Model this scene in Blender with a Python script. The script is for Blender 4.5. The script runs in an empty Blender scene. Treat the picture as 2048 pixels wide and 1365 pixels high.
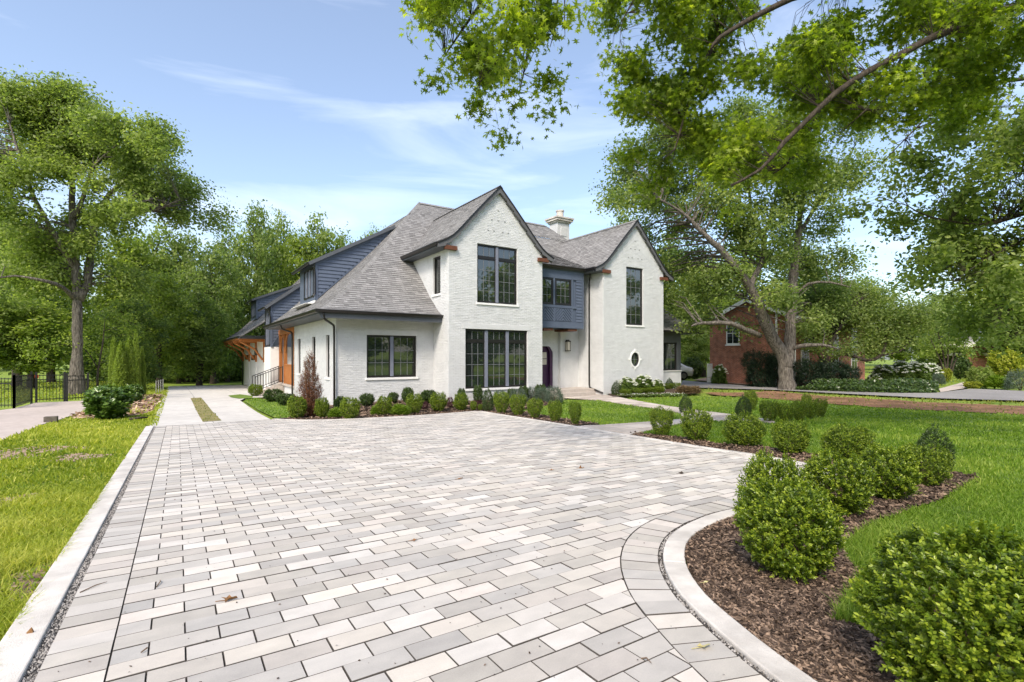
import bpy, bmesh, math, random
import numpy as np
from mathutils import Vector

# ------------------------------------------------------------------ camera, sky, sun, exposure
SC = bpy.context.scene
COL = SC.collection
cam_d = bpy.data.cameras.new("camera")
CAM = bpy.data.objects.new("camera", cam_d)
COL.objects.link(CAM)
SC.camera = CAM
TH = math.radians(34.03)
CAM.location = (0, 0, 1.3)
CAM.rotation_euler = (math.radians(90), 0, -TH)
cam_d.sensor_width = 36.0
cam_d.lens = 36.0 * 1010 / 2048
cam_d.shift_y = 30.5 / 2048
cam_d.clip_start = 0.05
cam_d.clip_end = 2000

SUN_EL, SUN_AZ = math.radians(45), (-0.80, -0.60)     # hazy sun from the left, a little behind the viewer
W = bpy.data.worlds.new("World")
SC.world = W
W.use_nodes = True
nt = W.node_tree
nt.nodes.clear()
def wn(t, **k):
    n = nt.nodes.new(t)
    for a, b in k.items(): setattr(n, a, b)
    return n
sky = wn('ShaderNodeTexSky', sky_type='NISHITA', sun_disc=False)
sky.sun_elevation = SUN_EL
sky.sun_rotation = math.atan2(SUN_AZ[0], SUN_AZ[1])
sky.air_density = 1.0; sky.dust_density = 2.6; sky.ozone_density = 1.3; sky.altitude = 200
tc = wn('ShaderNodeTexCoord')
mp = wn('ShaderNodeMapping'); mp.inputs['Location'].default_value = (5.1, 2.3, 3.4); mp.inputs['Scale'].default_value = (1.1, 2.0, 7.5); mp.inputs['Rotation'].default_value = (0.12, 0.16, 0.55)
nz = wn('ShaderNodeTexNoise'); nz.inputs['Scale'].default_value = 1.5; nz.inputs['Detail'].default_value = 8; nz.inputs['Roughness'].default_value = 0.55; nz.inputs['Distortion'].default_value = 0.5
rp = wn('ShaderNodeValToRGB'); rp.color_ramp.elements[0].position = 0.50; rp.color_ramp.elements[1].position = 1.0
rp.color_ramp.elements[1].color = (.55, .55, .55, 1); rp.color_ramp.elements[0].color = (.055, .055, .055, 1)
mx = wn('ShaderNodeMixRGB'); mx.inputs[2].default_value = (7.6, 7.8, 8.2, 1)
bg = wn('ShaderNodeBackground'); bg.inputs[1].default_value = 0.14
wo = wn('ShaderNodeOutputWorld')
L = nt.links.new
L(tc.outputs['Generated'], mp.inputs[0]); L(mp.outputs[0], nz.inputs[0]); L(nz.outputs[0], rp.inputs[0])
L(rp.outputs[0], mx.inputs[0]); L(sky.outputs[0], mx.inputs[1]); L(mx.outputs[0], bg.inputs[0]); L(bg.outputs[0], wo.inputs[0])

sun_d = bpy.data.lights.new("sun", 'SUN')
sun_d.energy = 1.9
sun_d.angle = math.radians(13.0)
sun_d.color = (1.0, 0.91, 0.78)
SUN = bpy.data.objects.new("sun", sun_d)
COL.objects.link(SUN)
ce = math.cos(SUN_EL); nrm = math.hypot(*SUN_AZ)
SUN.rotation_euler = Vector((SUN_AZ[0] / nrm * ce, SUN_AZ[1] / nrm * ce, math.sin(SUN_EL))).to_track_quat('Z', 'Y').to_euler()
SUN.location = (-20, 12, 20)

SC.view_settings.view_transform = 'Standard'
SC.view_settings.look = 'None'
SC.view_settings.gamma = 1
SC.view_settings.use_curve_mapping = False
SC.view_settings.exposure = 1.0
SC.render.engine = 'CYCLES'
SC.cycles.max_bounces = 10
SC.cycles.diffuse_bounces = 8
SC.cycles.transmission_bounces = 8
SC.cycles.transparent_max_bounces = 4
SC.cycles.use_denoising = True

RNG = np.random.default_rng(7)
random.seed(7)

# ------------------------------------------------------------------ helpers
def tag(o, label=None, cat=None, group=None, kind=None):
    if label: o['label'] = label
    if cat: o['category'] = cat
    if group: o['group'] = group
    if kind: o['kind'] = kind
    return o

def empty(name, loc, label=None, cat=None, group=None, kind=None, rz=0):
    o = bpy.data.objects.new(name, None); COL.objects.link(o)
    o.empty_display_size = .2
    o.location = loc; o.rotation_euler = (0, 0, rz)
    return tag(o, label, cat, group, kind)

def link(name, me, mat=None, parent=None, kind=None, loc=None, world=True):
    """link mesh data as one object; mesh coordinates are world coordinates unless the parent sits elsewhere"""
    if mat is not None and not me.materials: me.materials.append(mat)
    o = bpy.data.objects.new(name, me); COL.objects.link(o)
    if loc is not None: o.location = loc
    if parent is not None:
        o.parent = parent
        if world:
            bpy_inv = Vector(parent_loc(parent))
            o.location = Vector(o.location) - bpy_inv
    if kind: o['kind'] = kind
    return o

def parent_loc(p):
    v = Vector((0, 0, 0))
    while p is not None:
        v += Vector(p.location); p = p.parent
    return v

class MB:
    def __init__(s): s.v = []; s.f = []; s.t = []
    def add(s, verts, faces, tint=0.5):
        n = len(s.v); s.v.extend(verts)
        for f in faces: s.f.append(tuple(i + n for i in f)); s.t.append(tint)
    def box(s, x0, x1, y0, y1, z0, z1, tint=.5):
        s.hexa([(x0,y0,z0),(x1,y0,z0),(x1,y1,z0),(x0,y1,z0)], [(x0,y0,z1),(x1,y0,z1),(x1,y1,z1),(x0,y1,z1)], tint)
    def hexa(s, b, t, tint=.5):
        s.add(list(b) + list(t), [(3,2,1,0),(4,5,6,7),(0,1,5,4),(1,2,6,5),(2,3,7,6),(3,0,4,7)], tint)
    def beam(s, p, q, w, h, up=(0,0,1), tint=.5):
        p, q = Vector(p), Vector(q); d = (q - p).normalized(); u = Vector(up)
        a = d.cross(u)
        if a.length < 1e-4: a = d.cross(Vector((1,0,0)))
        a.normalize(); b = a.cross(d)
        o = [a*w/2 + b*h/2, -a*w/2 + b*h/2, -a*w/2 - b*h/2, a*w/2 - b*h/2]
        s.hexa([tuple(p+k) for k in o], [tuple(q+k) for k in o], tint)
    def tube(s, pts, radii, n=8, cap=True, tint=.5):
        P = [Vector(p) for p in pts]
        if not hasattr(radii, '__len__'): radii = [radii]*len(P)
        base = len(s.v); ref = None
        for i, p in enumerate(P):
            d = (P[min(i+1, len(P)-1)] - P[max(i-1, 0)]).normalized()
            if ref is None:
                ref = d.cross(Vector((0,0,1)))
                if ref.length < 1e-3: ref = Vector((1,0,0))
            ref = (ref - d*ref.dot(d)).normalized(); b = d.cross(ref)
            for k in range(n):
                a = 2*math.pi*k/n
                s.v.append(tuple(p + (ref*math.cos(a) + b*math.sin(a))*radii[i]))
        for i in range(len(P)-1):
            for k in range(n):
                a = base+i*n+k; c = base+i*n+(k+1) % n
                s.f.append((a, c, c+n, a+n)); s.t.append(tint)
        if cap:
            s.f.append(tuple(base+k for k in range(n))[::-1]); s.t.append(tint)
            s.f.append(tuple(base+(len(P)-1)*n+k for k in range(n))); s.t.append(tint)
    def lathe(s, c, prof, n=16, tint=.5):
        base = len(s.v)
        for r, z in prof:
            for k in range(n):
                a = 2*math.pi*k/n; s.v.append((c[0]+r*math.cos(a), c[1]+r*math.sin(a), c[2]+z))
        for i in range(len(prof)-1):
            for k in range(n):
                a = base+i*n+k; b = base+i*n+(k+1) % n
                s.f.append((a, b, b+n, a+n)); s.t.append(tint)
        s.f.append(tuple(base+k for k in range(n))[::-1]); s.t.append(tint)
        s.f.append(tuple(base+(len(prof)-1)*n+k for k in range(n))); s.t.append(tint)
    def mesh(s, name, smooth=False):
        me = bpy.data.meshes.new(name); me.from_pydata(s.v, [], s.f)
        at = me.attributes.new('tint', 'FLOAT', 'FACE'); at.data.foreach_set('value', np.array(s.t, dtype=np.float32))
        if smooth: me.polygons.foreach_set('use_smooth', [True]*len(me.polygons))
        me.update(); return me
    def build(s, name, mat, parent=None, kind=None, smooth=False):
        return link(name, s.mesh(name, smooth), mat, parent, kind)

def npmesh(name, V, Fc, tint, mat, smooth=False):
    """V (n,3) float, Fc (m,k) int, tint (m,)"""
    me = bpy.data.meshes.new(name); n, m, k = len(V), len(Fc), Fc.shape[1]
    me.vertices.add(n); me.vertices.foreach_set('co', V.astype(np.float32).ravel())
    me.loops.add(m*k); me.loops.foreach_set('vertex_index', Fc.astype(np.int32).ravel())
    me.polygons.add(m)
    me.polygons.foreach_set('loop_start', np.arange(0, m*k, k, dtype=np.int32))
    me.polygons.foreach_set('loop_total', np.full(m, k, dtype=np.int32))
    at = me.attributes.new('tint', 'FLOAT', 'FACE'); at.data.foreach_set('value', tint.astype(np.float32))
    if smooth: me.polygons.foreach_set('use_smooth', np.ones(m, dtype=bool))
    me.materials.append(mat); me.update(calc_edges=True); me.validate()
    return me

# ------------------------------------------------------------------ materials
MATS = {}
def mat_base(name):
    m = bpy.data.materials.new(name); m.use_nodes = True
    t = m.node_tree; b = t.nodes['Principled BSDF']; MATS[name] = m
    return m, t, b, t.links.new
def N(t, ty, **k):
    n = t.nodes.new(ty)
    for a, b in k.items():
        if a in n.inputs and not hasattr(n, a): n.inputs[a].default_value = b
        elif hasattr(n, a): setattr(n, a, b)
        else: n.inputs[a].default_value = b
    return n
def ramp(t, stops):
    r = t.nodes.new('ShaderNodeValToRGB'); cr = r.color_ramp
    while len(cr.elements) < len(stops): cr.elements.new(.5)
    for e, (p, c) in zip(cr.elements, stops): e.position = p; e.color = (*c, 1)
    return r
def coords(t, scale=(1,1,1)):
    c = t.nodes.new('ShaderNodeNewGeometry'); m = t.nodes.new('ShaderNodeMapping')
    m.inputs['Scale'].default_value = scale
    t.links.new(c.outputs['Position'], m.inputs[0]); return m.outputs[0]
def noise_mat(name, c1, c2, scale=8, rough=.8, bump=.0, bscale=60, tintmix=0.0, sc=(1,1,1), spec=.3, metal=0, detail=6, lo=.3, hi=.7, big=None, bdist=.01):
    m, t, b, K = mat_base(name)
    co = coords(t, sc)
    n = N(t, 'ShaderNodeTexNoise', Scale=scale, Detail=detail, Roughness=.6); K(co, n.inputs['Vector'])
    r = ramp(t, [(lo, c1), (hi, c2)]); fac = n.outputs[0]
    if tintmix:
        a = N(t, 'ShaderNodeAttribute', attribute_name='tint')
        mm = N(t, 'ShaderNodeMix', data_type='FLOAT'); mm.inputs[0].default_value = tintmix
        K(fac, mm.inputs[2]); K(a.outputs['Fac'], mm.inputs[3]); fac = mm.outputs[0]
    K(fac, r.inputs[0]); out = r.outputs[0]
    if big:
        n2 = N(t, 'ShaderNodeTexNoise', Scale=big[0], Detail=4); K(co, n2.inputs['Vector'])
        r2 = ramp(t, [(.35, (big[1],)*3), (.65, (1,1,1))]); K(n2.outputs[0], r2.inputs[0])
        mu = N(t, 'ShaderNodeMixRGB', blend_type='MULTIPLY'); mu.inputs[0].default_value = 1
        K(out, mu.inputs[1]); K(r2.outputs[0], mu.inputs[2]); out = mu.outputs[0]
    K(out, b.inputs['Base Color'])
    b.inputs['Roughness'].default_value = rough; b.inputs['Specular IOR Level'].default_value = spec; b.inputs['Metallic'].default_value = metal
    if bump:
        nb = N(t, 'ShaderNodeTexNoise', Scale=bscale, Detail=5); K(co, nb.inputs['Vector'])
        bp = N(t, 'ShaderNodeBump', Strength=bump, Distance=bdist); K(nb.outputs[0], bp.inputs['Height']); K(bp.outputs[0], b.inputs['Normal'])
    return m
def leaf_mat(name, dark, mid, light, transl=.4, rough=.45, spec=.35, tcol=None):
    m, t, b, K = mat_base(name)
    a = N(t, 'ShaderNodeAttribute', attribute_name='tint')
    r = ramp(t, [(.0, dark), (.5, mid), (1., light)]); K(a.outputs['Fac'], r.inputs[0])
    K(r.outputs[0], b.inputs['Base Color']); b.inputs['Roughness'].default_value = rough; b.inputs['Specular IOR Level'].default_value = spec
    tr = N(t, 'ShaderNodeBsdfTranslucent')
    g = N(t, 'ShaderNodeMixRGB', blend_type='MULTIPLY'); g.inputs[0].default_value = 1
    g.inputs[2].default_value = (*(tcol or (1.25, 1.35, .5)), 1); K(r.outputs[0], g.inputs[1]); K(g.outputs[0], tr.inputs[0])
    ms = N(t, 'ShaderNodeMixShader'); ms.inputs[0].default_value = transl
    K(b.outputs[0], ms.inputs[1]); K(tr.outputs[0], ms.inputs[2]); K(ms.outputs[0], t.nodes['Material Output'].inputs[0])
    return m

M_BRICK = noise_mat('painted_brick', (.58,.583,.582), (.655,.658,.656), 3, .62, .25, 90, spec=.35, big=(.55,.94))
M_WHITE = noise_mat('white_paint', (.78,.77,.75), (.84,.83,.81), 4, .5, .05, 40)
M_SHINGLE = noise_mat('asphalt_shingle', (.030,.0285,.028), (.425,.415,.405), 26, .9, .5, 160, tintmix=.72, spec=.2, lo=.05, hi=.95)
M_BLUE = noise_mat('blue_painted_wood', (.085,.106,.152), (.105,.13,.182), 5, .55, .08, 50)
M_SLATE = noise_mat('slate_painted_trim', (.085,.092,.105), (.10,.11,.125), 5, .55, .05, 50)
M_MULL = noise_mat('grey_blue_mullion', (.17,.185,.235), (.20,.215,.265), 5, .5)
M_BRONZE = noise_mat('dark_bronze_metal', (.012,.0105,.0095), (.018,.016,.015), 6, .35, spec=.5)
M_RAKE = noise_mat('grey_rake_board', (.10,.10,.105), (.13,.13,.135), 5, .6)
M_CEDAR = noise_mat('stained_cedar', (.26,.085,.022), (.50,.20,.06), 5, .6, .15, 30, sc=(9,9,.8))
M_CORBEL = noise_mat('red_brown_timber', (.09,.033,.018), (.17,.065,.034), 6, .6, .2, 40, sc=(2,8,8))
M_DOOR = noise_mat('purple_door_paint', (.040,.010,.045), (.062,.018,.068), 6, .4, spec=.5)
M_CONC = noise_mat('pale_concrete', (.54,.51,.465), (.66,.625,.575), 5, .85, .2, 120, big=(.9, .88))
M_KERB = noise_mat('kerb_concrete', (.60,.555,.50), (.74,.695,.635), 9, .85, .35, 140, big=(2.6,.72))
M_STEP = noise_mat('flagstone', (.36,.31,.27), (.55,.49,.43), 6, .85, .3, 60, tintmix=.5)
M_TAR = noise_mat('worn_asphalt', (.25,.235,.225), (.34,.32,.305), 12, .9, .3, 150, big=(.35,.8))
M_NDRIVE = noise_mat('tan_concrete', (.46,.385,.335), (.57,.49,.435), 6, .9, .2, 120, big=(.6,.88))
M_MULCH = noise_mat('mulch_ground', (.035,.023,.016), (.13,.088,.062), 22, .95, .9, 70, detail=10, bdist=.03)
M_CHIP = noise_mat('mulch_chip', (.045,.029,.020), (.31,.215,.15), 10, .9, tintmix=.8)
M_CHIPP = noise_mat('pale_wood_chip', (.25,.15,.09), (.60,.46,.33), 10, .9, tintmix=.8)
M_WCHIP = noise_mat('wood_chip_ground', (.20,.12,.075), (.50,.37,.27), 14, .95, .7, 60, detail=10)
M_DIRT = noise_mat('red_soil', (.17,.085,.04), (.40,.225,.12), 7, .95, .9, 30, detail=12, big=(1.1,.55), bdist=.04)
M_SAND = noise_mat('joint_sand', (.05,.043,.037), (.13,.115,.10), 160, .95, .4, 200)
M_PEBBLE = noise_mat('grey_gravel', (.05,.047,.045), (.42,.39,.36), 30, .8, tintmix=.9)
M_GLASSDK = noise_mat('window_glass', (.010,.014,.013), (.022,.030,.026), .8, .02, .06, 1.1, spec=.5, bdist=.02)
M_GLASSDK.node_tree.nodes['Principled BSDF'].inputs['IOR'].default_value = 2.2
M_BRICKDOT = noise_mat('recess_shadow_brick', (.22,.22,.21), (.28,.28,.27), 6, .8)
M_COPPER = noise_mat('lantern_glass', (.55,.5,.42), (.65,.6,.5), 6, .2)
M_PINE = noise_mat('board_edge', (.05,.06,.08), (.06,.07,.09), 5, .6)
M_BARK = noise_mat('grey_bark', (.055,.045,.037), (.31,.27,.23), 9, .95, 1.0, 20, sc=(2.2,2.2,.30), detail=10, lo=.36, hi=.66, bdist=.12)
M_BARKD = noise_mat('dark_bark', (.028,.021,.016), (.105,.082,.064), 9, .95, 1.0, 20, sc=(2,2,.4), detail=9, bdist=.06)
M_BLOCK = noise_mat('weathered_block', (.09,.075,.06), (.17,.15,.125), 12, .9, .5, 60)
M_TWIG = noise_mat('brown_twig', (.10,.065,.04), (.2,.14,.09), 20, .9)
M_BLACK = noise_mat('black_iron', (.010,.010,.011), (.016,.016,.017), 8, .4, spec=.5)
M_CAR = noise_mat('white_car_paint', (.78,.78,.78), (.8,.8,.8), 2, .2, spec=.6)
M_RUB = noise_mat('black_rubber', (.012,.012,.012), (.02,.02,.02), 9, .85)
M_CHROME = noise_mat('dull_metal', (.45,.45,.46), (.5,.5,.51), 6, .3, metal=1)
M_REDT = noise_mat('orange_red_plastic', (.55,.07,.025), (.6,.09,.03), 6, .5)
M_STRIP = noise_mat('strip_soil_and_grass', (.10,.13,.02), (.34,.26,.13), 3.5, .95, .5, 60, detail=9)
M_GROUND = noise_mat('distant_grass', (.11,.18,.02), (.28,.35,.045), .6, .95, .4, 30, detail=9)
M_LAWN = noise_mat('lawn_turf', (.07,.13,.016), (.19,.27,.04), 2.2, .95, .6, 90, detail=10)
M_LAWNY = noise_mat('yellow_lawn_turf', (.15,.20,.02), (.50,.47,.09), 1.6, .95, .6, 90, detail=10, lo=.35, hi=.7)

# pavers: each stone has its own shade, a soft blend along its length and fine grain
M_PAVER, t, b, K = mat_base('blended_concrete_paver')
a = N(t, 'ShaderNodeAttribute', attribute_name='tint')
co = coords(t, (2.6, 4.6, 1))
n1 = N(t, 'ShaderNodeTexNoise', Scale=2.2, Detail=4); K(co, n1.inputs['Vector'])
n2 = N(t, 'ShaderNodeTexNoise', Scale=170, Detail=3); K(coords(t), n2.inputs['Vector'])
ad = N(t, 'ShaderNodeMath', operation='MULTIPLY_ADD'); K(n1.outputs[0], ad.inputs[0]); ad.inputs[1].default_value = .38; K(a.outputs['Fac'], ad.inputs[2])
ad2 = N(t, 'ShaderNodeMath', operation='MULTIPLY_ADD'); K(n2.outputs[0], ad2.inputs[0]); ad2.inputs[1].default_value = .25; K(ad.outputs[0], ad2.inputs[2])
r = ramp(t, [(.0, (.095,.082,.070)), (.14, (.325,.305,.283)), (.42, (.445,.416,.380)), (.68, (.565,.522,.47)), (.86, (.67,.62,.565))]); K(ad2.outputs[0], r.inputs[0])
hx = N(t, 'ShaderNodeMath', operation='MULTIPLY'); K(a.outputs['Fac'], hx.inputs[0]); hx.inputs[1].default_value = 173.
hf = N(t, 'ShaderNodeMath', operation='FRACT'); K(hx.outputs[0], hf.inputs[0])
hr = ramp(t, [(.0, (.97,.985,1.0)), (.35, (1,1,1)), (.7, (1.01,1.0,.965)), (1, (1.012,.985,.975))]); K(hf.outputs[0], hr.inputs[0])
hm = N(t, 'ShaderNodeMixRGB', blend_type='MULTIPLY'); hm.inputs[0].default_value = 1; K(r.outputs[0], hm.inputs[1]); K(hr.outputs[0], hm.inputs[2])
K(hm.outputs[0], b.inputs['Base Color']); b.inputs['Roughness'].default_value = .8; b.inputs['Specular IOR Level'].default_value = .3
bp = N(t, 'ShaderNodeBump', Strength=.25, Distance=.004); K(n2.outputs[0], bp.inputs['Height']); K(bp.outputs[0], b.inputs['Normal'])

# red clay brick of the neighbouring houses, too far to pick bricks apart
def far_brick(name, c1, c2, cm):
    m, t, b, K = mat_base(name)
    tc_ = t.nodes.new('ShaderNodeTexCoord')
    br = N(t, 'ShaderNodeTexBrick', Scale=1.0); br.inputs['Brick Width'].default_value = .22; br.inputs['Row Height'].default_value = .075
    br.inputs['Mortar Size'].default_value = .009; br.inputs['Color1'].default_value = (*c1,1); br.inputs['Color2'].default_value = (*c2,1); br.inputs['Mortar'].default_value = (*cm,1)
    br.inputs['Bias'].default_value = 0.0
    K(tc_.outputs['UV'], br.inputs['Vector'])
    n = N(t, 'ShaderNodeTexNoise', Scale=3., Detail=6); K(tc_.outputs['UV'], n.inputs['Vector'])
    rr = ramp(t, [(.3, (.65,.65,.65)), (.7, (1.2,1.2,1.2))]); K(n.outputs[0], rr.inputs[0])
    mu = N(t, 'ShaderNodeMixRGB', blend_type='MULTIPLY'); mu.inputs[0].default_value = 1; K(br.outputs[0], mu.inputs[1]); K(rr.outputs[0], mu.inputs[2])
    K(mu.outputs[0], b.inputs['Base Color']); b.inputs['Roughness'].default_value = .85
    bp = N(t, 'ShaderNodeBump', Strength=.6, Distance=.01); K(br.outputs['Fac'], bp.inputs['Height']); bp.invert = True; K(bp.outputs[0], b.inputs['Normal'])
    return m
M_REDBRICK = far_brick('red_clay_brick', (.42,.135,.07), (.27,.08,.045), (.34,.26,.20))

M_OAK = leaf_mat('oak_leaf', (0.085, 0.135, 0.016), (0.2, 0.275, 0.032), (0.42, 0.48, 0.065), .6, tcol=(1.5,1.6,.5))
M_TREE1 = leaf_mat('maple_leaf', (0.12, 0.175, 0.045), (0.25, 0.32, 0.085), (0.44, 0.5, 0.15), .6, tcol=(1.15,1.25,.6))
M_TREE2 = leaf_mat('dark_leaf', (0.09, 0.14, 0.045), (0.2, 0.265, 0.08), (0.36, 0.425, 0.13), .6, tcol=(1.15,1.25,.6))
M_TREE3 = leaf_mat('lime_leaf', (0.12, 0.175, 0.035), (0.25, 0.32, 0.065), (0.42, 0.48, 0.12), .6, tcol=(1.2,1.3,.55))
M_TREE4 = leaf_mat('bluegreen_leaf', (0.11, 0.165, 0.052), (0.235, 0.305, 0.09), (0.42, 0.48, 0.15), .6, tcol=(1.15,1.25,.6))
M_BOX = leaf_mat('boxwood_leaf', (0.032, 0.062, 0.008), (0.13, 0.2, 0.015), (0.4, 0.47, 0.04), .38, rough=.34, spec=.45)
M_LAUREL = leaf_mat('laurel_leaf', (.03,.075,.014), (.085,.16,.026), (.21,.31,.06), .3, rough=.28, spec=.6)
M_BOXD = leaf_mat('dark_shrub_leaf', (0.018, 0.042, 0.01), (0.05, 0.09, 0.018), (0.12, 0.18, 0.04), .28, rough=.32, spec=.5)
M_YEW = leaf_mat('yew_needle', (.006,.016,.008), (.014,.032,.014), (.03,.055,.022), .15)
M_ARB = leaf_mat('arborvitae_spray', (0.08, 0.13, 0.014), (0.18, 0.26, 0.03), (0.33, 0.41, 0.05), .4)
M_BROWN = leaf_mat('dead_conifer_spray', (.07,.026,.012), (.17,.068,.03), (.29,.135,.06), .25, tcol=(1.2,.9,.5))
M_DRYGR = leaf_mat('thin_strip_grass', (.08,.11,.015), (.17,.20,.03), (.34,.32,.09), .4)
M_LAV = leaf_mat('grey_green_leaf', (.055,.09,.065), (.12,.165,.125), (.22,.27,.21), .25)
M_PURP = leaf_mat('purple_leaf', (.030,.010,.016), (.075,.025,.035), (.15,.06,.06), .3, tcol=(1.2,.7,.6))
M_HYD = leaf_mat('hydrangea_leaf', (.04,.08,.014), (.10,.165,.03), (.20,.27,.06), .35)
M_PETAL = leaf_mat('white_petal', (.55,.60,.42), (.75,.77,.66), (.85,.85,.80), .3, tcol=(1,1,.9))
M_TAN = leaf_mat('tan_grass_blade', (.10,.075,.03), (.20,.14,.07), (.32,.24,.14), .3, tcol=(1.1,1,.6))
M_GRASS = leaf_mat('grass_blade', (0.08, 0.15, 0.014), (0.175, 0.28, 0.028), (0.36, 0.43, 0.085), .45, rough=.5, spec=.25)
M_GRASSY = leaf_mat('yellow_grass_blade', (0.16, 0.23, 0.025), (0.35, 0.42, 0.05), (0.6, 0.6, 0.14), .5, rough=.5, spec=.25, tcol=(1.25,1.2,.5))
M_YELSH = leaf_mat('golden_leaf', (.12,.16,.015), (.30,.34,.03), (.50,.48,.07), .4)
M_DRYLEAF = noise_mat('dry_leaf', (.16,.075,.03), (.34,.19,.08), 40, .8)
M_PALELEAF = noise_mat('pale_fallen_leaf', (.42,.36,.15), (.55,.50,.27), 40, .8)

# ------------------------------------------------------------------ the lie of the land
FX, FY = math.sin(TH), math.cos(TH)
RX, RY = math.cos(TH), -math.sin(TH)
def sm(t):
    t = np.clip(t, 0, 1); return t*t*(3-2*t)
def zg(x, y):
    """ground height: the drive falls gently towards the house, then levels out"""
    x = np.asarray(x, float); y = np.asarray(y, float)
    d = x*FX + y*FY; r = x*RX + y*RY; s = -.0366
    e = np.clip(d-15, 0, 6)
    z = s*np.minimum(d, 15) + s*e - s*e*e/12
    q = np.clip(np.minimum(d, 60)-21, 0, None)
    return z - .02*q*sm(-r/6) + np.minimum(.15, .01*q)*sm(r/6)
def gz(x, y): return float(zg(x, y))
def inpoly(px, py, poly):
    c = np.zeros(len(px), bool); n = len(poly); j = n-1
    for i in range(n):
        xi, yi = poly[i]; xj, yj = poly[j]
        if yi != yj:
            k = ((yi > py) != (yj > py)) & (px < (xj-xi)*(py-yi)/(yj-yi)+xi); c ^= k
        j = i
    return c
def sheet(name, poly, mat, off, label=None, cat=None, kind='structure', step=1.0, zf=None, parent=None):
    bm = bmesh.new()
    bm.faces.new([bm.verts.new((x, y, 0)) for x, y in poly])
    bmesh.ops.triangulate(bm, faces=bm.faces[:])
    xs = [p[0] for p in poly]; ys = [p[1] for p in poly]
    for ax, a0, a1 in ((0, min(xs), max(xs)), (1, min(ys), max(ys))):
        k = math.ceil(a0/step)*step
        while k < a1:
            co = (k,0,0) if ax == 0 else (0,k,0); no = (1,0,0) if ax == 0 else (0,1,0)
            bmesh.ops.bisect_plane(bm, geom=bm.verts[:]+bm.edges[:]+bm.faces[:], plane_co=co, plane_no=no, dist=1e-5)
            k += step
    for v in bm.verts:
        v.co.z = gz(v.co.x, v.co.y) + off + (zf(v.co.x, v.co.y) if zf else 0)
    for f in bm.faces:
        if f.normal.z < 0: f.normal_flip()
        f.smooth = True
    bmesh.ops.recalc_face_normals(bm, faces=bm.faces[:])
    me = bpy.data.meshes.new(name); bm.to_mesh(me); bm.free()
    if me.polygons and me.polygons[0].normal.z < 0: me.flip_normals()
    return tag(link(name, me, mat, parent), label, cat, None, kind)

# ------------------------------------------------------------------ ground and paving
def grid_axis(a, b, lo, hi):
    return np.array(sorted(set(list(np.arange(lo, hi, 1.0)) + list(np.linspace(a, lo, 14)) + list(np.linspace(hi, b, 14)))))
gx, gy = grid_axis(-220, 320, -40, 62), grid_axis(-160, 330, -12, 62)
XX, YY = np.meshgrid(gx, gy, indexing='ij')
hole = -.07 - .25*((XX > 5.5) & (XX < 26) & (YY > 19) & (YY < 46))
V = np.stack([XX, YY, zg(XX, YY)+hole], -1).reshape(-1, 3)
ii, jj = np.meshgrid(np.arange(len(gx)-1), np.arange(len(gy)-1), indexing='ij')
q = (ii*len(gy)+jj).ravel()
Fq = np.stack([q, q+len(gy), q+len(gy)+1, q+1], -1)
GROUND = link('ground', npmesh('ground', V, Fq, np.zeros(len(Fq)), M_GROUND, True))
GROUND['kind'] = 'structure'

def xi(y): return -.52+(y-2.93)*.01355         # inner edge of the left kerb
def xs(y): return -.229+(y-2.73)*.0106         # joint between border course and field
def catmull(P, step=.1):
    P = [np.array(p, float) for p in P]; out = []
    for i in range(len(P)-1):
        p0, p1, p2, p3 = P[max(i-1,0)], P[i], P[i+1], P[min(i+2, len(P)-1)]
        n = max(2, int(np.linalg.norm(p2-p1)/step))
        for k in range(n):
            t_ = k/n
            out.append(.5*((2*p1)+(-p0+p2)*t_+(2*p0-5*p1+4*p2-p3)*t_*t_+(-p0+3*p1-3*p2+p3)*t_**3))
    out.append(P[-1]); return np.array(out)
def offset(P, d):
    T = np.gradient(P, axis=0); T /= np.linalg.norm(T, axis=1)[:, None]
    return P + d*np.stack([-T[:,1], T[:,0]], -1)
# the kerb edge on the planted side, from the far right corner round to the foreground
CURVE = catmull([(8.75,15.05),(8.62,13.6),(8.49,12.1),(8.17,9.5),(7.89,7.37),(7.66,5.6),(7.58,4.4),(7.36,3.55),(6.85,3.08),(5.9,2.90),(5.1,2.83),(4.503,2.79),(4.149,2.80),(3.781,2.755),(3.443,2.673),(3.162,2.552),(2.904,2.379),(2.701,2.197),(2.536,2.006),(2.40,1.808),(2.31,1.63),(2.225,1.45),(2.14,1.25),(2.02,.9),(1.9,.5),(1.82,0),(1.78,-1),(1.78,-3)], .08)
FAR = catmull([(2.40,15.86),(2.75,15.33),(3.15,14.92),(3.84,14.65),(5.37,14.56),(6.79,14.68),(8.75,15.05)], .15)
i0 = int(np.argmin(np.linalg.norm(CURVE-np.array([7.36,3.55]), axis=1)))
SOLD = CURVE[i0:]                                # the stretch with a border course
inn = offset(SOLD, -.03); fieldedge = offset(SOLD, -.285)
# pavers lie on the side the curve turns away from: choose the sign that points to the middle of the court
if np.linalg.norm(fieldedge[40]-np.array([3.5,8])) > np.linalg.norm(SOLD[40]-np.array([3.5,8])):
    sg = 1
else: sg = -1
inn = offset(SOLD, sg*.032); fieldedge = offset(SOLD, sg*.285); kerb_out = offset(CURVE, -sg*.145)
FIELD = [(xs(-3), -3.0), (xs(15.36), 15.36), (2.40, 15.86)] + [tuple(p) for p in FAR[1:]] + [tuple(p) for p in CURVE[1:i0]] + [tuple(p) for p in fieldedge]
COURT = [(xi(-3), -3.0), (xi(15.36), 15.36), (2.40, 15.86)] + [tuple(p) for p in FAR[1:]] + [tuple(p) for p in CURVE[1:]]
court = sheet('driveway_court', COURT, M_SAND, .006)

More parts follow.
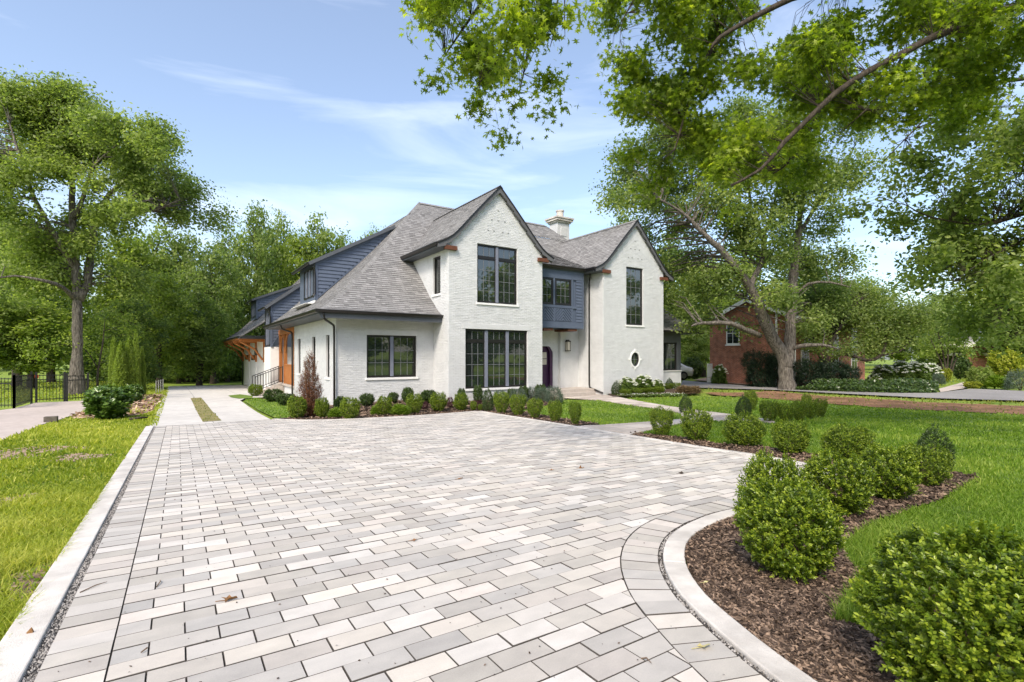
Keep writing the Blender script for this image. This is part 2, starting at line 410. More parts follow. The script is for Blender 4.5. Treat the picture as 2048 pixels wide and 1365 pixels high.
def clip_convex(subj, clip):
    out = list(subj)
    for i in range(len(clip)):
        a = clip[i]; b_ = clip[(i+1) % len(clip)]; inp = out; out = []
        if not inp: break
        side = lambda p: (b_[0]-a[0])*(p[1]-a[1])-(b_[1]-a[1])*(p[0]-a[0])
        for k in range(len(inp)):
            p, q_ = inp[k-1], inp[k]; sp, sq = side(p), side(q_)
            if (sp >= 0) != (sq >= 0):
                w = sp/(sp-sq); out.append((p[0]+(q_[0]-p[0])*w, p[1]+(q_[1]-p[1])*w))
            if sq >= 0: out.append(q_)
    return out
def area(p): return .5*sum(p[i-1][0]*p[i][1]-p[i][0]*p[i-1][1] for i in range(len(p)))
def clean(p, e=.004):
    o = []
    for k in p:
        if not o or math.hypot(k[0]-o[-1][0], k[1]-o[-1][1]) > e: o.append(k)
    if len(o) > 2 and math.hypot(o[0][0]-o[-1][0], o[0][1]-o[-1][1]) <= e: o.pop()
    return o
def stone(mb, poly, top, base, gap=.0023, ch=.0018, tint=.5, jit=.0015, mat_side=True):
    """one paving stone: chamfered, set on its own slight tilt"""
    p = clean(poly); n = len(p)
    if n < 3: return False
    A = area(p)
    if abs(A) < .0006: return False
    if A < 0: p = p[::-1]
    cx = sum(k[0] for k in p)/n; cy = sum(k[1] for k in p)/n
    def shrink(d):
        o = []
        for k in range(n):
            a, c, e = p[k-1], p[k], p[(k+1) % n]
            n1_ = (c[1]-a[1], -(c[0]-a[0])); l1 = math.hypot(*n1_) or 1
            n2_ = (e[1]-c[1], -(e[0]-c[0])); l2 = math.hypot(*n2_) or 1
            bx, by = n1_[0]/l1+n2_[0]/l2, n1_[1]/l1+n2_[1]/l2
            q_ = max(.35, (bx*bx+by*by)/2)
            o.append((c[0]-bx*d/q_, c[1]-by*d/q_))
        return o
    tx, ty, tz = random.gauss(0, .004), random.gauss(0, .004), random.gauss(0, jit)
    Z = lambda k, dz: gz(k[0], k[1])+dz+tx*(k[0]-cx)+ty*(k[1]-cy)+tz
    r1, r2 = shrink(gap), shrink(gap+ch)
    vs = [(k[0], k[1], Z(k, base)) for k in r1]+[(k[0], k[1], Z(k, top-ch)) for k in r1]+[(k[0], k[1], Z(k, top)) for k in r2]
    fs = [tuple(range(2*n, 3*n))]
    for k in range(n):
        l = (k+1) % n
        fs.append((k, l, l+n, k+n)); fs.append((k+n, l+n, l+2*n, k+2*n))
    mb.add(vs, fs, tint)
    if mat_side: 
        for k in range(1, len(fs)): mb.t[-k] = -2.0          # joint faces are stained by the dark jointing sand
    return True

def shade():
    w = random.random()
    return random.gauss(.08, .05) if w < .30 else (random.gauss(.24, .07) if w < .72 else random.gauss(.41, .06))
LP, WP = .285, .1415
stones = []
fa = np.array(FIELD)
cs, sn = 1.0, .0095
rows = range(-45, 110)
pid = 0
segs = np.concatenate([fa, fa[:1]])
dense = np.concatenate([segs[i]+(segs[i+1]-segs[i])*np.linspace(0, 1, max(2, int(np.linalg.norm(segs[i+1]-segs[i])/.07)))[:, None] for i in range(len(fa))])
cand = []
for rI in rows:
    for c in range(-3, 36):
        a0 = (c + (.5 if rI % 2 else 0))*LP; b0 = rI*WP
        cand.append([(.055+(a0+da)+(b0+db)*sn, 2.68-(a0+da)*sn+(b0+db)) for da, db in ((0,0),(LP,0),(LP,WP),(0,WP))])
cc = np.array(cand); mid = cc.mean(1)
ins = [inpoly(cc[:,k,0], cc[:,k,1], FIELD) for k in range(4)]
allin = np.logical_and.reduce(ins); anyin = np.logical_or.reduce(ins) | inpoly(mid[:,0], mid[:,1], FIELD)
near = np.array([np.min(np.sum((dense-m_)**2, 1)) < .04 if an else False for m_, an in zip(mid, anyin)])
for k in range(len(cand)):
    if not anyin[k]: continue
    if allin[k] and not near[k]: stones.append((cand[k], shade()))
    else:
        p = clip_convex(FIELD, cand[k])
        if len(p) > 2: stones.append((p, shade()))
# border course, left kerb
y = -3.0
while y < 15.3:
    y2 = min(y+WP, 15.36); stones.append(([(xi(y)+.045, y), (xs(y), y-.003), (xs(y2), y2-.003), (xi(y2)+.045, y2)], shade()*.8)); y += WP
# border course, curved kerb
al = np.concatenate([[0], np.cumsum(np.linalg.norm(np.diff(SOLD, axis=0), axis=1))])
def at_len(P, s): return (float(np.interp(s, al, P[:,0])), float(np.interp(s, al, P[:,1])))
s = 0.
while s+WP < al[-1]:
    stones.append(([at_len(inn, s), at_len(inn, s+WP), at_len(fieldedge, s+WP), at_len(fieldedge, s)], shade()*.8)); s += WP
def viewkey(poly):
    x = sum(k[0] for k in poly)/len(poly); y_ = sum(k[1] for k in poly)/len(poly)
    d = x*FX+y_*FY; r_ = x*RX+y_*RY
    if d < .9: return 1e9
    u = 1024+1010*r_/d; v = 713+1010*(1.3-gz(x, y_))/d
    return d if (-60 < u < 2110 and v < 1420) else 1e9
stones.sort(key=lambda q_: viewkey(q_[0]))
rest = MB(); made = 0
for poly, sh in stones:
    if made < 300 and viewkey(poly) < 1e8:
        mb = MB()
        if stone(mb, poly, .024, .004, tint=sh):
            mb.build('paver', M_PAVER, court); made += 1
    else: stone(rest, poly, .024, .004, tint=sh)
rest.build('paver_field', M_PAVER, court, kind='stuff')

def strip(name, A, B_, mat, top, base, parent=None, seg=None, kind=None):
    """a solid kerb between two edge lines"""
    mb = MB(); n = len(A)
    for i in range(n-1):
        a, b_, c, d = A[i], A[i+1], B_[i+1], B_[i]
        z = lambda p, o: (p[0], p[1], gz(p[0], p[1])+o)
        mb.add([z(a,base), z(b_,base), z(c,base), z(d,base), z(a,top), z(b_,top), z(c,top), z(d,top)],
               [(4,5,6,7), (0,4,5,1)[::-1], (3,2,6,7)[::-1]] + ([(0,3,7,4)[::-1]] if i == 0 else []) + ([(1,5,6,2)[::-1]] if i == n-2 else []))
    bm = bmesh.new(); me = mb.mesh(name); bm.from_mesh(me); bmesh.ops.remove_doubles(bm, verts=bm.verts[:], dist=1e-4)
    bmesh.ops.recalc_face_normals(bm, faces=bm.faces[:]); bm.to_mesh(me); bm.free()
    o = link(name, me, mat, parent)
    bv = o.modifiers.new('edge', 'BEVEL'); bv.width = .008; bv.segments = 2; bv.limit_method = 'ANGLE'
    return o
LKY = np.linspace(-3, 15.36, 40)
LK = np.stack([[xi(y_) for y_ in LKY], LKY], -1)
def kerb_run(A, B_, top):
    # poured in lengths with a narrow joint between them
    A, B_ = np.array(A), np.array(B_); L_ = np.concatenate([[0], np.cumsum(np.linalg.norm(np.diff(A, axis=0), axis=1))]); n = max(1, round(L_[-1]/2.6))
    for k in range(n):
        t_ = np.linspace(L_[-1]*k/n+(.0035 if k else 0), L_[-1]*(k+1)/n-(.0035 if k < n-1 else 0), max(3, int(L_[-1]/n/.12)))
        ip = lambda P_: np.stack([np.interp(t_, L_, P_[:,0]), np.interp(t_, L_, P_[:,1])], -1)
        strip('kerb', ip(A), ip(B_), M_KERB, top, -.15)['kind'] = 'structure'
kerb_run(LK, LK-np.array([.16, 0]), .034)
kerb_run(CURVE, kerb_out, .036)
kerb_run(FAR, offset(FAR, .14 if np.linalg.norm(offset(FAR,.14)[20]-np.array([4,8])) > np.linalg.norm(FAR[20]-np.array([4,8])) else -.14), .033)

# gravel in the gap between pavers and kerb
def pebbles(name, pts, smin, smax, mat, zoff, parent=None):
    n = len(pts); s_ = RNG.uniform(smin, smax, n)[:, None, None]
    base = np.array([[1,0,-.4],[-.5,.87,-.4],[-.5,-.87,-.4],[0,0,.75]])
    ang = RNG.uniform(0, 6.28, n); ca, sa = np.cos(ang), np.sin(ang)
    R_ = np.zeros((n,3,3)); R_[:,0,0]=ca; R_[:,0,1]=-sa; R_[:,1,0]=sa; R_[:,1,1]=ca; R_[:,2,2]=1
    Vv = np.einsum('nij,kj->nki', R_, base)*s_*RNG.uniform(.6, 1.2, (n,4,3))
    Vv += np.stack([pts[:,0], pts[:,1], zg(pts[:,0], pts[:,1])+zoff], -1)[:, None, :]
    k = np.arange(n)[:, None, None]*4
    Ff = (np.array([[0,1,3],[1,2,3],[2,0,3]])[None]+k).reshape(-1, 3)
    o = link(name, npmesh(name, Vv.reshape(-1,3), Ff, np.repeat(RNG.random(n), 3), mat), None, parent); o['kind'] = 'stuff'; return o
yy = RNG.uniform(1.5, 15.3, 8000); yy = 1.5+(yy-1.5)**1.35/(13.8**.35)
xx = np.array([xi(v_) for v_ in yy])+RNG.uniform(.002, .046, len(yy))
pa = np.stack([xx, yy], -1)
sl = RNG.uniform(0, al[-1], 2600)
gl = offset(SOLD, sg*.016)
pb = np.stack([np.interp(sl, al, gl[:,0]), np.interp(sl, al, gl[:,1])], -1)+RNG.normal(0, .007, (2600, 2))
grv = pebbles('joint_gravel', np.concatenate([pa, pb]), .004, .009, M_PEBBLE, .019)
tag(grv, 'grey gravel filling the gap between pavers and kerb', 'gravel')

# concrete drive in slabs, with a grass strip let into it
cd_poly = [(-.45,15.38),(2.38,15.88),(2.45,20),(2.56,25.5),(3.0,27.4),(5.0,27.6),(5.0,47),(-.15,47),(-.2,40)]
cdrive = sheet('concrete_driveway', cd_poly, M_SAND, -.03)
ys_ = [15.3,18.6,22.2,25.8,29.4,33,36.6,40.2,43.8,47.1]
for k in range(len(ys_)-1):
    for xa, xb in ((-.6,.955),(.955,3.0),(3.0,5.1)):
        p = clip_convex(cd_poly, [(xa,ys_[k]),(xb,ys_[k]),(xb,ys_[k+1]),(xa,ys_[k+1])])
        if len(p) > 2 and abs(area(p)) > .05:
            o = sheet('concrete_slab', clip_convex(p, [(xa+.006,ys_[k]+.006),(xb-.006,ys_[k]+.006),(xb-.006,ys_[k+1]-.006),(xa+.006,ys_[k+1]-.006)]), M_CONC, .012, kind=None, step=2, parent=None)
            o.parent = cdrive
GSTRIP = [(.72,16.12),(1.175,16.32),(1.215,28.9),(.77,28.6)]
ISLET = [(2.46, 30.07),(3.115, 31.088),(3.477, 29.013),(3.233, 26.982),(2.656, 26.925),(2.437, 28.216)]
gs = sheet('grass_strip', GSTRIP, M_STRIP, .020); isl = sheet('lawn_islet', ISLET, M_LAWN, .022)

# lawns, beds, the neighbour's drive, soil strip, asphalt lane
LAWN_L = [(-.68,-2.5),(-.66,2),(-.62,7),(-.53,15.3),(-.30,15.6),(-.20,28),(-.1,40),(-3,42),(-2.883, 31.809),(-3.077, 29.336),(-2.545, 24.264),(-2.507, 22.409),(-2.675, 18.836),(-2.763, 17.864),(-2.749, 13.677),(-2.919, 9.891),(-9,2),(-9,-2.5)]
NDRIVE = [(-2.919, 9.891),(-2.749, 13.677),(-2.763, 17.864),(-2.675, 18.836),(-2.507, 22.409),(-2.545, 24.264),(-3.058, 29.323),(-4.725, 28.741),(-4.844, 25.817),(-5.192, 24.597),(-5.837, 19.779)]
CHIPS = [(-2.643, 20.837),(-2.407, 22.954),(-2.012, 24.658),(-1.492, 27.126),(-0.926, 33.071),(-0.372, 34.473),(-0.438, 27.163),(-0.536, 21.691),(-0.848, 20.063),(-1.321, 18.889),(-2.031, 19.368),(-2.349, 19.583)]
LAWN_P = [(2.62,16.15),(2.60,20),(2.68,25.3),(3.0,26.6),(3.55,26.9),(3.9,22),(3.95,18.4),(3.3,16.5)]
BED_H = [(2.62,16.12),(2.86,15.55),(3.2,15.08),(3.88,14.81),(5.37,14.72),(6.79,14.84),(8.9,15.2),(8.78,13.6),(8.64,12.1),(8.34,9.8),(9.35,9.75),(9.7,12.4),(10.2,14.6),(12.0,15.6),(13.7,16.6),(14.2,17.8),(13.7,18.1),(9.2,18.1),(9.2,19.4),(5.2,19.4),(5.2,27),(3.6,26.9),(3.9,22),(3.95,18.4),(3.3,16.5)]
LAWN_F = [(9.35,9.75),(9.7,12.4),(10.2,14.6),(12.0,15.6),(14.66, 17.458),(15.586, 16.188),(14.819, 12.788),(13.986, 10.719),(12.072, 9.252),(10.714, 9.16),(8.911, 9.255)]
WALK = [(16.638, 20.294),(18.251, 19.894),(17.678, 18.15),(17.259, 16.607),(15.583, 11.899),(14.818, 9.484),(14.083, 7.705),(13.298, 7.181),(12.788, 8.036),(12.61, 8.607),(11.041, 8.462),(8.513, 7.64),(8.0, 7.413),(8.17,8.0),(8.30,9.6),(8.911, 9.255),(10.714, 9.16),(12.095, 9.236),(13.986, 10.719),(14.819, 12.788),(15.586, 16.188),(15.123, 18.081)]
BED_R = [(7.74,5.5),(7.74,4.3),(7.5,3.5),(6.95,2.95),(5.9,2.75),(5.1,2.69),(4.5,2.65),(4.149,2.655),(3.83,2.62),(3.5,2.54),(3.24,2.43),(3.01,2.27),(2.82,2.1),(2.66,1.92),(2.53,1.74),(2.44,1.57),(2.35,1.38),(2.27,1.18),(2.16,.85),(2.05,.45),(1.97,0),(1.93,-1),(1.93,-2),(2.6,-2),(2.95,-.5),(3.05,.3),(2.98,.9),(2.86,1.25),(3.727, 1.463),(3.946, 1.64),(4.227, 1.778),(4.933, 1.88),(5.929, 1.864),(6.649, 1.847),(8.364, 1.968),(8.547, 2.27),(8.605, 2.989),(8.491, 3.529),(8.584, 3.981),(8.617, 4.27),(8.758, 5.01),(8.432, 5.661),(8.684, 6.462),(8.564, 7.2),(8.463, 7.595),(8.30,7.75),(8.1,7.4)]
LAWN_R = [(17.076, 16.432),(21.106, 15.083),(22.473, 13.215),(22.248, 9.97),(22.057, 7.036),(22.611, 4.222),(21.13, 0.13),(30,-9),(2.6,-4),(2.6,-2),(2.95,-.5),(3.05,.3),(2.98,.9),(2.86,1.25),(3.727, 1.463),(3.946, 1.64),(4.227, 1.778),(4.933, 1.88),(5.929, 1.864),(6.649, 1.847),(8.364, 1.968),(8.547, 2.27),(8.605, 2.989),(8.491, 3.529),(8.584, 3.981),(8.617, 4.27),(8.758, 5.01),(8.432, 5.661),(8.684, 6.462),(8.564, 7.2),(8.463, 7.595),(8.513, 7.64),(11.041, 8.462),(12.61, 8.607),(12.788, 8.036),(13.298, 7.181),(14.083, 7.705),(14.818, 9.484),(15.583, 11.899)]
DIRT = [(23.163, 16.553),(24.182, 15.477),(27.073, 14.512),(26.164, 11.997),(26.425, 8.43),(27.626, 5.158),(26.969, 1.059),(21.521, 0.133),(22.74, 4.246),(22.18, 7.075),(22.367, 10.023),(22.594, 13.287),(22.15, 14.708)]
LANE = [(31.327, 23.833),(30.565, 21.249),(29.854, 17.817),(31.26, 15.755),(31.146, 11.966),(33.244, 9.358),(38.017, 9.291),(38.282, 7.147),(43.533, 0.268),(28.928, 0.178),(30.725, 5.737),(29.05, 8.177),(28.287, 11.597),(27.939, 14.976),(25.876, 18.39),(26.48, 20.37)]
FPATH = [(36.279, 10.234),(46.803, 11.654),(50.218, 12.014),(46.773, 10.978),(38.641, 9.577),(33.288, 9.328)]
BED_N = [(32.573, 23.929),(38.476, 26.504),(42.519, 21.388),(45.227, 16.362),(42.2, 14.066),(37.522, 10.82),(33.998, 9.633),(31.741, 12.194),(32.0, 16.097),(30.511, 18.209)]
BED_W = [(17.091, 16.889),(17.932, 18.131),(17.7,18.2),(22.2,18.2),(26.5,19.0),(24.041, 17.181),(21.627, 15.742),(18.902, 16.25)]
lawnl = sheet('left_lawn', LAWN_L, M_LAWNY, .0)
sheet('neighbour_driveway', NDRIVE, M_NDRIVE, .012)
sheet('woodchip_patch', CHIPS, M_WCHIP, .012)
sheet('lawn_patch', LAWN_P, M_LAWN, .004)
sheet('front_lawn', LAWN_F, M_LAWN, .004)
sheet('right_lawn', LAWN_R, M_LAWN, .002)
mound = lambda x, y: .16*float(sm((y-15.2)/3.5))*float(sm((x-4)/3))
sheet('house_bed', BED_H, M_MULCH, .012, zf=mound, step=.5)
sheet('mulch_bed', BED_R, M_MULCH, .014, step=.4)
sheet('wing_bed', BED_W, M_MULCH, .014, zf=lambda x, y: .06)
def ragged(P_, step=.5, amp=.16, seed=4):
    rg = random.Random(seed); out = []
    for i in range(len(P_)):
        a, b_ = P_[i], P_[(i+1) % len(P_)]; l = math.hypot(b_[0]-a[0], b_[1]-a[1]); n = max(1, min(60, int(l/step)))
        for k in range(n): out.append((a[0]+(b_[0]-a[0])*k/n+rg.gauss(0, amp)*(k > 0), a[1]+(b_[1]-a[1])*k/n+rg.gauss(0, amp)*(k > 0)))
    return out
sheet('soil_strip', ragged(DIRT), M_DIRT, .014)
sheet('asphalt_lane', LANE, M_TAR, .022)
sheet('concrete_path', FPATH, M_NDRIVE, .034)
sheet('hedge_bed', BED_N, M_WCHIP, .03)
SOIL = []
for cx_, cy_, rr_ in ((*(-0.665, 4.41), .20), (*(-0.684, 4.19), .16), (*(-0.472, 5.781), .14), (*(-1.96, 11.542), .6), (*(-1.188, 10.402), .35), (*(-1.344, 7.244), .22)):
    SOIL.append([(cx_+rr_*(1+.35*math.sin(3*t_+cx_*9)+.2*math.sin(5*t_))*math.cos(t_), cy_+1.3*rr_*(1+.3*math.sin(2*t_+cy_*7))*math.sin(t_)) for t_ in np.linspace(0, 6.2832, 19)[:-1]])
    sheet('bare_soil_patch', SOIL[-1], M_WCHIP, .004)
walk = sheet('walkway', WALK, M_SAND, .012)
random.seed(3)
wx = [p[0] for p in WALK]; wy = [p[1] for p in WALK]
y = min(wy)
while y < max(wy):
    hh = random.uniform(.42, .62); x = min(wx)-random.random()*.5
    while x < max(wx):
        ww = random.uniform(.45, .95)
        p = clip_convex(WALK, [(x,y),(x+ww,y),(x+ww,y+hh),(x,y+hh)])
        if len(p) > 2 and abs(area(p)) > .03:
            mb = MB()
            if stone(mb, p, .045, .0, gap=.008, ch=.008, tint=random.random(), jit=.002, mat_side=False): mb.build('flagstone', M_STEP, walk)
        x += ww
    y += hh

# ------------------------------------------------------------------ the white brick house
HOUSE = empty('white_brick_house', (11.4, 20.0, gz(11.4, 20)), 'large two-gabled house of white painted brick with grey shingle roofs and blue dormers', 'house')
X1, Y1, XG, XG2, YG, XR, XR2, Y3, YD = 5.11, 19.31, 9.08, 13.74, 17.93, 17.55, 22.0, 18.0, 20.0
BASE = -1.0
class Fr:
    """a wall's own frame: a along the wall (left to right seen from outside), o outward"""
    def __init__(s, x, y, dx, dy): s.x, s.y, s.dx, s.dy = x, y, dx, dy; s.nx, s.ny = dy, -dx
    def p(s, a, z, o=0): return (s.x+s.dx*a+s.nx*o, s.y+s.dy*a+s.ny*o, z)
    def box(s, mb, a0, a1, z0, z1, o0, o1, tint=.5):
        mb.hexa([s.p(a0,z0,o1), s.p(a1,z0,o1), s.p(a1,z0,o0), s.p(a0,z0,o0)], [s.p(a0,z1,o1), s.p(a1,z1,o1), s.p(a1,z1,o0), s.p(a0,z1,o0)], tint)

def wall(fr, L_, z0, z1, opens=(), prof=None, bricks=True, mat=None, reveal=.13, name='wall', skipz=None):
    """brick wall with real openings; prof [(z, a_left, a_right)...] narrows it above z1"""
    rows = [(z0, 0., L_), (z1, 0., L_)] + ([] if prof is None else list(prof))
    zs = np.array([r_[0] for r_ in rows]); lefts = np.array([r_[1] for r_ in rows]); rights = np.array([r_[2] for r_ in rows])
    lim = lambda z: (float(np.interp(z, zs, lefts)), float(np.interp(z, zs, rights)))
    cuts = sorted(set([float(v) for v in zs] + [v for o in opens for v in (o[2], o[3])]))
    mb = MB(); ztop = zs[-1]
    for za, zb in zip(cuts[:-1], cuts[1:]):
        if zb-za < 1e-4: continue
        la, ra = lim(za+1e-6); lb, rb = lim(zb-1e-6)
        xs_ = [(la, lb)]
        for o in sorted(opens):
            if o[2] < zb-1e-4 and o[3] > za+1e-4: xs_ += [(o[0], o[0]), (o[1], o[1])]
        xs_.append((ra, rb))
        for k in range(0, len(xs_)-1, 2):
            (p0, p1), (q0, q1) = xs_[k], xs_[k+1]
            mb.add([fr.p(p0,za), fr.p(q0,za), fr.p(q1,zb), fr.p(p1,zb)], [(0,1,2,3)])
    for a0, a1, b0, b1 in opens:
        for (A, B_) in (((a0,b0),(a0,b1)), ((a0,b1),(a1,b1)), ((a1,b1),(a1,b0)), ((a1,b0),(a0,b0))):
            mb.add([fr.p(*A), fr.p(*B_), fr.p(*B_, -reveal), fr.p(*A, -reveal)], [(0,1,2,3)])
    w = mb.build(name, mat or M_BRICK, HOUSE)
    if bricks:
        bb = MB(); C_ = .0667; z = z0; n = 0
        while z+C_ < ztop:
            za, zb = z+.005, z+C_-.005
            if not (skipz and zb < skipz):
                la, ra = lim(za); lb, rb = lim(zb)
                l, r_ = max(la, lb), min(ra, rb); spans = [(l, r_)]
                for o in opens:
                    if o[2] < zb and o[3] > za:
                        ns = []
                        for s0, s1 in spans:
                            if o[0] > s0: ns.append((s0, min(s1, o[0])))
                            if o[1] < s1: ns.append((max(s0, o[1]), s1))
                        spans = [t_ for t_ in ns if t_[1]-t_[0] > .015]
                off = (n % 2)*.105
                for s0, s1 in spans:
                    a = math.floor((s0-off)/.21)*.21+off
                    while a < s1:
                        b0, b1 = max(a+.005, s0), min(a+.205, s1)
                        if b1-b0 > .02:
                            o_ = random.uniform(.003, .0095); t1, t2 = random.gauss(0, .0017), random.gauss(0, .0017)
                            e = .004
                            v_ = [fr.p(b0,za,0), fr.p(b1,za,0), fr.p(b1,zb,0), fr.p(b0,zb,0),
                                  fr.p(b0+e,za+e,o_+t1), fr.p(b1-e,za+e,o_+t2), fr.p(b1-e,zb-e,o_-t1), fr.p(b0+e,zb-e,o_-t2)]
                            bb.add(v_, [(4,5,6,7),(0,1,5,4),(1,2,6,5),(2,3,7,6),(3,0,4,7)], random.random())
                        a += .21
            z += C_; n += 1
        bb.build('brick_courses', M_BRICK, w, kind='stuff')
    return w

def window(fr, a0, a1, z0, z1, bays=((1,),), trans=None, nx=3, ny=4, set_=-.07, mull=.09, mullmat=None, sill=True, fw=.045, nt=1, sillmat=None):
    """bays: number of lights side by side; trans: height of a transom row at the top"""
    f = MB(); d0, d1 = set_-.07, set_
    fr.box(f, a0, a0+fw, z0, z1, d0, d1); fr.box(f, a1-fw, a1, z0, z1, d0, d1)
    fr.box(f, a0+fw, a1-fw, z0, z0+fw, d0, d1); fr.box(f, a0+fw, a1-fw, z1-fw, z1, d0, d1)
    w = f.build('window', M_BRONZE, HOUSE)
    inner = a1-a0-2*fw; bw = (inner-(bays-1)*mull)/bays
    if bays > 1:
        m = MB()
        for k in range(1, bays):
            c = a0+fw+k*bw+(k-1)*mull; fr.box(m, c, c+mull, z0+fw, z1-fw, d0, d1+.02)
        m.build('mullion', mullmat or M_MULL, w)
    cells = []
    for k in range(bays):
        c0 = a0+fw+k*(bw+mull); c1 = c0+bw
        if trans:
            tz = z1-fw-trans
            tb = MB(); fr.box(tb, c0, c1, tz-.08, tz, d0, d1-.008); tb.build('transom_bar', M_BRONZE, w)
            cells += [(c0, c1, z0+fw, tz-.08, ny), (c0, c1, tz, z1-fw, nt)]
        else: cells.append((c0, c1, z0+fw, z1-fw, ny))
    for c0, c1, b0, b1, nyy in cells:
        s = MB(); sw = .04
        fr.box(s, c0, c0+sw, b0, b1, d0+.01, d1-.02); fr.box(s, c1-sw, c1, b0, b1, d0+.01, d1-.02)
        fr.box(s, c0+sw, c1-sw, b0, b0+sw, d0+.01, d1-.02); fr.box(s, c0+sw, c1-sw, b1-sw, b1, d0+.01, d1-.02)
        s.build('sash', M_BRONZE, w)
        p = MB(); o = d0+.03; tl = random.gauss(0, .003)
        p.add([fr.p(c0+sw,b0+sw,o), fr.p(c1-sw,b0+sw,o+tl), fr.p(c1-sw,b1-sw,o+tl), fr.p(c0+sw,b1-sw,o)], [(0,1,2,3)])
        p.build('pane', M_GLASSDK, w)
        for k in range(1, nx): g = MB(); c = c0+sw+(c1-c0-2*sw)*k/nx; fr.box(g, c-.008, c+.008, b0+sw, b1-sw, o+.003, o+.011); g.build('muntin', M_MUNT, w)
        for k in range(1, nyy): g = MB(); c = b0+sw+(b1-b0-2*sw)*k/nyy; fr.box(g, c0+sw, c1-sw, c-.008, c+.008, o+.004, o+.010); g.build('muntin', M_MUNT, w)
    if sill:
        s = MB(); fr.box(s, a0-.05, a1+.05, z0-.085, z0-.004, -.12, .055); s.build('sill', sillmat or M_WHITE, w)
    return w
M_MUNT = noise_mat('muntin_grey', (.16,.165,.17), (.21,.215,.22), 6, .5)

def gprof(e, z): return np.interp(e, [p[0] for p in z], [p[1] for p in z])
ZG = [(0,8.42),(.7,7.70),(1.4,6.95),(1.85,6.45),(2.2,6.10),(2.5,5.90),(2.85,5.73)]      # gable roof height by distance from ridge
HIP = [(0,2.93),(.3,3.08),(.6,3.30),(1.17,3.76),(1.95,4.52),(2.88,5.42),(3.81,6.38),(4.93,7.62),(5.68,8.45),(6.73,9.50)]
hipz = lambda a: float(np.interp(a, [p[0] for p in HIP], [p[1] for p in HIP]))
hipa = lambda z: float(np.interp(z, [p[1] for p in HIP], [p[0] for p in HIP]))
zgab = lambda r_, dz=0: float(np.interp(abs(r_), [p[0] for p in ZG], [p[1] for p in ZG]))+dz
rgab = lambda z, dz=0: float(np.interp(-(z-dz), [-p[1] for p in ZG], [p[0] for p in ZG]))

# walls of the left wing
F_LW = Fr(X1, Y1, 1, 0)
W_LW = (1.16, 3.22, .46, 2.13)
wall(F_LW, XG-X1, BASE, 2.86, [W_LW], skipz=-.75)
w = window(F_LW, *W_LW, bays=2, nx=3, ny=3, mull=.13)
F_LS = Fr(X1, 27.0, 0, -1)
sidew = [(27-20.78, 27-20.25, .47, 2.14), (27-23.19, 27-22.56, .47, 2.14), (27-26.2, 27-25.55, .47, 2.14)]
wall(F_LS, 27-Y1, BASE, 2.86, sidew, skipz=-.75)
for o in sidew: window(F_LS, *o, bays=1, nx=2, ny=3)
lint = MB(); F_LW.box(lint, 1.06, 3.32, 2.14, 2.35, 0, .022); lint.build('lintel', M_BRICK, HOUSE)
# front gable
F_G = Fr(XG, YG, 1, 0); GW = XG2-XG; GM = 11.41-XG
W_G1, W_G2 = (.76, 3.85, -.02, 2.41), (1.31, 3.31, 3.51, 5.93)
prof = [(5.80, 0., GW)] + [(zgab(r_)-.10, GM-r_, GM+r_) for r_ in (2.1,1.85,1.4,.7,.02)]
prof = [p for p in prof if True]
prof[0] = (5.78, max(0, GM-2.33), min(GW, GM+2.33))
wall(F_G, GW, BASE, 5.60, [W_G1, W_G2], prof, skipz=-.75)
window(F_G, *W_G1, bays=3, trans=.40, nx=3, ny=4, mull=.14)
window(F_G, *W_G2, bays=2, trans=.46, nx=3, ny=4, mull=.12)
lint = MB(); F_G.box(lint, .62, 3.99, 2.42, 2.62, 0, .024); lint.build('lintel', M_BRICK, HOUSE)
F_GS = Fr(XG, 23.5, 0, -1)
W_GS = (23.5-19.35, 23.5-18.64, 3.86, 5.42)
wall(F_GS, 23.5-YG, BASE, 5.62, [W_GS], skipz=-.75)
window(F_GS, *W_GS, bays=1, nx=1, ny=1)
F_GR = Fr(XG2, YG, 0, 1)
wall(F_GR, 3.2, BASE, 5.62, skipz=-.75)
# right wing
F_R = Fr(XR, Y3, 1, 0); RW = XR2-XR; RM = 19.79-XR; RDZ = -.14
W_R = (1.60, 2.86, 2.90, 5.86)
prof = [(5.62, max(0, RM-2.33), min(RW, RM+2.33))] + [(zgab(r_, RDZ)-.10, RM-r_, RM+r_) for r_ in (2.1,1.85,1.4,.7,.02)]
OV = (RM, 1.14, .30, .36)                      # oval window centre and radii
W_O = (OV[0]-.305, OV[0]+.305, OV[1]-.365, OV[1]+.365)
wall(F_R, RW, BASE, 5.46, [W_R, W_O], prof, skipz=-.75)
window(F_R, *W_R, bays=1, nx=3, ny=6)
F_RS = Fr(XR, 23.5, 0, -1); wall(F_RS, 23.5-Y3, BASE, 5.50, skipz=-.75)
F_RR = Fr(XR2, Y3, 0, 1); wall(F_RR, 7, BASE, 5.5, bricks=False)
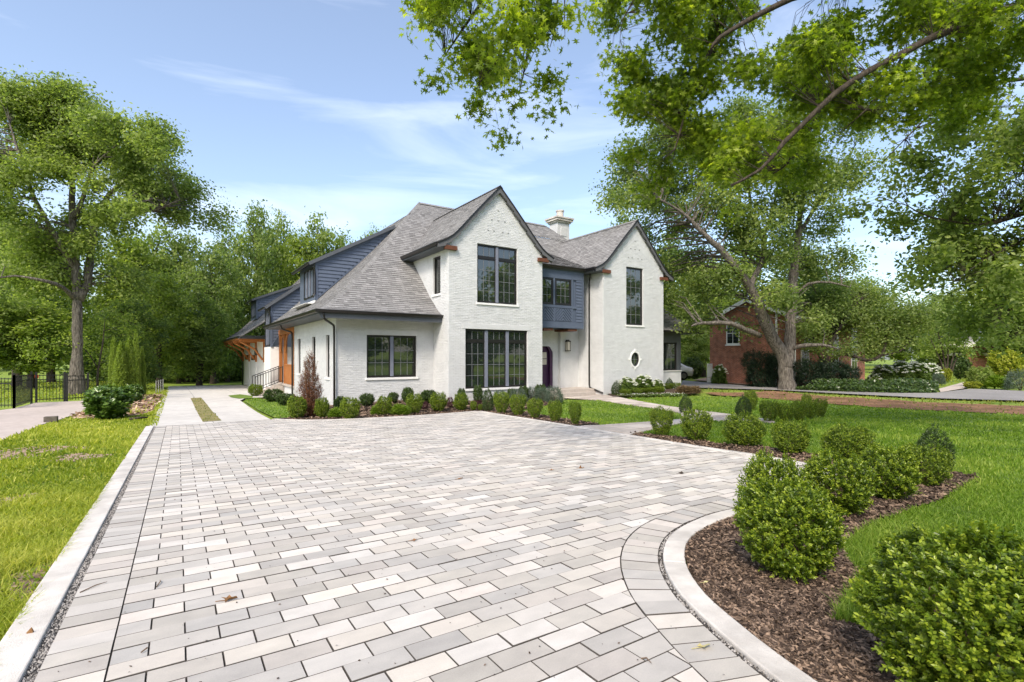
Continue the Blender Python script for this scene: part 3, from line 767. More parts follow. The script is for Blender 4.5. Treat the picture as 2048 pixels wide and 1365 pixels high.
# oval window: moulded surround with four keystones, dark rim, glass
def ring(mb, fr, c, z, r0, r1, k0, k1, o0, o1, n=40):
    for i in range(n):
        t0, t1 = 2*math.pi*i/n, 2*math.pi*(i+1)/n
        e = lambda t_, ra, rb, o: fr.p(c+ra*math.cos(t_), z+rb*math.sin(t_), o)
        v_ = [e(t0,r0,k0,o1), e(t1,r0,k0,o1), e(t1,r1,k1,o1), e(t0,r1,k1,o1), e(t0,r0,k0,o0), e(t1,r0,k0,o0), e(t1,r1,k1,o0), e(t0,r1,k1,o0)]
        mb.add(v_, [(0,1,2,3)[::-1], (3,2,6,7)[::-1], (1,0,4,5)[::-1]])
m = MB(); ring(m, F_R, OV[0], OV[1], OV[2], OV[2]+.075, OV[3], OV[3]+.075, -.14, .035)
for i in range(48):
    t0_, t1_ = 2*math.pi*i/48, 2*math.pi*(i+1)/48; rc = lambda t_: min(.315/max(1e-6, abs(math.cos(t_))), .375/max(1e-6, abs(math.sin(t_))))
    m.add([F_R.p(OV[0]+OV[2]*math.cos(t0_), OV[1]+OV[3]*math.sin(t0_), .006), F_R.p(OV[0]+rc(t0_)*math.cos(t0_), OV[1]+rc(t0_)*math.sin(t0_), .006), F_R.p(OV[0]+rc(t1_)*math.cos(t1_), OV[1]+rc(t1_)*math.sin(t1_), .006), F_R.p(OV[0]+OV[2]*math.cos(t1_), OV[1]+OV[3]*math.sin(t1_), .006)], [(0,1,2,3)])
m.add([F_R.p(W_O[0]-.02, W_O[2]-.02, -.1), F_R.p(W_O[1]+.02, W_O[2]-.02, -.1), F_R.p(W_O[1]+.02, W_O[3]+.02, -.1), F_R.p(W_O[0]-.02, W_O[3]+.02, -.1)], [(0,1,2,3)])
ow = m.build('oval_window', M_WHITE, HOUSE)
m = MB(); ring(m, F_R, OV[0], OV[1], OV[2]-.04, OV[2]+.005, OV[3]-.04, OV[3]+.005, -.08, -.01); m.build('rim', M_BRONZE, ow)
m = MB(); m.add([F_R.p(OV[0]+(OV[2]-.03)*math.cos(t_), OV[1]+(OV[3]-.03)*math.sin(t_), -.07) for t_ in np.linspace(0, 6.2832, 33)[:-1]], [tuple(range(32))]); m.build('pane', M_GLASSDK, ow)
m = MB(); F_R.box(m, OV[0]-.008, OV[0]+.008, OV[1]-.32, OV[1]+.32, -.068, -.055); F_R.box(m, OV[0]-.26, OV[0]+.26, OV[1]-.008, OV[1]+.008, -.066, -.057); m.build('muntin', M_MUNT, ow)
for da, dz_ in ((0,.47),(0,-.47),(.42,0),(-.42,0)):
    m = MB(); F_R.box(m, OV[0]+da-.05, OV[0]+da+.05, OV[1]+dz_-.045, OV[1]+dz_+.045, 0, .05); m.build('keystone', M_WHITE, ow)
# recessed entry between the gables
F_E = Fr(XG2, YD, 1, 0)
DR0, DR1 = .95, 2.26                            # door opening along the entry wall
wall(F_E, XR-XG2, BASE, 2.85, [(DR0, DR1, -.30, 1.80)], skipz=-.4)
fill = MB()                                      # wall above the pointed arch
def archz(a):                                    # pointed four-centred arch
    t_ = abs((a-(DR0+DR1)/2)/((DR1-DR0)/2)); return 1.50+.62*(1-t_**2.2)*(1-.18*t_)
n_ = 16
for k in range(n_):
    a, b_ = DR0+(DR1-DR0)*k/n_, DR0+(DR1-DR0)*(k+1)/n_
    fill.add([F_E.p(a, min(archz(a), 1.80), .003), F_E.p(b_, min(archz(b_), 1.80), .003), F_E.p(b_, 1.81, .003), F_E.p(a, 1.81, .003)], [(0,1,2,3)])
fill.build('arch_spandrel', M_BRICK, HOUSE)
d = MB(); da0, da1 = DR0+.16, DR1-.16
za = lambda a: min(1.79, archz(DR0+(a-da0)/(da1-da0)*(DR1-DR0))-.05)
for k in range(n_):
    a, b_ = da0+(da1-da0)*k/n_, da0+(da1-da0)*(k+1)/n_
    d.add([F_E.p(a,-.29,-.16), F_E.p(b_,-.29,-.16), F_E.p(b_,za(b_),-.16), F_E.p(a,za(a),-.16)], [(0,1,2,3)])
door = d.build('front_door', M_DOOR, HOUSE)
fm = MB()
for k in range(n_):
    a, b_ = DR0+(DR1-DR0)*k/n_, DR0+(DR1-DR0)*(k+1)/n_
    a2, b2 = da0+(da1-da0)*k/n_, da0+(da1-da0)*(k+1)/n_
    fm.add([F_E.p(a,min(archz(a),1.8),-.03), F_E.p(b_,min(archz(b_),1.8),-.03), F_E.p(b2,za(b2),-.03), F_E.p(a2,za(a2),-.03), F_E.p(a2,za(a2),-.16), F_E.p(b2,za(b2),-.16)], [(3,2,1,0),(4,5,2,3)])
for sa, sb in ((DR0, da0), (da1, DR1)): F_E.box(fm, sa, sb, -.3, 1.5, -.16, -.03)
fm.build('door_frame', M_DOOR, door)
m = MB()
for k in range(1, 5): a = da0+(da1-da0)*k/5; F_E.box(m, a-.006, a+.006, -.25, .72, -.16, -.150)
F_E.box(m, da0+.05, da1-.05, .74, .82, -.16, -.13); m.build('door_moulding', M_DOOR, door)
for k, (pa0, pa1) in enumerate(((da0+.12, (da0+da1)/2-.02), ((da0+da1)/2+.02, da1-.12))):
    for (b0, b1) in ((.88, 1.16), (1.19, 1.5)):
        m = MB(); m.add([F_E.p(pa0,b0,-.154), F_E.p(pa1,b0,-.154), F_E.p(pa1,b1,-.154), F_E.p(pa0,b1,-.154)], [(0,1,2,3)]); m.build('pane', M_COPPER, door)
m = MB(); F_E.box(m, da0+.05, da0+.09, .55, .70, -.16, -.10); m.build('handle', M_CHROME, door)
pil = MB(); F_E.box(pil, DR1+.36, XR-XG2, -.30, 2.68, 0, .16); pil.build('wall_return', M_BRICK, HOUSE)
bb = MB(); z = -.30; n = 0
while z < 2.6:
    a = DR1+.36-(n % 2)*.1
    while a < XR-XG2:
        b0, b1 = max(a+.005, DR1+.36), min(a+.205, XR-XG2)
        if b1-b0 > .03: F_E.box(bb, b0, b1, z+.005, z+.0617, .158, .160+random.uniform(.003,.008))
        a += .21
    z += .0667; n += 1
bb.build('brick_courses', M_BRICK, HOUSE, kind='stuff')
# lantern
LA, LZ = DR1+.36+.40, 1.83
lan = empty('lantern', F_E.p(LA, LZ, .18)); lan.parent = HOUSE; lan.location = Vector(F_E.p(LA, LZ, .18))-HOUSE.location
m = MB(); F_E.box(m, LA-.10, LA+.10, LZ-.27, LZ+.27, .168, .19); F_E.box(m, LA-.12, LA+.12, LZ+.20, LZ+.26, .19, .36); F_E.box(m, LA-.12, LA+.12, LZ-.27, LZ-.23, .19, .36); F_E.box(m, LA-.07, LA+.07, LZ+.26, LZ+.31, .19, .31)
for sa in (-.115, .097): 
    for so in (.335,): F_E.box(m, LA+sa, LA+sa+.018, LZ-.23, LZ+.20, so, so+.02)
m.build('lantern_frame', M_BRONZE, lan)
m = MB(); F_E.box(m, LA-.10, LA+.10, LZ-.23, LZ+.20, .20, .34); m.build('lantern_glass', M_COPPER, lan)
# porch slab and step
m = MB(); m.box(XG2+.02, XR-.02, 18.55, YD-.002, -.75, -.30); m.build('porch_slab', M_STEP, HOUSE)
m = MB(); m.box(XG2+.35, XR-.35, 18.15, 18.545, -.75, -.44); m.build('porch_step', M_STEP, HOUSE)

# the blue oriel above the door
YB, BX0, BX1, BZ0, BZ1 = 18.78, XG2+.01, 16.92, 2.66, 5.50
F_B = Fr(BX0, YB, 1, 0); BL_ = BX1-BX0
m = MB(); m.box(BX0, BX1, YB+.01, YD-.01, BZ0+.02, BZ1); ori = m.build('oriel', M_BLUE, HOUSE)
m = MB(); F_B.box(m, 0, BL_+.02, BZ0, BZ0+.30, 0, .04); F_B.box(m, 0, BL_+.02, BZ0-.02, BZ0-.001, 0, .02)
F_B.box(m, 0, BL_+.02, 5.02, BZ1, 0, .04); F_B.box(m, 0, BL_-.45, 3.62, 3.74, 0, .045)
for a in (.22, 1.28, 2.40): F_B.box(m, a, a+.10, BZ0+.31, 3.61, 0, .038); F_B.box(m, a, a+.10, 3.75, 5.01, 0, .038)
F_B.box(m, BL_-.06, BL_+.02, BZ0+.31, 5.01, 0, .042)
m.build('oriel_trim', M_BLUE, ori)
F_BS = Fr(BX1, YB, 0, 1)
z = BZ0+.32
while z < 4.98:
    m = MB(); m.add([F_B.p(BL_-.47,z,.040), F_B.p(BL_-.07,z,.040), F_B.p(BL_-.07,z+.165,.008), F_B.p(BL_-.47,z+.165,.008), F_B.p(BL_-.47,z,0), F_B.p(BL_-.07,z,0)], [(0,1,2,3),(4,5,1,0)])
    m.build('siding_board', M_BLUE, ori); z += .15
for c0, c1 in ((-.2, .22), (.32, 1.28), (1.38, 2.40)):
    mid_ = (c0+c1)/2; zb0, zb1 = BZ0+.33, 3.60; k = -12
    while k < 16:
        for sgn in (-1, 1):
            za_ = zb0+k*.15
            # one diagonal board of the chevron, clipped to its half of the panel
            a_in, a_out = mid_, (c1 if sgn > 0 else max(c0, 0)); run = abs(a_out-a_in)
            if run < .03: continue
            poly = [(0, za_+run), (run, za_), (run, za_+.10), (0, za_+run+.10)]
            poly = [(a_, z_) for a_, z_ in poly]
            poly = clip_convex(poly, [(0, zb0), (run, zb0), (run, zb1), (0, zb1)])
            if len(poly) < 3 or abs(area(poly)) < .002: continue
            pts = [(mid_+sgn*a_, z_) for a_, z_ in poly]
            if sgn < 0: pts = pts[::-1]
            if area(pts) < 0: pts = pts[::-1]
            n2_ = len(pts); m = MB()
            m.add([F_B.p(a_, z_, .004) for a_, z_ in pts]+[F_B.p(a_, z_, .034) for a_, z_ in pts], [tuple(range(n2_, 2*n2_))]+[(i_, (i_+1) % n2_, (i_+1) % n2_+n2_, i_+n2_) for i_ in range(n2_)])
            m.build('chevron_board', M_BLUE, ori)
        k += 1
for o in ((.02, .22, 3.76, 5.0), (.34, 1.26, 3.76, 5.0), (1.40, 2.38, 3.76, 5.0)):
    window(F_B, *o, bays=1, nx=3 if o[1] > .5 else 1, ny=3, set_=.036, sill=False, fw=.05)
for a in (.75, 2.25):
    m = MB(); F_B.box(m, a, a+.55, BZ0-.13, BZ0-.022, -1.1, -.02); m.build('timber_bracket', M_CORBEL, HOUSE)

# bay on the right side
F_Y = Fr(XR2, 19.2, 1, 0); YL = 3.06
m = MB(); F_Y.box(m, 0, YL, -1.0, .42, -1.6, 0); bay = m.build('bay_wall', M_BRICK, HOUSE)
m = MB(); F_Y.box(m, 0, YL+.04, .425, .47, -1.6, .05); m.build('bay_ledge', M_WHITE, HOUSE)
m = MB(); F_Y.box(m, 0, YL, 2.10, 2.80, -1.6, -.02); F_Y.box(m, 2.72, YL, .475, 2.098, -1.6, -.02); F_Y.box(m, .98, 1.12, .475, 2.098, -.2, -.02); F_Y.box(m, 0, 2.72, .475, 2.09, -1.6, -.3)
m.build('bay_panel', M_SLATE, HOUSE)
window(F_Y, .0, .98, .475, 2.095, bays=1, nx=3, ny=1, sill=False); window(F_Y, 1.12, 2.72, .475, 2.095, bays=1, nx=4, ny=1, sill=False)

# ---------------- roofs: deck with laid shingles
def roof(fn, a0, a1, smin, smax, name='roof', course=.14, seed=0, eave=0.0, parent=None):
    """fn(s, a) -> point on the slope; a climbs the slope, s runs along it"""
    st = random.Random(seed); na = max(3, int((a1-a0)/.12)); m = MB()
    aa = np.linspace(a0, a1, na)
    for u, v_ in zip(aa[:-1], aa[1:]):
        l0, r0, l1, r1 = smin(u), smax(u), smin(v_), smax(v_)
        if r0-l0 < .01 and r1-l1 < .01: continue
        r0, r1 = max(r0, l0), max(r1, l1)
        P4 = [fn(l0,u), fn(r0,u), fn(r1,v_), fn(l1,v_)]
        dn = [(p[0], p[1], p[2]-.05) for p in P4]
        m.hexa(dn, [(p[0],p[1],p[2]-.012) for p in P4])
    deck = m.build(name, M_SHDECK, parent or HOUSE)
    sh = MB(); a = a0
    # step by slope length
    while a < a1-.02:
        p0, p1 = Vector(fn(0, a)), Vector(fn(0, min(a+.02, a1)))
        k = max(.3, (p1-p0).length/.02) if a+.02 <= a1 else 1
        b_ = min(a+course/k, a1); l0, r0, l1, r1 = smin(a), smax(a), smin(b_), smax(b_)
        s = min(l0, l1)-st.random()*.3; hi = max(r0, r1)
        while s < hi:
            w_ = st.choice((.14,.17,.2,.24,.3)); e = s+w_; g = .002
            f0, f1, h0, h1 = max(s+g, l0), min(e-g, r0), max(s+g, l1), min(e-g, r1)
            if f1-f0 > .012 or h1-h0 > .012:
                f1 = max(f1, f0); h1 = max(h1, h0)
                lift = st.choice((.016,.018,.024)); 
                A, B_, C2, D_ = fn(f0,a), fn(f1,a), fn(h1,b_), fn(h0,b_)
                up = lambda p, q_: (p[0], p[1], p[2]+q_)
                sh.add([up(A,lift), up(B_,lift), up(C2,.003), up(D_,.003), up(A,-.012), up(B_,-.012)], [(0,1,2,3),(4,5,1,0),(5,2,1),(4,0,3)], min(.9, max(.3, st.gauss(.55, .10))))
                for q_ in (-3, -2, -1): sh.t[q_] = .0  # butt and side faces black like asphalt edges; course shadow lines painted in
            s = e
        a = b_
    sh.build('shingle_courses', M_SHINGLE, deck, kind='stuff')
    return deck
M_SHDECK = noise_mat('roof_deck', (.035,.034,.033), (.05,.048,.046), 20, .9)
EX, EY = 4.25, 18.43
zmax = 9.5; fmain = lambda s, a: (s, EY+a, hipz(a))
def right_main(a):
    z = hipz(a)
    if z < 5.75: return XG
    if z < 8.40: return 11.41-rgab(z)
    return 19.6+(6.73-a)
roof(fmain, 0, 6.73, lambda a: EX+a, right_main, seed=1)
roof(fmain, 3.6, 6.73, lambda a: (11.41+rgab(hipz(a)) if hipz(a) < 8.4 else 30), lambda a: 19.6+(6.73-a)+.0, seed=2)
fleft = lambda s, a: (EX+a, -s, hipz(a))
roof(fleft, 0, 5.68, lambda a: -30.8, lambda a: -(EY+a), seed=3)
roof(lambda s, a: (EX+a, -s, hipz(a)), 5.68, 6.73, lambda a: -(24.11+.01), lambda a: -(EY+a), seed=4)
fback = lambda s, a: (9.93+a, 24.1+s, 8.45-a)
roof(fback, 0, 2.2, lambda a: 0, lambda a: 7, seed=44)
# hip cap
hc = MB()
for k in range(66):
    a = .04+k*.102
    if a > 6.7: break
    p = Vector((EX+a, EY+a, hipz(a))); q_ = Vector((EX+a+.13, EY+a+.13, hipz(a+.13)))
    dirv = (q_-p).normalized(); sd = Vector((1,-1,0)).normalized()
    for sgn in (1, -1):
        o = sd*sgn*.13; dz_ = Vector((0,0,-.115*(.75 if a < .7 else 1)))
        A = [p+Vector((0,0,.04)), p+o+dz_+Vector((0,0,.038)), q_+o+dz_+Vector((0,0,.018)), q_+Vector((0,0,.02))]
        if sgn < 0: A = A[::-1]
        hc.add([tuple(v_) for v_ in A]+[tuple(v_-Vector((0,0,.02))) for v_ in A], [(0,1,2,3),(0,4,5,1),(1,5,6,2),(2,6,7,3),(3,7,4,0)], random.uniform(.42, .66))
hc.build('hip_cap', M_SHINGLE, HOUSE)
def ridge_cap(p, q_, w_=.14):
    m = MB(); p, q_ = Vector(p), Vector(q_); d_ = (q_-p); n = int(d_.length/.16); d_ = d_.normalized(); sd = d_.cross(Vector((0,0,1))).normalized()
    for k in range(n):
        a = p+d_*k*.16; b_ = a+d_*.2
        for sgn in (1, -1):
            o = sd*sgn*w_+Vector((0,0,-w_*.85)); A = [a+Vector((0,0,.03)), a+o+Vector((0,0,.028)), b_+o+Vector((0,0,.012)), b_+Vector((0,0,.014))]
            if sgn < 0: A = A[::-1]
            m.add([tuple(v_) for v_ in A], [(0,1,2,3)], random.uniform(.42, .66))
    m.build('ridge_cap', M_SHINGLE, HOUSE)
YF = 17.76
roof(lambda s, a: (11.41-2.85+a, -s, zgab(2.85-a)), 0, 2.85, lambda a: -(EY+hipa(zgab(2.85-a))+.03), lambda a: -YF, seed=5)
mainY = lambda z: EY+hipa(z)+.05
roof(lambda s, a: (11.41+2.85-a, s, zgab(2.85-a)), 0, 2.85, lambda a: YF, lambda a: mainY(zgab(2.85-a)), seed=6)
YF2 = 17.83
roof(lambda s, a: (19.79-2.85+a, -s, zgab(2.85-a, RDZ)), 0, 2.85, lambda a: -mainY(zgab(2.85-a, RDZ)), lambda a: -YF2, seed=7)
roof(lambda s, a: (19.79+2.85-a, s, zgab(2.85-a, RDZ)), 0, 2.85, lambda a: YF2, lambda a: 25.5, seed=8)
ridge_cap((11.41, YF, 8.43), (11.41, 24.1, 8.43)); ridge_cap((19.79, YF2, 8.29), (19.79, 24.4, 8.29)); ridge_cap((10.98, 25.16, 9.52), (19.6, 25.16, 9.52))
roof(lambda s, a: (s, 18.62+a, 5.58+.40*a), 0, 4.3, lambda a: max(XG2, 11.41+rgab(5.58+.4*a)), lambda a: min(XR+.05, 19.79-rgab(5.58+.4*a, RDZ)), seed=9)
# roof over the bay
BHP = [(0,2.78),(.4,3.02),(.9,3.50),(1.6,4.22),(4,6.6)]
bz = lambda a: float(np.interp(a, [p[0] for p in BHP], [p[1] for p in BHP]))
roof(lambda s, a: (s, 18.9+a, bz(a)), 0, 2.6, lambda a: XR2, lambda a: 26.7-a, seed=10)
roof(lambda s, a: (26.7-a, s, bz(a)), 0, 2.6, lambda a: 18.9+a, lambda a: 25, seed=11)
m = MB(); m.box(XR2, 26.62, 18.98, 24.9, 2.66, 2.74); m.build('soffit', M_SLATE, HOUSE)
m = MB(); m.box(XR2, 26.75, 18.84, 18.93, 2.66, 2.79); m.box(26.68, 26.76, 18.94, 25, 2.66, 2.79); m.build('gutter', M_BRONZE, HOUSE)
# rake boards follow the flared gables
def rake(cx, y, dz, name='rake_board'):
    for sgn in (-1, 1):
        m = MB(); R_ = [2.87,2.5,2.2,1.85,1.4,1.05,.7,.35,0]
        for ra, rb in zip(R_[:-1], R_[1:]):
            za_, zb_ = zgab(ra, dz), zgab(rb, dz); t_ = .21
            xa, xb = cx+sgn*ra, cx+sgn*rb
            P4 = [(xa, za_-.012-t_*.9), (xb, zb_-.012-t_*1.25), (xb, zb_-.012), (xa, za_-.012)]
            if sgn > 0: P4 = [P4[1], P4[0], P4[3], P4[2]]
            m.add([(p[0], y-.03, p[1]) for p in P4]+[(p[0], y+.16, p[1]) for p in P4], [(0,1,2,3),(7,6,5,4),(0,4,5,1),(2,6,7,3)])
        bm = bmesh.new(); me = m.mesh(name); bm.from_mesh(me); bmesh.ops.remove_doubles(bm, verts=bm.verts[:], dist=1e-4); bm.to_mesh(me); bm.free()
        link(name, me, M_RAKE, HOUSE)
        m = MB()
        for ra, rb in zip(R_[:-1], R_[1:]):
            m.beam((cx+sgn*ra, y-.045, zgab(ra, dz)-.02), (cx+sgn*rb, y-.045, zgab(rb, dz)-.02), .035, .045)
        m.build('drip_edge', M_BRONZE, HOUSE)
rake(11.41, YF+.05, 0); rake(19.79, YF2+.05, RDZ)
for cx, yy_, zt in ((XG-.22, YG, 5.66), (XG2-.28, YG, 5.66), (XR-.15, Y3, 5.54), (XR2-.32, Y3, 5.54)):
    m = MB(); m.box(cx, cx+.55, yy_-.14, yy_-.012, zt-.16, zt); m.build('timber_corbel', M_CORBEL, HOUSE)
for fr, c, zt in ((F_G, GM, 7.42), (F_R, RM, 7.22)):
    m = MB()
    for a, z in ((0, 0), (-.32, -.42), (0, -.42), (.32, -.42), (-.5, -.88), (-.22, -.88), (.22, -.88), (.5, -.88)): fr.box(m, c+a-.035, c+a+.035, zt+z-.018, zt+z+.018, .002, .020, .5)
    m.build('projecting_brick', M_BRICKDOT, HOUSE)
for xa_, xb_, yy_, zz_ in ((11.41-2.83, XG-.004, YG, 5.63), (19.79-2.83, XR-.004, Y3, 5.49)):
    m = MB(); m.box(xa_, xb_, yy_-.12, yy_+3.2, zz_, zz_+.10); m.build('eave_board', M_SLATE, HOUSE)
# gutters, soffits, fascias
def gutter(p, q_, size=.12, out=(0,-1)):
    m = MB(); ox, oy = out
    prof = [(-.02,-.5),(-.02,.5),(.95,.5),(1.0,.35),(.9,.1),(.75,-.35),(.55,-.5)]
    vs = []
    for e in (p, q_): vs += [(e[0]+ox*u*size, e[1]+oy*u*size, e[2]+v_*size) for u, v_ in prof]
    n = len(prof); m.add(vs, [(k, (k+1) % n, (k+1) % n+n, k+n) for k in range(n)]+[tuple(range(n))[::-1], tuple(range(n, 2*n))])
    return m.build('gutter', M_BRONZE, HOUSE)
gutter((EX-.09, EY+.03, 2.90), (9.5, EY+.03, 2.90)); gutter((EX+.03, EY-.09, 2.90), (EX+.03, 30.8, 2.90), out=(-1,0))
m = MB(); m.box(EX+.04, XG, EY+.04, Y1+.02, 2.78, 2.85); m.build('soffit', M_SLATE, HOUSE)
m = MB(); m.box(EX+.04, X1+.02, Y1+.021, 30.8, 2.78, 2.85); m.build('soffit', M_SLATE, HOUSE)
m = MB(); m.box(XG-.3, XG-.003, EY+.06, Y1-.0, 2.60, 2.775) if False else m.box(EX+.10, XG+.0, EY+.045, EY+.10, 2.66, 2.84); m.build('fascia', M_SLATE, HOUSE)
gutter((11.41-2.83, YF+.05, 5.68), (11.41-2.83, 21.45, 5.68), out=(-1,0)); gutter((19.79-2.83, YF2+.05, 5.54), (19.79-2.83, 20.9, 5.54), out=(-1,0))
m = MB(); m.box(11.41-2.83, XG-.002, YG-.1, 21.6, 5.56, 5.62); m.build('soffit', M_SLATE, HOUSE)
m = MB(); m.box(19.79-2.83, XR-.002, Y3-.1, 21.2, 5.42, 5.48); m.build('soffit', M_SLATE, HOUSE)
gutter((XG2+.02, 18.64, 5.54), (XR-.02, 18.64, 5.54))
m = MB(); m.box(XG2+.01, XR-.005, 18.66, YD, 5.44, 5.50); m.build('soffit', M_SLATE, HOUSE)
def downspout(pts, r_=.042):
    m = MB(); P_ = catmull3(pts); m.tube(P_, r_, 8); return m.build('downspout', M_BRONZE, HOUSE, smooth=True)
def catmull3(pts):
    out = []
    for i in range(len(pts)-1):
        a, b_ = Vector(pts[i]), Vector(pts[i+1])
        out.append(a+(b_-a)*(.12 if i else 0)); out.append(a+(b_-a)*.5); out.append(a+(b_-a)*(.88 if i < len(pts)-2 else 1))
    return out
downspout([(4.45, EY+.02, 2.84), (4.5, EY+.1, 2.62), (5.0, Y1-.10, 2.45), (5.02, Y1-.07, 2.3), (5.03, Y1-.07, -.72)])
downspout([(4.30, 26.0, 2.84), (4.4, 26.2, 2.6), (4.98, 27.0, 2.5), (5.02, 27.05, 2.3), (5.02, 27.05, -.72)])
downspout([(17.25, 18.6, 5.48), (17.38, 18.75, 5.3), (17.49, 18.92, 5.2), (17.49, 18.94, 5.0), (17.49, 18.94, -.1), (17.49, 18.9, -.28), (17.52, 18.0, -.50)])

# dormers
def dormer(xf, y0, y1, zf, zt, xb, zb, wins, trim=M_SLATE, ov=.32, pitch=None):
    """shed dormer: window wall facing -X at xf from y0 (near) to y1, eave zt, running back up to (xb, zb)"""
    cheek = MB(); cheek.add([(xf,y0,zf),(xb,y0,zb-.30),(xb,y0,zb),(xf,y0,zt)], [(0,1,2,3)])
    cheek.add([(xf,y1,zf),(xf,y0,zf),(xf,y0,zt),(xf,y1,zt)], [(0,1,2,3)]); cheek.add([(xf,y1,zf),(xb,y1,zb-.3),(xb,y1,zb),(xf,y1,zt)], [(3,2,1,0)])
    dm = cheek.build('dormer', M_BLUE, HOUSE)
    sl_lo = lambda x: zf+(zb-.30-zf)*(x-xf)/(xb-xf); sl_hi = lambda x: zt+(zb-zt)*(x-xf)/(xb-xf)
    z = zf+.06
    while z < zb-.05:   # lap boards
        # the stretch of this board between the roof slope below and the eave line above
        lo = xf+.10 if z > zf else xf; hi = xb
        inv = lambda zz, a, b_: xf+(zz-a)*(xb-xf)/(b_-a)
        hi = min(xb, inv(z, zf, zb-.30)); lo = max(xf+.10, inv(z+.13, zt, zb))
        if hi-lo > .06:
            m = MB(); m.add([(lo,y0-.045,z),(hi,y0-.045,z),(hi,y0-.006,z+.185),(lo,y0-.006,z+.185),(lo,y0,z),(hi,y0,z)], [(0,1,2,3),(4,5,1,0)]); m.build('siding_board', M_BLUE, dm)
        z += .17
    m = MB(); m.box(xf-.012, xf+.09, y0-.052, y0+.01, zf-.02, zt-.02); m.beam((xf, y0-.035, zt-.09), (xb, y0-.035, zb-.09), .04, .15, up=(0,0,1))
    m.beam((xf, y0-.032, zf+.02), (xb, y0-.032, zb-.27), .02, .06); m.build('corner_trim', M_BLUE, dm)
    f = lambda s, a: (xf-ov+a, -s, zt-ov*(zb-zt)/(xb-xf)+a*(zb-zt)/(xb-xf)+.08)
    roof(f, 0, xb-xf+ov+.05, lambda a: -(y1+.15), lambda a: -(y0-.18), name='dormer_roof', seed=int(xf*100+y0), parent=None)
    zz = zt-ov*(zb-zt)/(xb-xf); m = MB(); m.beam((xf-ov, y0-.19, zz+.02), (xb+.02, y0-.19, zb+.02), .03, .15); m.build('dormer_fascia', trim, dm)
    gutter((xf-ov+.02, y0-.18, zz+.03), (xf-ov+.02, y1+.15, zz+.03), .10, out=(-1,0))
    fr = Fr(xf, y1, 0, -1)
    for o in wins: window(fr, *o, bays=3 if o[1]-o[0] > 1.2 else 1, nx=2, ny=1, set_=.03, mull=.07, sill=False)
    return dm
dm1 = dormer(5.44, 24.0, 27.3, 3.85, 5.62, 9.1, 7.66, [(1.0, 2.95, 4.05, 5.40)])
downspout([(5.30, 23.90, 5.40), (5.38, 23.92, 5.2), (5.40, 23.93, 4.9), (5.40, 23.93, 4.15), (5.30, 23.9, 3.95)], .035)
m = MB(); m.box(5.38, 5.43, 23.95, 27.3, 3.70, 3.84); m.box(5.0, 5.38, 23.98, 27.2, 3.68, 3.70); m.build('flashing', M_WHITE, HOUSE)
dm2 = dormer(4.70, 31.45, 33.6, 1.84, 4.25, 6.9, 5.95, [(.25, 1.95, 1.9, 4.15)])
dm3 = dormer(5.3, 42.0, 45.2, 4.1, 5.6, 9.0, 7.2, [(.3, 2.9, 4.3, 5.4)])
downspout([(4.45, 31.3, 4.05), (4.6, 31.33, 3.85), (4.66, 31.35, 3.5), (4.66, 31.35, 3.1)], .035)
# lower block under the tall bay, porch, garage
m = MB(); m.box(4.68, 7.5, 31.46, 33.7, -1.0, 1.835); m.build('bay_base', M_WHITE, HOUSE)
F_P = Fr(6.6, 31.4, 0, -1); wall(F_P, 4.4, -1.0, 2.8, bricks=False)
m = MB(); m.box(X1+.06, 6.6, 26.995, 27.0, -.9, 2.8); m.build('porch_side_wall', M_BRICK, HOUSE)
m = MB(); m.box(X1-.08, 6.6, 27.02, 31.4, -.28, -.18); m.build('porch_floor', M_STEP, HOUSE)
m = MB(); m.box(X1, 6.5, 27.02, 29.7, -1.0, -.285); m.build('porch_wall', M_BRICK, HOUSE)
m = MB(); m.box(X1-.01, X1+.17, 27.03, 31.42, 2.50, 2.775); m.build('porch_beam', M_CEDAR, HOUSE)
for y_ in (27.1, 29.75, 31.2):
    m = MB(); m.box(X1, X1+.16, y_, y_+.16, -.178, 2.497); post = m.build('porch_post', M_CEDAR, HOUSE)
    for sgn in (-1, 1):
        if (y_ < 27.5 and sgn < 0) or (y_ > 31 and sgn > 0): continue
        m = MB(); yc = y_+.08+sgn*.08
        m.tube([(X1+.08, yc+sgn*.01, 1.55), (X1+.08, yc+sgn*.10, 2.0), (X1+.08, yc+sgn*.34, 2.35), (X1+.08, yc+sgn*.62, 2.49)], .05, 6); m.build('arched_brace', M_CEDAR, post)
y_ = 27.30
while y_ < 29.65:
    m = MB(); m.box(X1+.04, X1+.075, y_, y_+.135, -.10, .80); m.build('railing_board', M_CEDAR, HOUSE); y_ += .143
m = MB(); m.box(X1+.01, X1+.12, 27.27, 29.74, .805, .87); m.box(X1+.02, X1+.10, 27.27, 29.74, -.165, -.105); m.build('porch_rail', M_CEDAR, HOUSE)
# steps up to the porch
for k in range(4):
    m = MB(); x0 = 3.75+k*.32; m.box(x0, X1+.01 if k == 3 else x0+.345, 29.9, 31.2, -1.0, -.68+k*.125-.0); m.build('stair_step', M_STEP, HOUSE)
for y_ in (29.92, 31.15):
    rl = MB(); z_at = lambda x: -.70+(x-3.75)/1.28*.50
    rl.beam((3.70, y_, z_at(3.7)+.92), (X1-.03, y_, z_at(X1-.03)+.92), .045, .035); rl.beam((3.70, y_, z_at(3.7)+.16), (X1-.03, y_, z_at(X1-.03)+.16), .03, .03)
    ra = rl.build('handrail', M_BLACK, HOUSE)
    for k in range(11):
        x = 3.72+k*.133; m = MB(); w_ = .02 if k not in (0, 10) else .036
        m.box(x-w_/2, x+w_/2, y_-w_/2, y_+w_/2, z_at(x)-.02 if w_ > .03 else z_at(x)+.15, z_at(x)+.91); m.build('baluster', M_BLACK, ra)
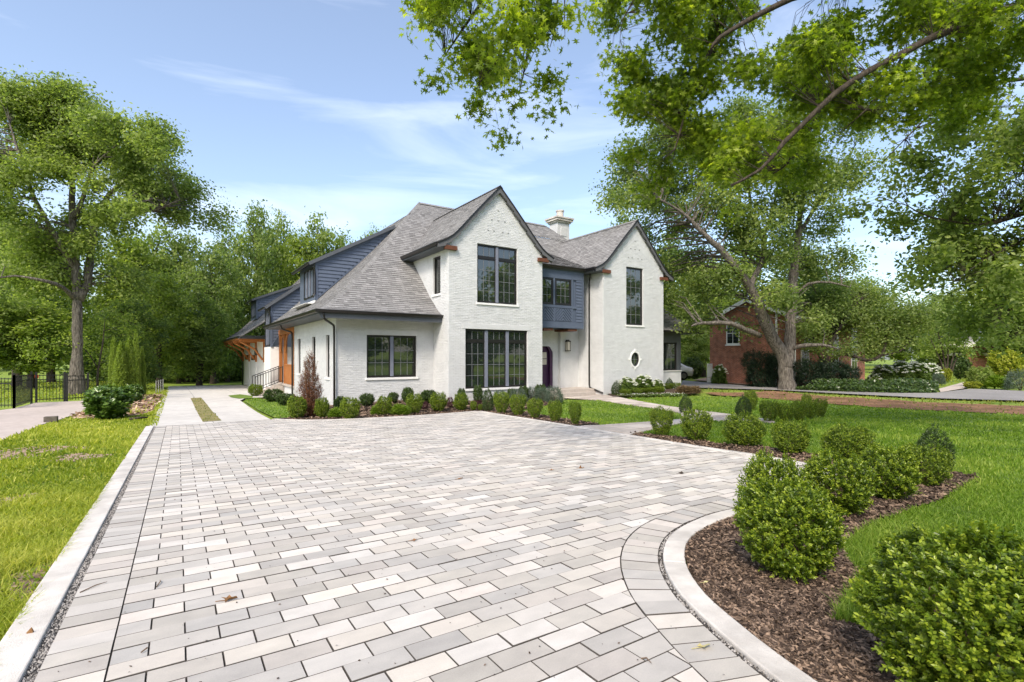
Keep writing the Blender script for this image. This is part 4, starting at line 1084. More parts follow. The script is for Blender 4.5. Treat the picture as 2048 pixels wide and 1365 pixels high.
# garage wing
m = MB(); m.box(X1, 9.0, 33.72, 48.2, -1.4, 2.7); m.build('garage_wall', M_WHITE, HOUSE)
F_GA = Fr(X1, 47.6, 0, -1)
for a in (.6, 4.4):
    m = MB(); F_GA.box(m, a, a+2.9, -1.15, 1.55, -.02, .035); gd = m.build('garage_door', M_WHITE, HOUSE)
    for k in range(4):
        m = MB(); F_GA.box(m, a+.12+k*.68, a+.72+k*.68, 1.02, 1.40, .036, .045); m.build('pane', M_GLASSDK, gd)
        m = MB(); F_GA.box(m, a+.10+k*.68, a+.74+k*.68, -1.05, .95, .036, .052); m.build('door_panel', M_WHITE, gd)
fgar = lambda s, a: (3.55+a, -s, 2.55+(.72*a if a < 1.2 else .864+1.0*(a-1.2)))
roof(fgar, 0, 6.2, lambda a: -48.4, lambda a: -33.9, seed=21)
m = MB(); m.box(3.56, X1, 36.2, 48.2, 2.40, 2.47); m.build('soffit', M_CEDAR, HOUSE)
m = MB(); m.box(3.52, X1-.01, 36.0, 36.18, 2.42, 2.62); m.build('awning_end', M_SLATE, HOUSE)
gutter((3.56, 36.0, 2.52), (3.56, 48.4, 2.52), .1, out=(-1,0))
for y_ in (36.4, 40.2, 44.0, 47.9):
    m = MB(); m.box(X1-.12, X1-.002, y_, y_+.14, .9, 2.39); m.box(3.62, X1-.125, y_, y_+.14, 2.24, 2.39)
    m.tube([(X1-.14, y_+.07, 1.05), (4.5, y_+.07, 1.75), (3.7, y_+.07, 2.22)], .07, 6); m.build('awning_bracket', M_CEDAR, HOUSE)
lan2 = MB(); lan2.lathe((4.85, 38.6, 1.35), [(.02,.0),(.10,.04),(.13,.30),(.05,.40),(.02,.52)], 8); lan2.build('lantern', M_BRONZE, HOUSE)
downspout([(4.95, 48.25, 2.4), (5.0, 48.3, 2.2), (5.02, 48.3, -1.2)])
# chimney
CX, CY = 21.35, 26.0
m = MB(); m.box(CX-.50, CX+.50, CY-.42, CY+.42, 6.5, 10.05); ch = m.build('chimney', M_BRICK, HOUSE)
m = MB(); m.box(CX-.58, CX+.58, CY-.5, CY+.5, 10.052, 10.16); m.box(CX-.68, CX+.68, CY-.6, CY+.6, 10.162, 10.30); m.box(CX-.74, CX+.74, CY-.66, CY+.66, 10.302, 10.40); m.build('chimney_cap', M_KERB, ch)
m = MB(); m.lathe((CX+.05, CY, 10.40), [(.27,0),(.27,.08),(.24,.10),(.24,.46),(.28,.48),(.28,.56),(.2,.57)], 16); m.build('chimney_pot', M_KERB, ch)
m = MB(); m.box(CX-.22, CX+.22, CY-.45, CY-.422, 9.2, 9.75); m.build('chimney_panel', M_BRICK, ch)

# ------------------------------------------------------------------ leaves, shrubs, trees
T_QUAD = (np.array([(0,-.5,0),(.30,-.02,.07),(0,.5,-.03),(-.30,-.02,.07)]), np.array([(0,1,2,3)]))
T_OVAL = (np.array([(0,-.5,0),(.26,-.14,.07),(.23,.2,.07),(0,.5,-.05),(-.23,.2,.07),(-.26,-.14,.07)]), np.array([(0,1,2,3),(0,3,4,5)]))
T_LONG = (np.array([(0,-.5,0),(.085,-.1,.03),(0,.5,-.08),(-.085,-.1,.03)]), np.array([(0,1,2,3)]))
T_OAK = (np.array([(0,-.5,0),(.06,-.2,.02),(.40,-.16,-.05),(.12,.02,.03),(.46,.30,-.06),(.12,.22,.03),(0,.58,-.06),(-.12,.22,.03),(-.46,.30,-.06),(-.12,.02,.03),(-.40,-.16,-.05),(-.06,-.2,.02)]),
         np.array([(0,1,3,9),(0,9,11,11),(1,2,3,3),(3,4,5,5),(5,6,7,7),(7,8,9,9),(9,10,11,11),(3,5,7,9)]))
def unit(v): return v/np.maximum(np.linalg.norm(v, axis=-1, keepdims=True), 1e-9)
def leafverts(C, Nn, S, tint, tmpl, rng, axis=None):
    n = len(C); Nn = unit(Nn)
    A = rng.normal(size=(n,3)) if axis is None else axis
    Tt = unit(np.cross(A, Nn)) if axis is None else None
    if axis is None: Bt = np.cross(Nn, Tt)
    else:
        Bt = unit(axis); Tt = unit(np.cross(Bt, Nn)); Nn = np.cross(Tt, Bt)
    P_, F_ = tmpl; k = len(P_)
    V = C[:,None,:] + S[:,None,None]*(P_[None,:,0:1]*Tt[:,None,:] + P_[None,:,1:2]*Bt[:,None,:] + P_[None,:,2:3]*Nn[:,None,:])
    Fx = (F_[None]+(np.arange(n)*k)[:,None,None]).reshape(-1, F_.shape[1])
    return V.reshape(-1,3), Fx, np.repeat(np.clip(tint,0,1), len(F_))
def fixtri(Fx):
    return Fx
def leafmesh(name, C, Nn, S, tint, tmpl, mat, rng, axis=None):
    if tmpl is T_OAK:                                  # the oak leaf mixes quads and triangles: triangles only
        P_, F_ = tmpl; tr = []
        for f in F_:
            if f[2] == f[3]: tr.append((f[0],f[1],f[2]))
            else: tr += [(f[0],f[1],f[2]), (f[0],f[2],f[3])]
        tmpl = (P_, np.array(tr))
    V, Fx, tt = leafverts(C, Nn, S, tint, tmpl, rng, axis)
    return npmesh(name, V, Fx, tt, mat)

def prof_of(kind):
    z = np.linspace(0, 1, 24)
    if kind == 'ball': r = np.sqrt(np.clip(1-((z-.53)/.53)**2, 0, 1))**.85; r[0] = .30
    elif kind == 'vase': r = np.interp(z, [0,.15,.45,.75,.93,1], [.34,.60,.88,1.0,.80,.25])
    elif kind == 'cone': r = np.interp(z, [0,.08,.25,.6,.9,1], [.7,.95,1.0,.66,.26,.03])
    elif kind == 'tear': r = np.interp(z, [0,.1,.35,.6,.85,1], [.55,.85,1.0,.85,.45,.05])
    elif kind == 'column': r = np.interp(z, [0,.05,.2,.6,.88,1], [.75,.98,1.0,.80,.45,.03])
    elif kind == 'mound': r = np.sqrt(np.clip(1-(z*.98)**2, 0, 1)); r[0] = .96
    elif kind == 'box': r = np.interp(z, [0,.1,.85,.96,1], [.62,.86,1.0,.86,.35])
    return z, r
def shrub_mesh(name, kind, nspr, nleaf, leaf, mat, seed, sprig=.10, up=.7, tmpl=T_OVAL, lump=.10, inner=.30, stray=.03, spread=.55, asp=1., t0=.36):
    """a clipped shrub of unit height and width: many sprigs of small paired leaves on a lumpy body"""
    rng = np.random.default_rng(seed); zz, rr = prof_of(kind)
    w_ = np.maximum(rr, .12); cdf = np.cumsum(w_); cdf /= cdf[-1]
    z = np.interp(rng.random(nspr), cdf, zz); th = rng.uniform(0, 2*math.pi, nspr)
    bum = sum(np.sin(th*k+z*q_*asp**1.2+ph) for k, q_, ph in zip((2,3,5,7), (5,9,12,17), rng.uniform(0, 6, 4)))*lump*.5
    depth = 1-inner*rng.random(nspr)**1.8
    r = .5*np.interp(z, zz, rr)*(1+bum)*depth
    base = np.stack([r*np.cos(th), r*np.sin(th), z*(.90+.06*np.sin(th*3+seed))*asp], -1)
    dr_ = np.interp(np.clip(z+.03,0,1), zz, rr)-np.interp(np.clip(z-.03,0,1), zz, rr)
    out = unit(np.stack([np.cos(th), np.sin(th), -dr_*4], -1))
    d = unit(out*.7+np.array([0,0,up])+rng.normal(0, .32, (nspr,3)))
    ln = sprig*rng.uniform(.5, 1.25, nspr)*(1+(rng.random(nspr) < stray)*rng.uniform(.4, 1.0, nspr))
    t_ = (np.arange(nleaf)+.5)/nleaf
    side = unit(np.cross(d, rng.normal(size=(nspr,3)))); oth = np.cross(d, side)
    ang = (np.arange(nleaf)*math.pi*.5+np.repeat([0, math.pi], (nleaf+1)//2)[:nleaf])[None]+rng.normal(0, .4, (nspr, nleaf))
    rad = np.cos(ang)[...,None]*side[:,None]+np.sin(ang)[...,None]*oth[:,None]
    ax = unit(rad*spread*1.5+d[:,None]*.8+rng.normal(0,.15,(nspr,nleaf,3)))
    C = base[:,None]+d[:,None]*(ln[:,None]*t_)[...,None]+ax*leaf*.5
    Nn = unit(d[:,None]*1.0-rad*.25+rng.normal(0,.3,(nspr,nleaf,3)))
    S = leaf*rng.uniform(.7, 1.2, (nspr,nleaf))*(1.05-.35*t_)
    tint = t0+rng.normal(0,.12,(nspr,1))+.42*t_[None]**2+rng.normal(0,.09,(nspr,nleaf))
    C = C.reshape(-1,3); q = .5/np.percentile(np.hypot(C[:,0], C[:,1]), 97.5); zk = asp/np.percentile(C[:,2], 99.3)
    C = C*np.array([q, q, zk])                           # fitted to the unit body, stray shoots left over
    return leafmesh(name, C, Nn.reshape(-1,3), S.ravel(), tint.ravel(), tmpl, mat, rng, axis=ax.reshape(-1,3))
def stem_mesh(name, seed, n=9, top=.75, r=.012, spread=.28, mat=None):
    rng = random.Random(seed); m = MB()
    for k in range(n):
        a = rng.uniform(0, 6.28); s = rng.uniform(.3, 1)*spread; h = rng.uniform(.6, 1)*top
        m.tube([(.03*math.cos(a), .03*math.sin(a), -.02), (s*.45*math.cos(a), s*.45*math.sin(a), h*.45), (s*math.cos(a), s*math.sin(a), h)], [r, r*.7, r*.3], 5)
    me = m.mesh(name, True); me.materials.append(mat or M_TWIG); return me
SHR = {}
ASP = {'arb': 4.0, 'brown': 2.2, 'tear': 1.35}
def shrub(name, label, cat, x, y, w, h, key, group=None, rz=None, dz=0.02):
    fm, sm_ = SHR[key]
    if inpoly(np.array([x]), np.array([y]), BED_H)[0]: dz += mound(x, y)
    o = empty(name, (x, y, gz(x, y)+dz), label, cat, group, rz=random.uniform(0, 6.28) if rz is None else rz)
    for nm, me in (('foliage', fm), ('stem', sm_)):
        if me is None: continue
        c = bpy.data.objects.new(nm, me); COL.objects.link(c); c.parent = o; c.scale = (w, w, h/(ASP.get(key, 1.) if nm == 'foliage' else 1.))
    return o
ST = [stem_mesh('shrub_stems', k) for k in range(3)]
SHR['near1'] = (shrub_mesh('boxwood_near', 'ball', 2900, 14, .034, M_BOX, 1, sprig=.085, lump=.13, inner=.5), ST[0])
SHR['near2'] = (shrub_mesh('boxwood_near', 'ball', 2100, 12, .039, M_BOX, 2, sprig=.10, lump=.14, inner=.5), ST[1])
SHR['near3'] = (shrub_mesh('boxwood_near', 'ball', 1500, 11, .046, M_BOX, 3, sprig=.12, lump=.16, inner=.5, stray=.08), ST[2])
SHR['mid1'] = (shrub_mesh('boxwood_mid', 'ball', 2200, 9, .036, M_BOX, 4, sprig=.095, lump=.12, inner=.42, stray=.05), ST[0])
SHR['mid2'] = (shrub_mesh('boxwood_mid', 'ball', 2000, 9, .038, M_BOX, 5, sprig=.10, lump=.16, inner=.42, stray=.06), ST[1])
SHR['vase'] = (shrub_mesh('boxwood_vase', 'vase', 2000, 9, .034, M_BOX, 6, sprig=.075, lump=.07, inner=.35), ST[2])
SHR['tear'] = (shrub_mesh('boxwood_tear', 'tear', 1900, 9, .038, M_BOXD, 7, sprig=.08, lump=.05, inner=.35, asp=1.35), ST[0])
SHR['bed1'] = (shrub_mesh('boxwood_bed', 'ball', 1300, 8, .05, M_BOX, 8, sprig=.10, lump=.13, inner=.4), ST[1])
SHR['bed2'] = (shrub_mesh('boxwood_bed', 'vase', 1300, 8, .046, M_BOX, 9, sprig=.08, lump=.08, inner=.35), ST[2])
SHR['dark'] = (shrub_mesh('dark_shrub', 'ball', 900, 8, .075, M_BOXD, 10, sprig=.16, lump=.22, inner=.45), ST[0])
SHR['lav'] = (shrub_mesh('lavender', 'mound', 1100, 6, .085, M_LAV, 11, sprig=.18, up=1.1, tmpl=T_LONG, lump=.1, spread=.3), ST[1])
SHR['purp'] = (shrub_mesh('purple_shrub', 'ball', 260, 7, .09, M_PURP, 12, sprig=.18, lump=.2), ST[2])
SHR['grasst'] = (shrub_mesh('grass_tuft', 'mound', 700, 2, .42, M_GRASS, 13, sprig=.18, up=.9, tmpl=T_LONG, inner=.9, spread=.35), None)
SHR['tan'] = (shrub_mesh('tan_grass', 'mound', 700, 2, .34, M_TAN, 14, sprig=.18, up=.8, tmpl=T_LONG, inner=.9, spread=.4), None)
SHR['yew'] = (shrub_mesh('yew_mass', 'box', 1500, 9, .075, M_YEW, 15, sprig=.13, up=.3, tmpl=T_LONG, lump=.22, inner=.4), ST[0])
SHR['arb'] = (shrub_mesh('arborvitae', 'column', 6500, 6, .085, M_ARB, 16, sprig=.13, up=.45, tmpl=T_QUAD, lump=.10, inner=.35, asp=4.0, t0=.40, spread=.8), ST[1])
SHR['brown'] = (shrub_mesh('dead_conifer', 'cone', 2000, 9, .075, M_BROWN, 17, sprig=.15, up=.9, tmpl=T_LONG, lump=.30, inner=.7, stray=.2, asp=2.2), stem_mesh('conifer_stem', 5, n=14, top=1.0, r=.02, spread=.3, mat=M_TWIG))
SHR['laurel'] = (shrub_mesh('laurel', 'ball', 620, 8, .13, M_LAUREL, 18, sprig=.16, up=1.0, lump=.22, inner=.55, spread=.8), ST[2])
SHR['hyd'] = (shrub_mesh('hydrangea', 'mound', 800, 7, .12, M_HYD, 19, sprig=.10, lump=.12), ST[0])
SHR['gold'] = (shrub_mesh('golden_shrub', 'ball', 700, 8, .075, M_YELSH, 20, sprig=.13, lump=.2), ST[1])
SHR['green'] = (shrub_mesh('green_shrub', 'ball', 700, 8, .075, M_TREE1, 21, sprig=.13, lump=.2), ST[2])

def heads_mesh(name, n, size, seed, mat, kind='mound'):
    """white flower heads of many petals standing over the foliage"""
    rng = np.random.default_rng(seed); zz, rr = prof_of(kind); C = []; Nn = []
    for k in range(n):
        z = rng.uniform(.45, 1.02); th = rng.uniform(0, 6.28); r = .5*np.interp(min(z,1), zz, rr)*rng.uniform(.85, 1.12)+.05
        c = np.array([r*math.cos(th), r*math.sin(th), z*.95+.12]); q_ = unit(rng.normal(size=(26,3))); q_[:,2] = np.abs(q_[:,2])*.8
        C.append(c+q_*size); Nn.append(q_)
    C, Nn = np.concatenate(C), np.concatenate(Nn)
    return leafmesh(name, C, Nn, np.full(len(C), size*.75), rng.random(len(C)), T_QUAD, mat, rng)
HEADS = heads_mesh('flower_heads', 34, .075, 4, M_PETAL)
HEADS2 = heads_mesh('flower_heads', 46, .065, 5, M_PETAL)
def add_heads(o, w, h, me=HEADS):
    c = bpy.data.objects.new('flower_head', me); COL.objects.link(c); c.parent = o; c.scale = (w, w, h); c['kind'] = 'stuff'

BW = 'boxwood_shrub'
def bw(label, t, key, group='clipped boxwoods along the beds', cat='boxwood', name=BW, **k):
    return shrub(name, label, cat, t[0], t[1], t[2], t[3], key, group, **k)
# foreground group on the mulch
bw('large loose boxwood filling the bottom corner of the bed, nearest the camera', (2.62,.62,.76,.63), 'near1')
bw('big round boxwood at the curve of the pale kerb, second from the camera', (3.321, 1.718, 0.617, 0.572), 'near2')
bw('boxwood peeping out behind the big round one at the kerb curve', (4.239, 2.315, 0.476, 0.595), 'near3')
bw('round boxwood in the near bed just right of the kerb-curve pair', (5.125, 2.197, 0.604, 0.539), 'near3')
bw('round boxwood in the near bed, third of the slanting row from the kerb', (6.166, 2.173, 0.572, 0.53), 'near3')
bw('last round boxwood of the slanting row, in front of the dark cone', (7.308, 2.201, 0.539, 0.445), 'mid1')
shrub('conical_boxwood', 'dark egg-shaped boxwood standing on the lawn edge behind the slanting row', 'boxwood', *(8.344, 2.406, 0.435, 0.581), 'tear', 'clipped boxwoods along the beds')
# the row along the far side of the court
bw('upright vase-shaped boxwood at the path end of the far mulch strip', (8.59, 7.076, 0.507, 0.592), 'vase')
bw('boxwood second from the path in the far mulch strip, beside the vase-shaped one', (8.512, 6.161, 0.606, 0.606), 'mid2')
bw('wide rounded boxwood in the middle of the far mulch strip', (8.632, 5.248, 0.727, 0.564), 'mid1')
bw('rounded boxwood at the right part of the far mulch strip, on bare mulch', (8.394, 4.294, 0.589, 0.523), 'mid2')
bw('boxwood ending the far mulch strip, just behind the near group', (8.48, 3.483, 0.695, 0.514), 'mid1')
shrub('conical_boxwood', 'small dark cone clipped boxwood left of the walkway fork', 'boxwood', *(14.11, 10.636, 0.43, 0.596), 'tear', 'clipped boxwoods along the beds')
shrub('conical_boxwood', 'dark cone clipped boxwood on the near edge of the walkway', 'boxwood', *(13.702, 8.345, 0.462, 0.664), 'tear', 'clipped boxwoods along the beds')
bw('loose boxwood on the lawn right behind the dark cone by the walkway', (17.189, 10.202, 0.501, 0.68), 'bed1')
for lab, t_ in (('leftmost boxwood of the tight clump at the end of the walkway', (13.559, 7.515, 0.52, 0.575)), ('second boxwood of the tight clump at the end of the walkway', (13.799, 7.179, 0.447, 0.514)), ('middle boxwood of the tight clump at the end of the walkway', (14.557, 7.2, 0.419, 0.559)), ('fourth boxwood of the tight clump at the end of the walkway', (15.653, 7.427, 0.399, 0.546)), ('rightmost boxwood of the tight clump at the end of the walkway', (16.451, 7.514, 0.382, 0.55))):
    bw(lab, t_, 'bed2', group='tight clump of boxwoods at the walkway')
shrub('conical_boxwood', 'light green pointed boxwood rising behind the tight clump', 'boxwood', *(18.641, 8.98, 0.354, 0.566), 'bed1', 'tight clump of boxwoods at the walkway')
# bed before the front gable, right of the court corner
HB = 'boxwoods in the house bed'
for lab, t_, k in (('rightmost boxwood of the house bed, beside the pale path', (8.702, 9.961, 0.338, 0.572), 'bed2'), ('boxwood second from the path in the house bed', (8.799, 10.906, 0.415, 0.553), 'bed2'), ('boxwood third from the path in the house bed', (9.012, 12.118, 0.478, 0.568), 'bed2'),
                   ('boxwood fourth from the path in the house bed, yellowish on top', (9.095, 13.129, 0.538, 0.648), 'bed2'), ('boxwood right of the blue-green cone under the large window', (9.167, 14.202, 0.569, 0.686), 'bed2'),
                   ('boxwood below the left side of the large three-light window', (8.507, 15.823, 0.549, 0.584), 'bed1'), ('boxwood at the foot of the front gable corner', (7.674, 15.91, 0.588, 0.623), 'bed1'),
                   ('tiny light green shrub left of the blue-green cone', (8.874, 15.576, 0.248, 0.319), 'bed1'), ('tiny low shrub touching the blue-green cone', (9.079, 15.437, 0.195, 0.212), 'bed1'),
                   ('boxwood under the right half of the wing window', (6.678, 15.654, 0.546, 0.629), 'bed1'), ('boxwood below the mullion of the wing window', (5.66, 15.669, 0.528, 0.576), 'bed1'),
                   ('light green boxwood right of the corner downspout', (4.332, 14.869, 0.599, 0.613), 'bed1'), ('boxwood between brown conifer and corner downspout', (3.782, 15.859, 0.453, 0.574), 'bed1'), ('boxwood left of the brown conifer', (3.084, 15.914, 0.561, 0.635), 'bed1'),
                   ('round boxwood at the foot of the porch steps', (3.605, 28.926, 0.746, 0.592), 'bed1')):
    bw(lab, t_, k, group=HB)
shrub('conical_boxwood', 'blue-green cone clipped boxwood in the house bed', 'boxwood', *(9.196, 15.119, 0.42, 0.77), 'tear', HB)
for lab, t_ in (('dark shrub against the brick below the wing window, left side', (5.944, 18.284, 0.549, 0.439)), ('dark shrub below the right light of the wing window', (7.035, 18.549, 0.421, 0.382)), ('dark glossy shrub right of the wing window', (7.495, 18.239, 0.459, 0.574)), ('dark shrub in the inner corner left of the front gable', (8.16, 17.79, 0.688, 0.497)), ('dark upright shrub below the left of the large window', (9.43, 17.5, 0.353, 0.548)),
                ('dark shrub with reddish foot below the large window', (10.176, 17.5, 0.4, 0.64)), ('dark shrub under the middle of the large window', (11.792, 17.5, 0.418, 0.46)), ('dark shrub under the right end of the large window', (12.407, 17.5, 0.467, 0.552)), ('dark bushy shrub right of the large window near the door', (13.198, 17.35, 0.56, 0.603)),
                ('dark spreading shrub below the porch wall', (3.693, 23.994, 0.869, 0.522)), ('dark low shrub between porch wall and downspout', (3.823, 21.752, 0.799, 0.439)), ('dark low shrub at the base of the corner downspout', (4.755, 17.413, 0.44, 0.508))):
    shrub('dark_shrub', lab, 'shrub', *t_, 'dark', 'dark shrubs in the house bed')
for lab, t_ in (('leftmost grey-green lavender mound under the large window', (10.965, 17.1, 0.684, 0.483)), ('second grey-green lavender mound under the large window', (11.811, 17.05, 0.821, 0.534)), ('third grey-green lavender mound, under the gable corner', (12.913, 17.507, 0.775, 0.516)), ('fourth grey-green lavender mound, before the purple door', (12.95, 16.92, 0.716, 0.548)), ('rightmost and largest grey-green lavender mound beside the porch slab', (13.089, 16.289, 0.825, 0.66))):
    shrub('lavender', lab, 'lavender', *t_, 'lav', 'lavender mounds by the entry')
for lab, t_ in (('small purple-leaved shrub at the gable corner', (8.461, 16.584, 0.256, 0.366)), ('small purple-leaved shrub under the large window', (9.326, 16.001, 0.293, 0.293)), ('small purple shrub behind the mulch left of the gable', (7.422, 16.556, 0.354, 0.248))):
    shrub('purple_shrub', lab, 'shrub', *t_, 'purp', 'purple shrubs in the house bed')
for lab, t_ in (('bright green grass tuft under the wing window', (6.071, 15.391, 0.608, 0.32)), ('small bright grass tuft beside the wing window boxwood', (5.434, 15.821, 0.32, 0.288)), ('grass tuft in the mulch right of the corner downspout', (4.12, 15.63, 0.423, 0.272))):
    shrub('grass_tuft', lab, 'ornamental grass', *t_, 'grasst', 'grass tufts in the house bed')
shrub('dead_conifer', 'dead rusty brown conifer in front of the side wall', 'conifer', *(3.561, 16.432, 0.835, 1.886), 'brown')
# bed before the right wing
shrub('conical_boxwood', 'dark cone shrub at the left end of the right wing bed', 'boxwood', *(17.895, 17.45, 0.533, 0.679), 'tear', 'shrubs before the right wing')
shrub('conical_boxwood', 'dark cone shrub before the low bay wall', 'boxwood', *(23.243, 18.587, 0.45, 0.619), 'tear', 'shrubs before the right wing')
for k, (lab, t_) in enumerate((('leftmost low clipped ball in the row before the right wing', (18.11, 17.1, 0.578, 0.337)), ('second low clipped ball before the right wing', (18.947, 17.1, 0.589, 0.343)), ('third low clipped ball before the right wing', (19.743, 17.1, 0.599, 0.35)), ('fourth low clipped ball before the right wing', (20.568, 17.1, 0.559, 0.356)), ('fifth low clipped ball, before the bay', (23.049, 18.5, 0.559, 0.363)), ('last low clipped ball, right end of the bay', (23.741, 18.5, 0.51, 0.368)))):
    shrub(BW, lab, 'boxwood', *t_, 'bed2', 'low balls before the right wing')
for lab, t_, me in (('left white hydrangea under the oval window', (18.727, 17.55, 0.842, 0.793), HEADS), ('middle and tallest white hydrangea under the oval window', (19.831, 17.5, 1.115, 0.862), HEADS2), ('right white hydrangea at the corner of the right wing', (21.031, 17.55, 0.677, 0.625), HEADS)):
    o = shrub('hydrangea', lab, 'hydrangea', *t_, 'hyd', 'white hydrangeas'); add_heads(o, t_[2], t_[3], me)
for lab, t_ in (('left tan ornamental grass mound right of the bay', (21.419, 16.235, 0.806, 0.403)), ('right tan ornamental grass mound at the lawn corner', (22.093, 16.141, 0.714, 0.357))):
    shrub('tan_grass', lab, 'ornamental grass', *t_, 'tan', 'tan grass mounds')
def edging(name, label, A, B_, n, w, sz, mat, hgt):
    rng = np.random.default_rng(5); t_ = rng.random(n); P2 = np.array(A)[None]*(1-t_[:,None])+np.array(B_)[None]*t_[:,None]+rng.normal(0, w, (n,2))
    C = np.stack([P2[:,0], P2[:,1], zg(P2[:,0], P2[:,1])+rng.uniform(.03, hgt, n)], -1)
    tag(link(name, leafmesh(name, C, rng.normal(size=(n,3))+np.array([0,0,1.2]), np.full(n, sz), rng.random(n), T_QUAD, mat, rng)), label, 'flowers', None, 'stuff')
edging('flower_edging', 'low white flowering edging before the right wing bed', (17.732, 17.063), (20.577, 15.77), 420, .16, .05, M_PETAL, .16)
edging('edging_foliage', 'low green leaves of the flower edging', (17.732, 17.063), (20.577, 15.77), 2200, .16, .07, M_HYD, .10)
# left boundary
shrub('laurel_shrub', 'broad leathery-leaved laurel shrub on the left lawn edge', 'shrub', *(-1.529, 19.03, 1.24, 0.916), 'laurel')
shrub('laurel_shrub', 'small laurel shrub behind the large one on the wood chips', 'shrub', *(-1.331, 26.659, 0.719, 0.719), 'laurel')
for lab, t_ in (('leftmost tall columnar arborvitae behind the laurel', (-2.176, 29.543, 0.438, 2.672)), ('second and broadest columnar arborvitae behind the laurel', (-1.88, 28.93, 0.636, 2.451)), ('third columnar arborvitae, right shoulder of the left trio', (-1.584, 29.144, 0.553, 2.695)), ('fourth columnar arborvitae, the slender tall one of the right pair', (-1.444, 31.321, 0.423, 3.038)), ('rightmost short columnar arborvitae', (-1.216, 31.666, 0.354, 2.328))):
    shrub('arborvitae', lab, 'arborvitae', *t_, 'arb', 'columnar arborvitaes on the left boundary')

# ---------------- trees
def cloud(blobs, seed, per, leaves, sig, leaf, flat=.7, shell=2.4):
    rng = np.random.default_rng(seed); C = []
    for bx, by, bz_, br in blobs:
        k = max(2, int(per*br*br)); d = unit(rng.normal(size=(k,3))); d[:,2] *= .85
        C.append(np.array([bx,by,bz_])+d*(br*rng.random(k)**(1/shell))[:,None])
    C = np.concatenate(C); n = len(C)
    off = rng.normal(0, 1, (n, leaves, 3))*sig*np.array([1,1,flat])*rng.uniform(.6, 1.3, (n,1,1))
    P_ = (C[:,None]+off).reshape(-1,3)
    Nn = unit(rng.normal(0, .75, (n*leaves,3))+np.array([0,0,.75])+off.reshape(-1,3)/sig*.25)
    S = leaf*rng.uniform(.65, 1.25, n*leaves)
    tint = (np.repeat(rng.normal(.45, .20, n), leaves)+rng.normal(0, .14, n*leaves))
    return C, P_, Nn, S, tint, rng
def tree(name, label, base, limbs, blobs, mat, bark, per=10, leaves=40, sig=.35, leaf=.16, seed=1, tmpl=T_QUAD, group=None, twigs=.5, cat='tree', flat=.7, twr=.02, reach=99, dead=None, shell=2.4):
    """limbs: [(points, radii)]; twigs run from the nearest limb to each clump of leaves"""
    o = empty(name, base, label, cat, group)
    C, P_, Nn, S, tint, rng = cloud(blobs, seed, per, leaves, sig, leaf, flat, shell)
    m = MB(); lp = []
    for k, (pts, rad) in enumerate(limbs):
        sp = catmull(pts, .35); rr = np.interp(np.linspace(0, 1, len(sp)), np.linspace(0, 1, len(rad)), rad)
        jit = rng.normal(0, 1, (len(sp),3))*np.minimum(rr*.10, .015)[:,None]
        if k == 0: jit[:2] = 0
        sp = sp+jit
        m.tube([tuple(p) for p in sp], list(rr*(1+rng.normal(0,.05,len(rr)))), 11 if rr[0] > .12 else 7)
        lp.append(np.concatenate([sp, rr[:,None]], 1))
    lp = np.concatenate(lp)
    # twigs
    tw = MB()
    for c in C[rng.random(len(C)) < twigs]:
        dd = np.linalg.norm(lp[:,:3]-c, axis=1)+np.maximum(0, lp[:,2]-c[2])*.8; j = int(np.argmin(dd))
        if dd[j] > reach: continue
        a = lp[j,:3]; mid_ = (a*.5+c*.5)+rng.normal(0, .06, 3)*dd[j]+np.array([0,0,.10*dd[j]])
        r0 = min(lp[j,3]*.6, twr*(.6+.25*dd[j]))
        tw.tube([tuple(a), tuple(mid_), tuple(c)], [r0, r0*.65, r0*.25], 4, cap=False)
    m.build('trunk', bark, o, smooth=True)
    if tw.v: tw.build('branches', bark, o, kind='stuff', smooth=True)
    link('crown', leafmesh('crown', P_, Nn, S, tint, tmpl, mat, rng), None, o)
    return o
def dist_r(px, d): return px*d/1010

def L3(pts): return [tuple(p) for p in pts]
rj = random.Random(11)
def jb(b, dj):      # push a clump nearer or farther along the line of the ground, so crowns have depth
    k = rj.uniform(-dj, dj); return (b[0]+FX*k, b[1]+FY*k, b[2], b[3])
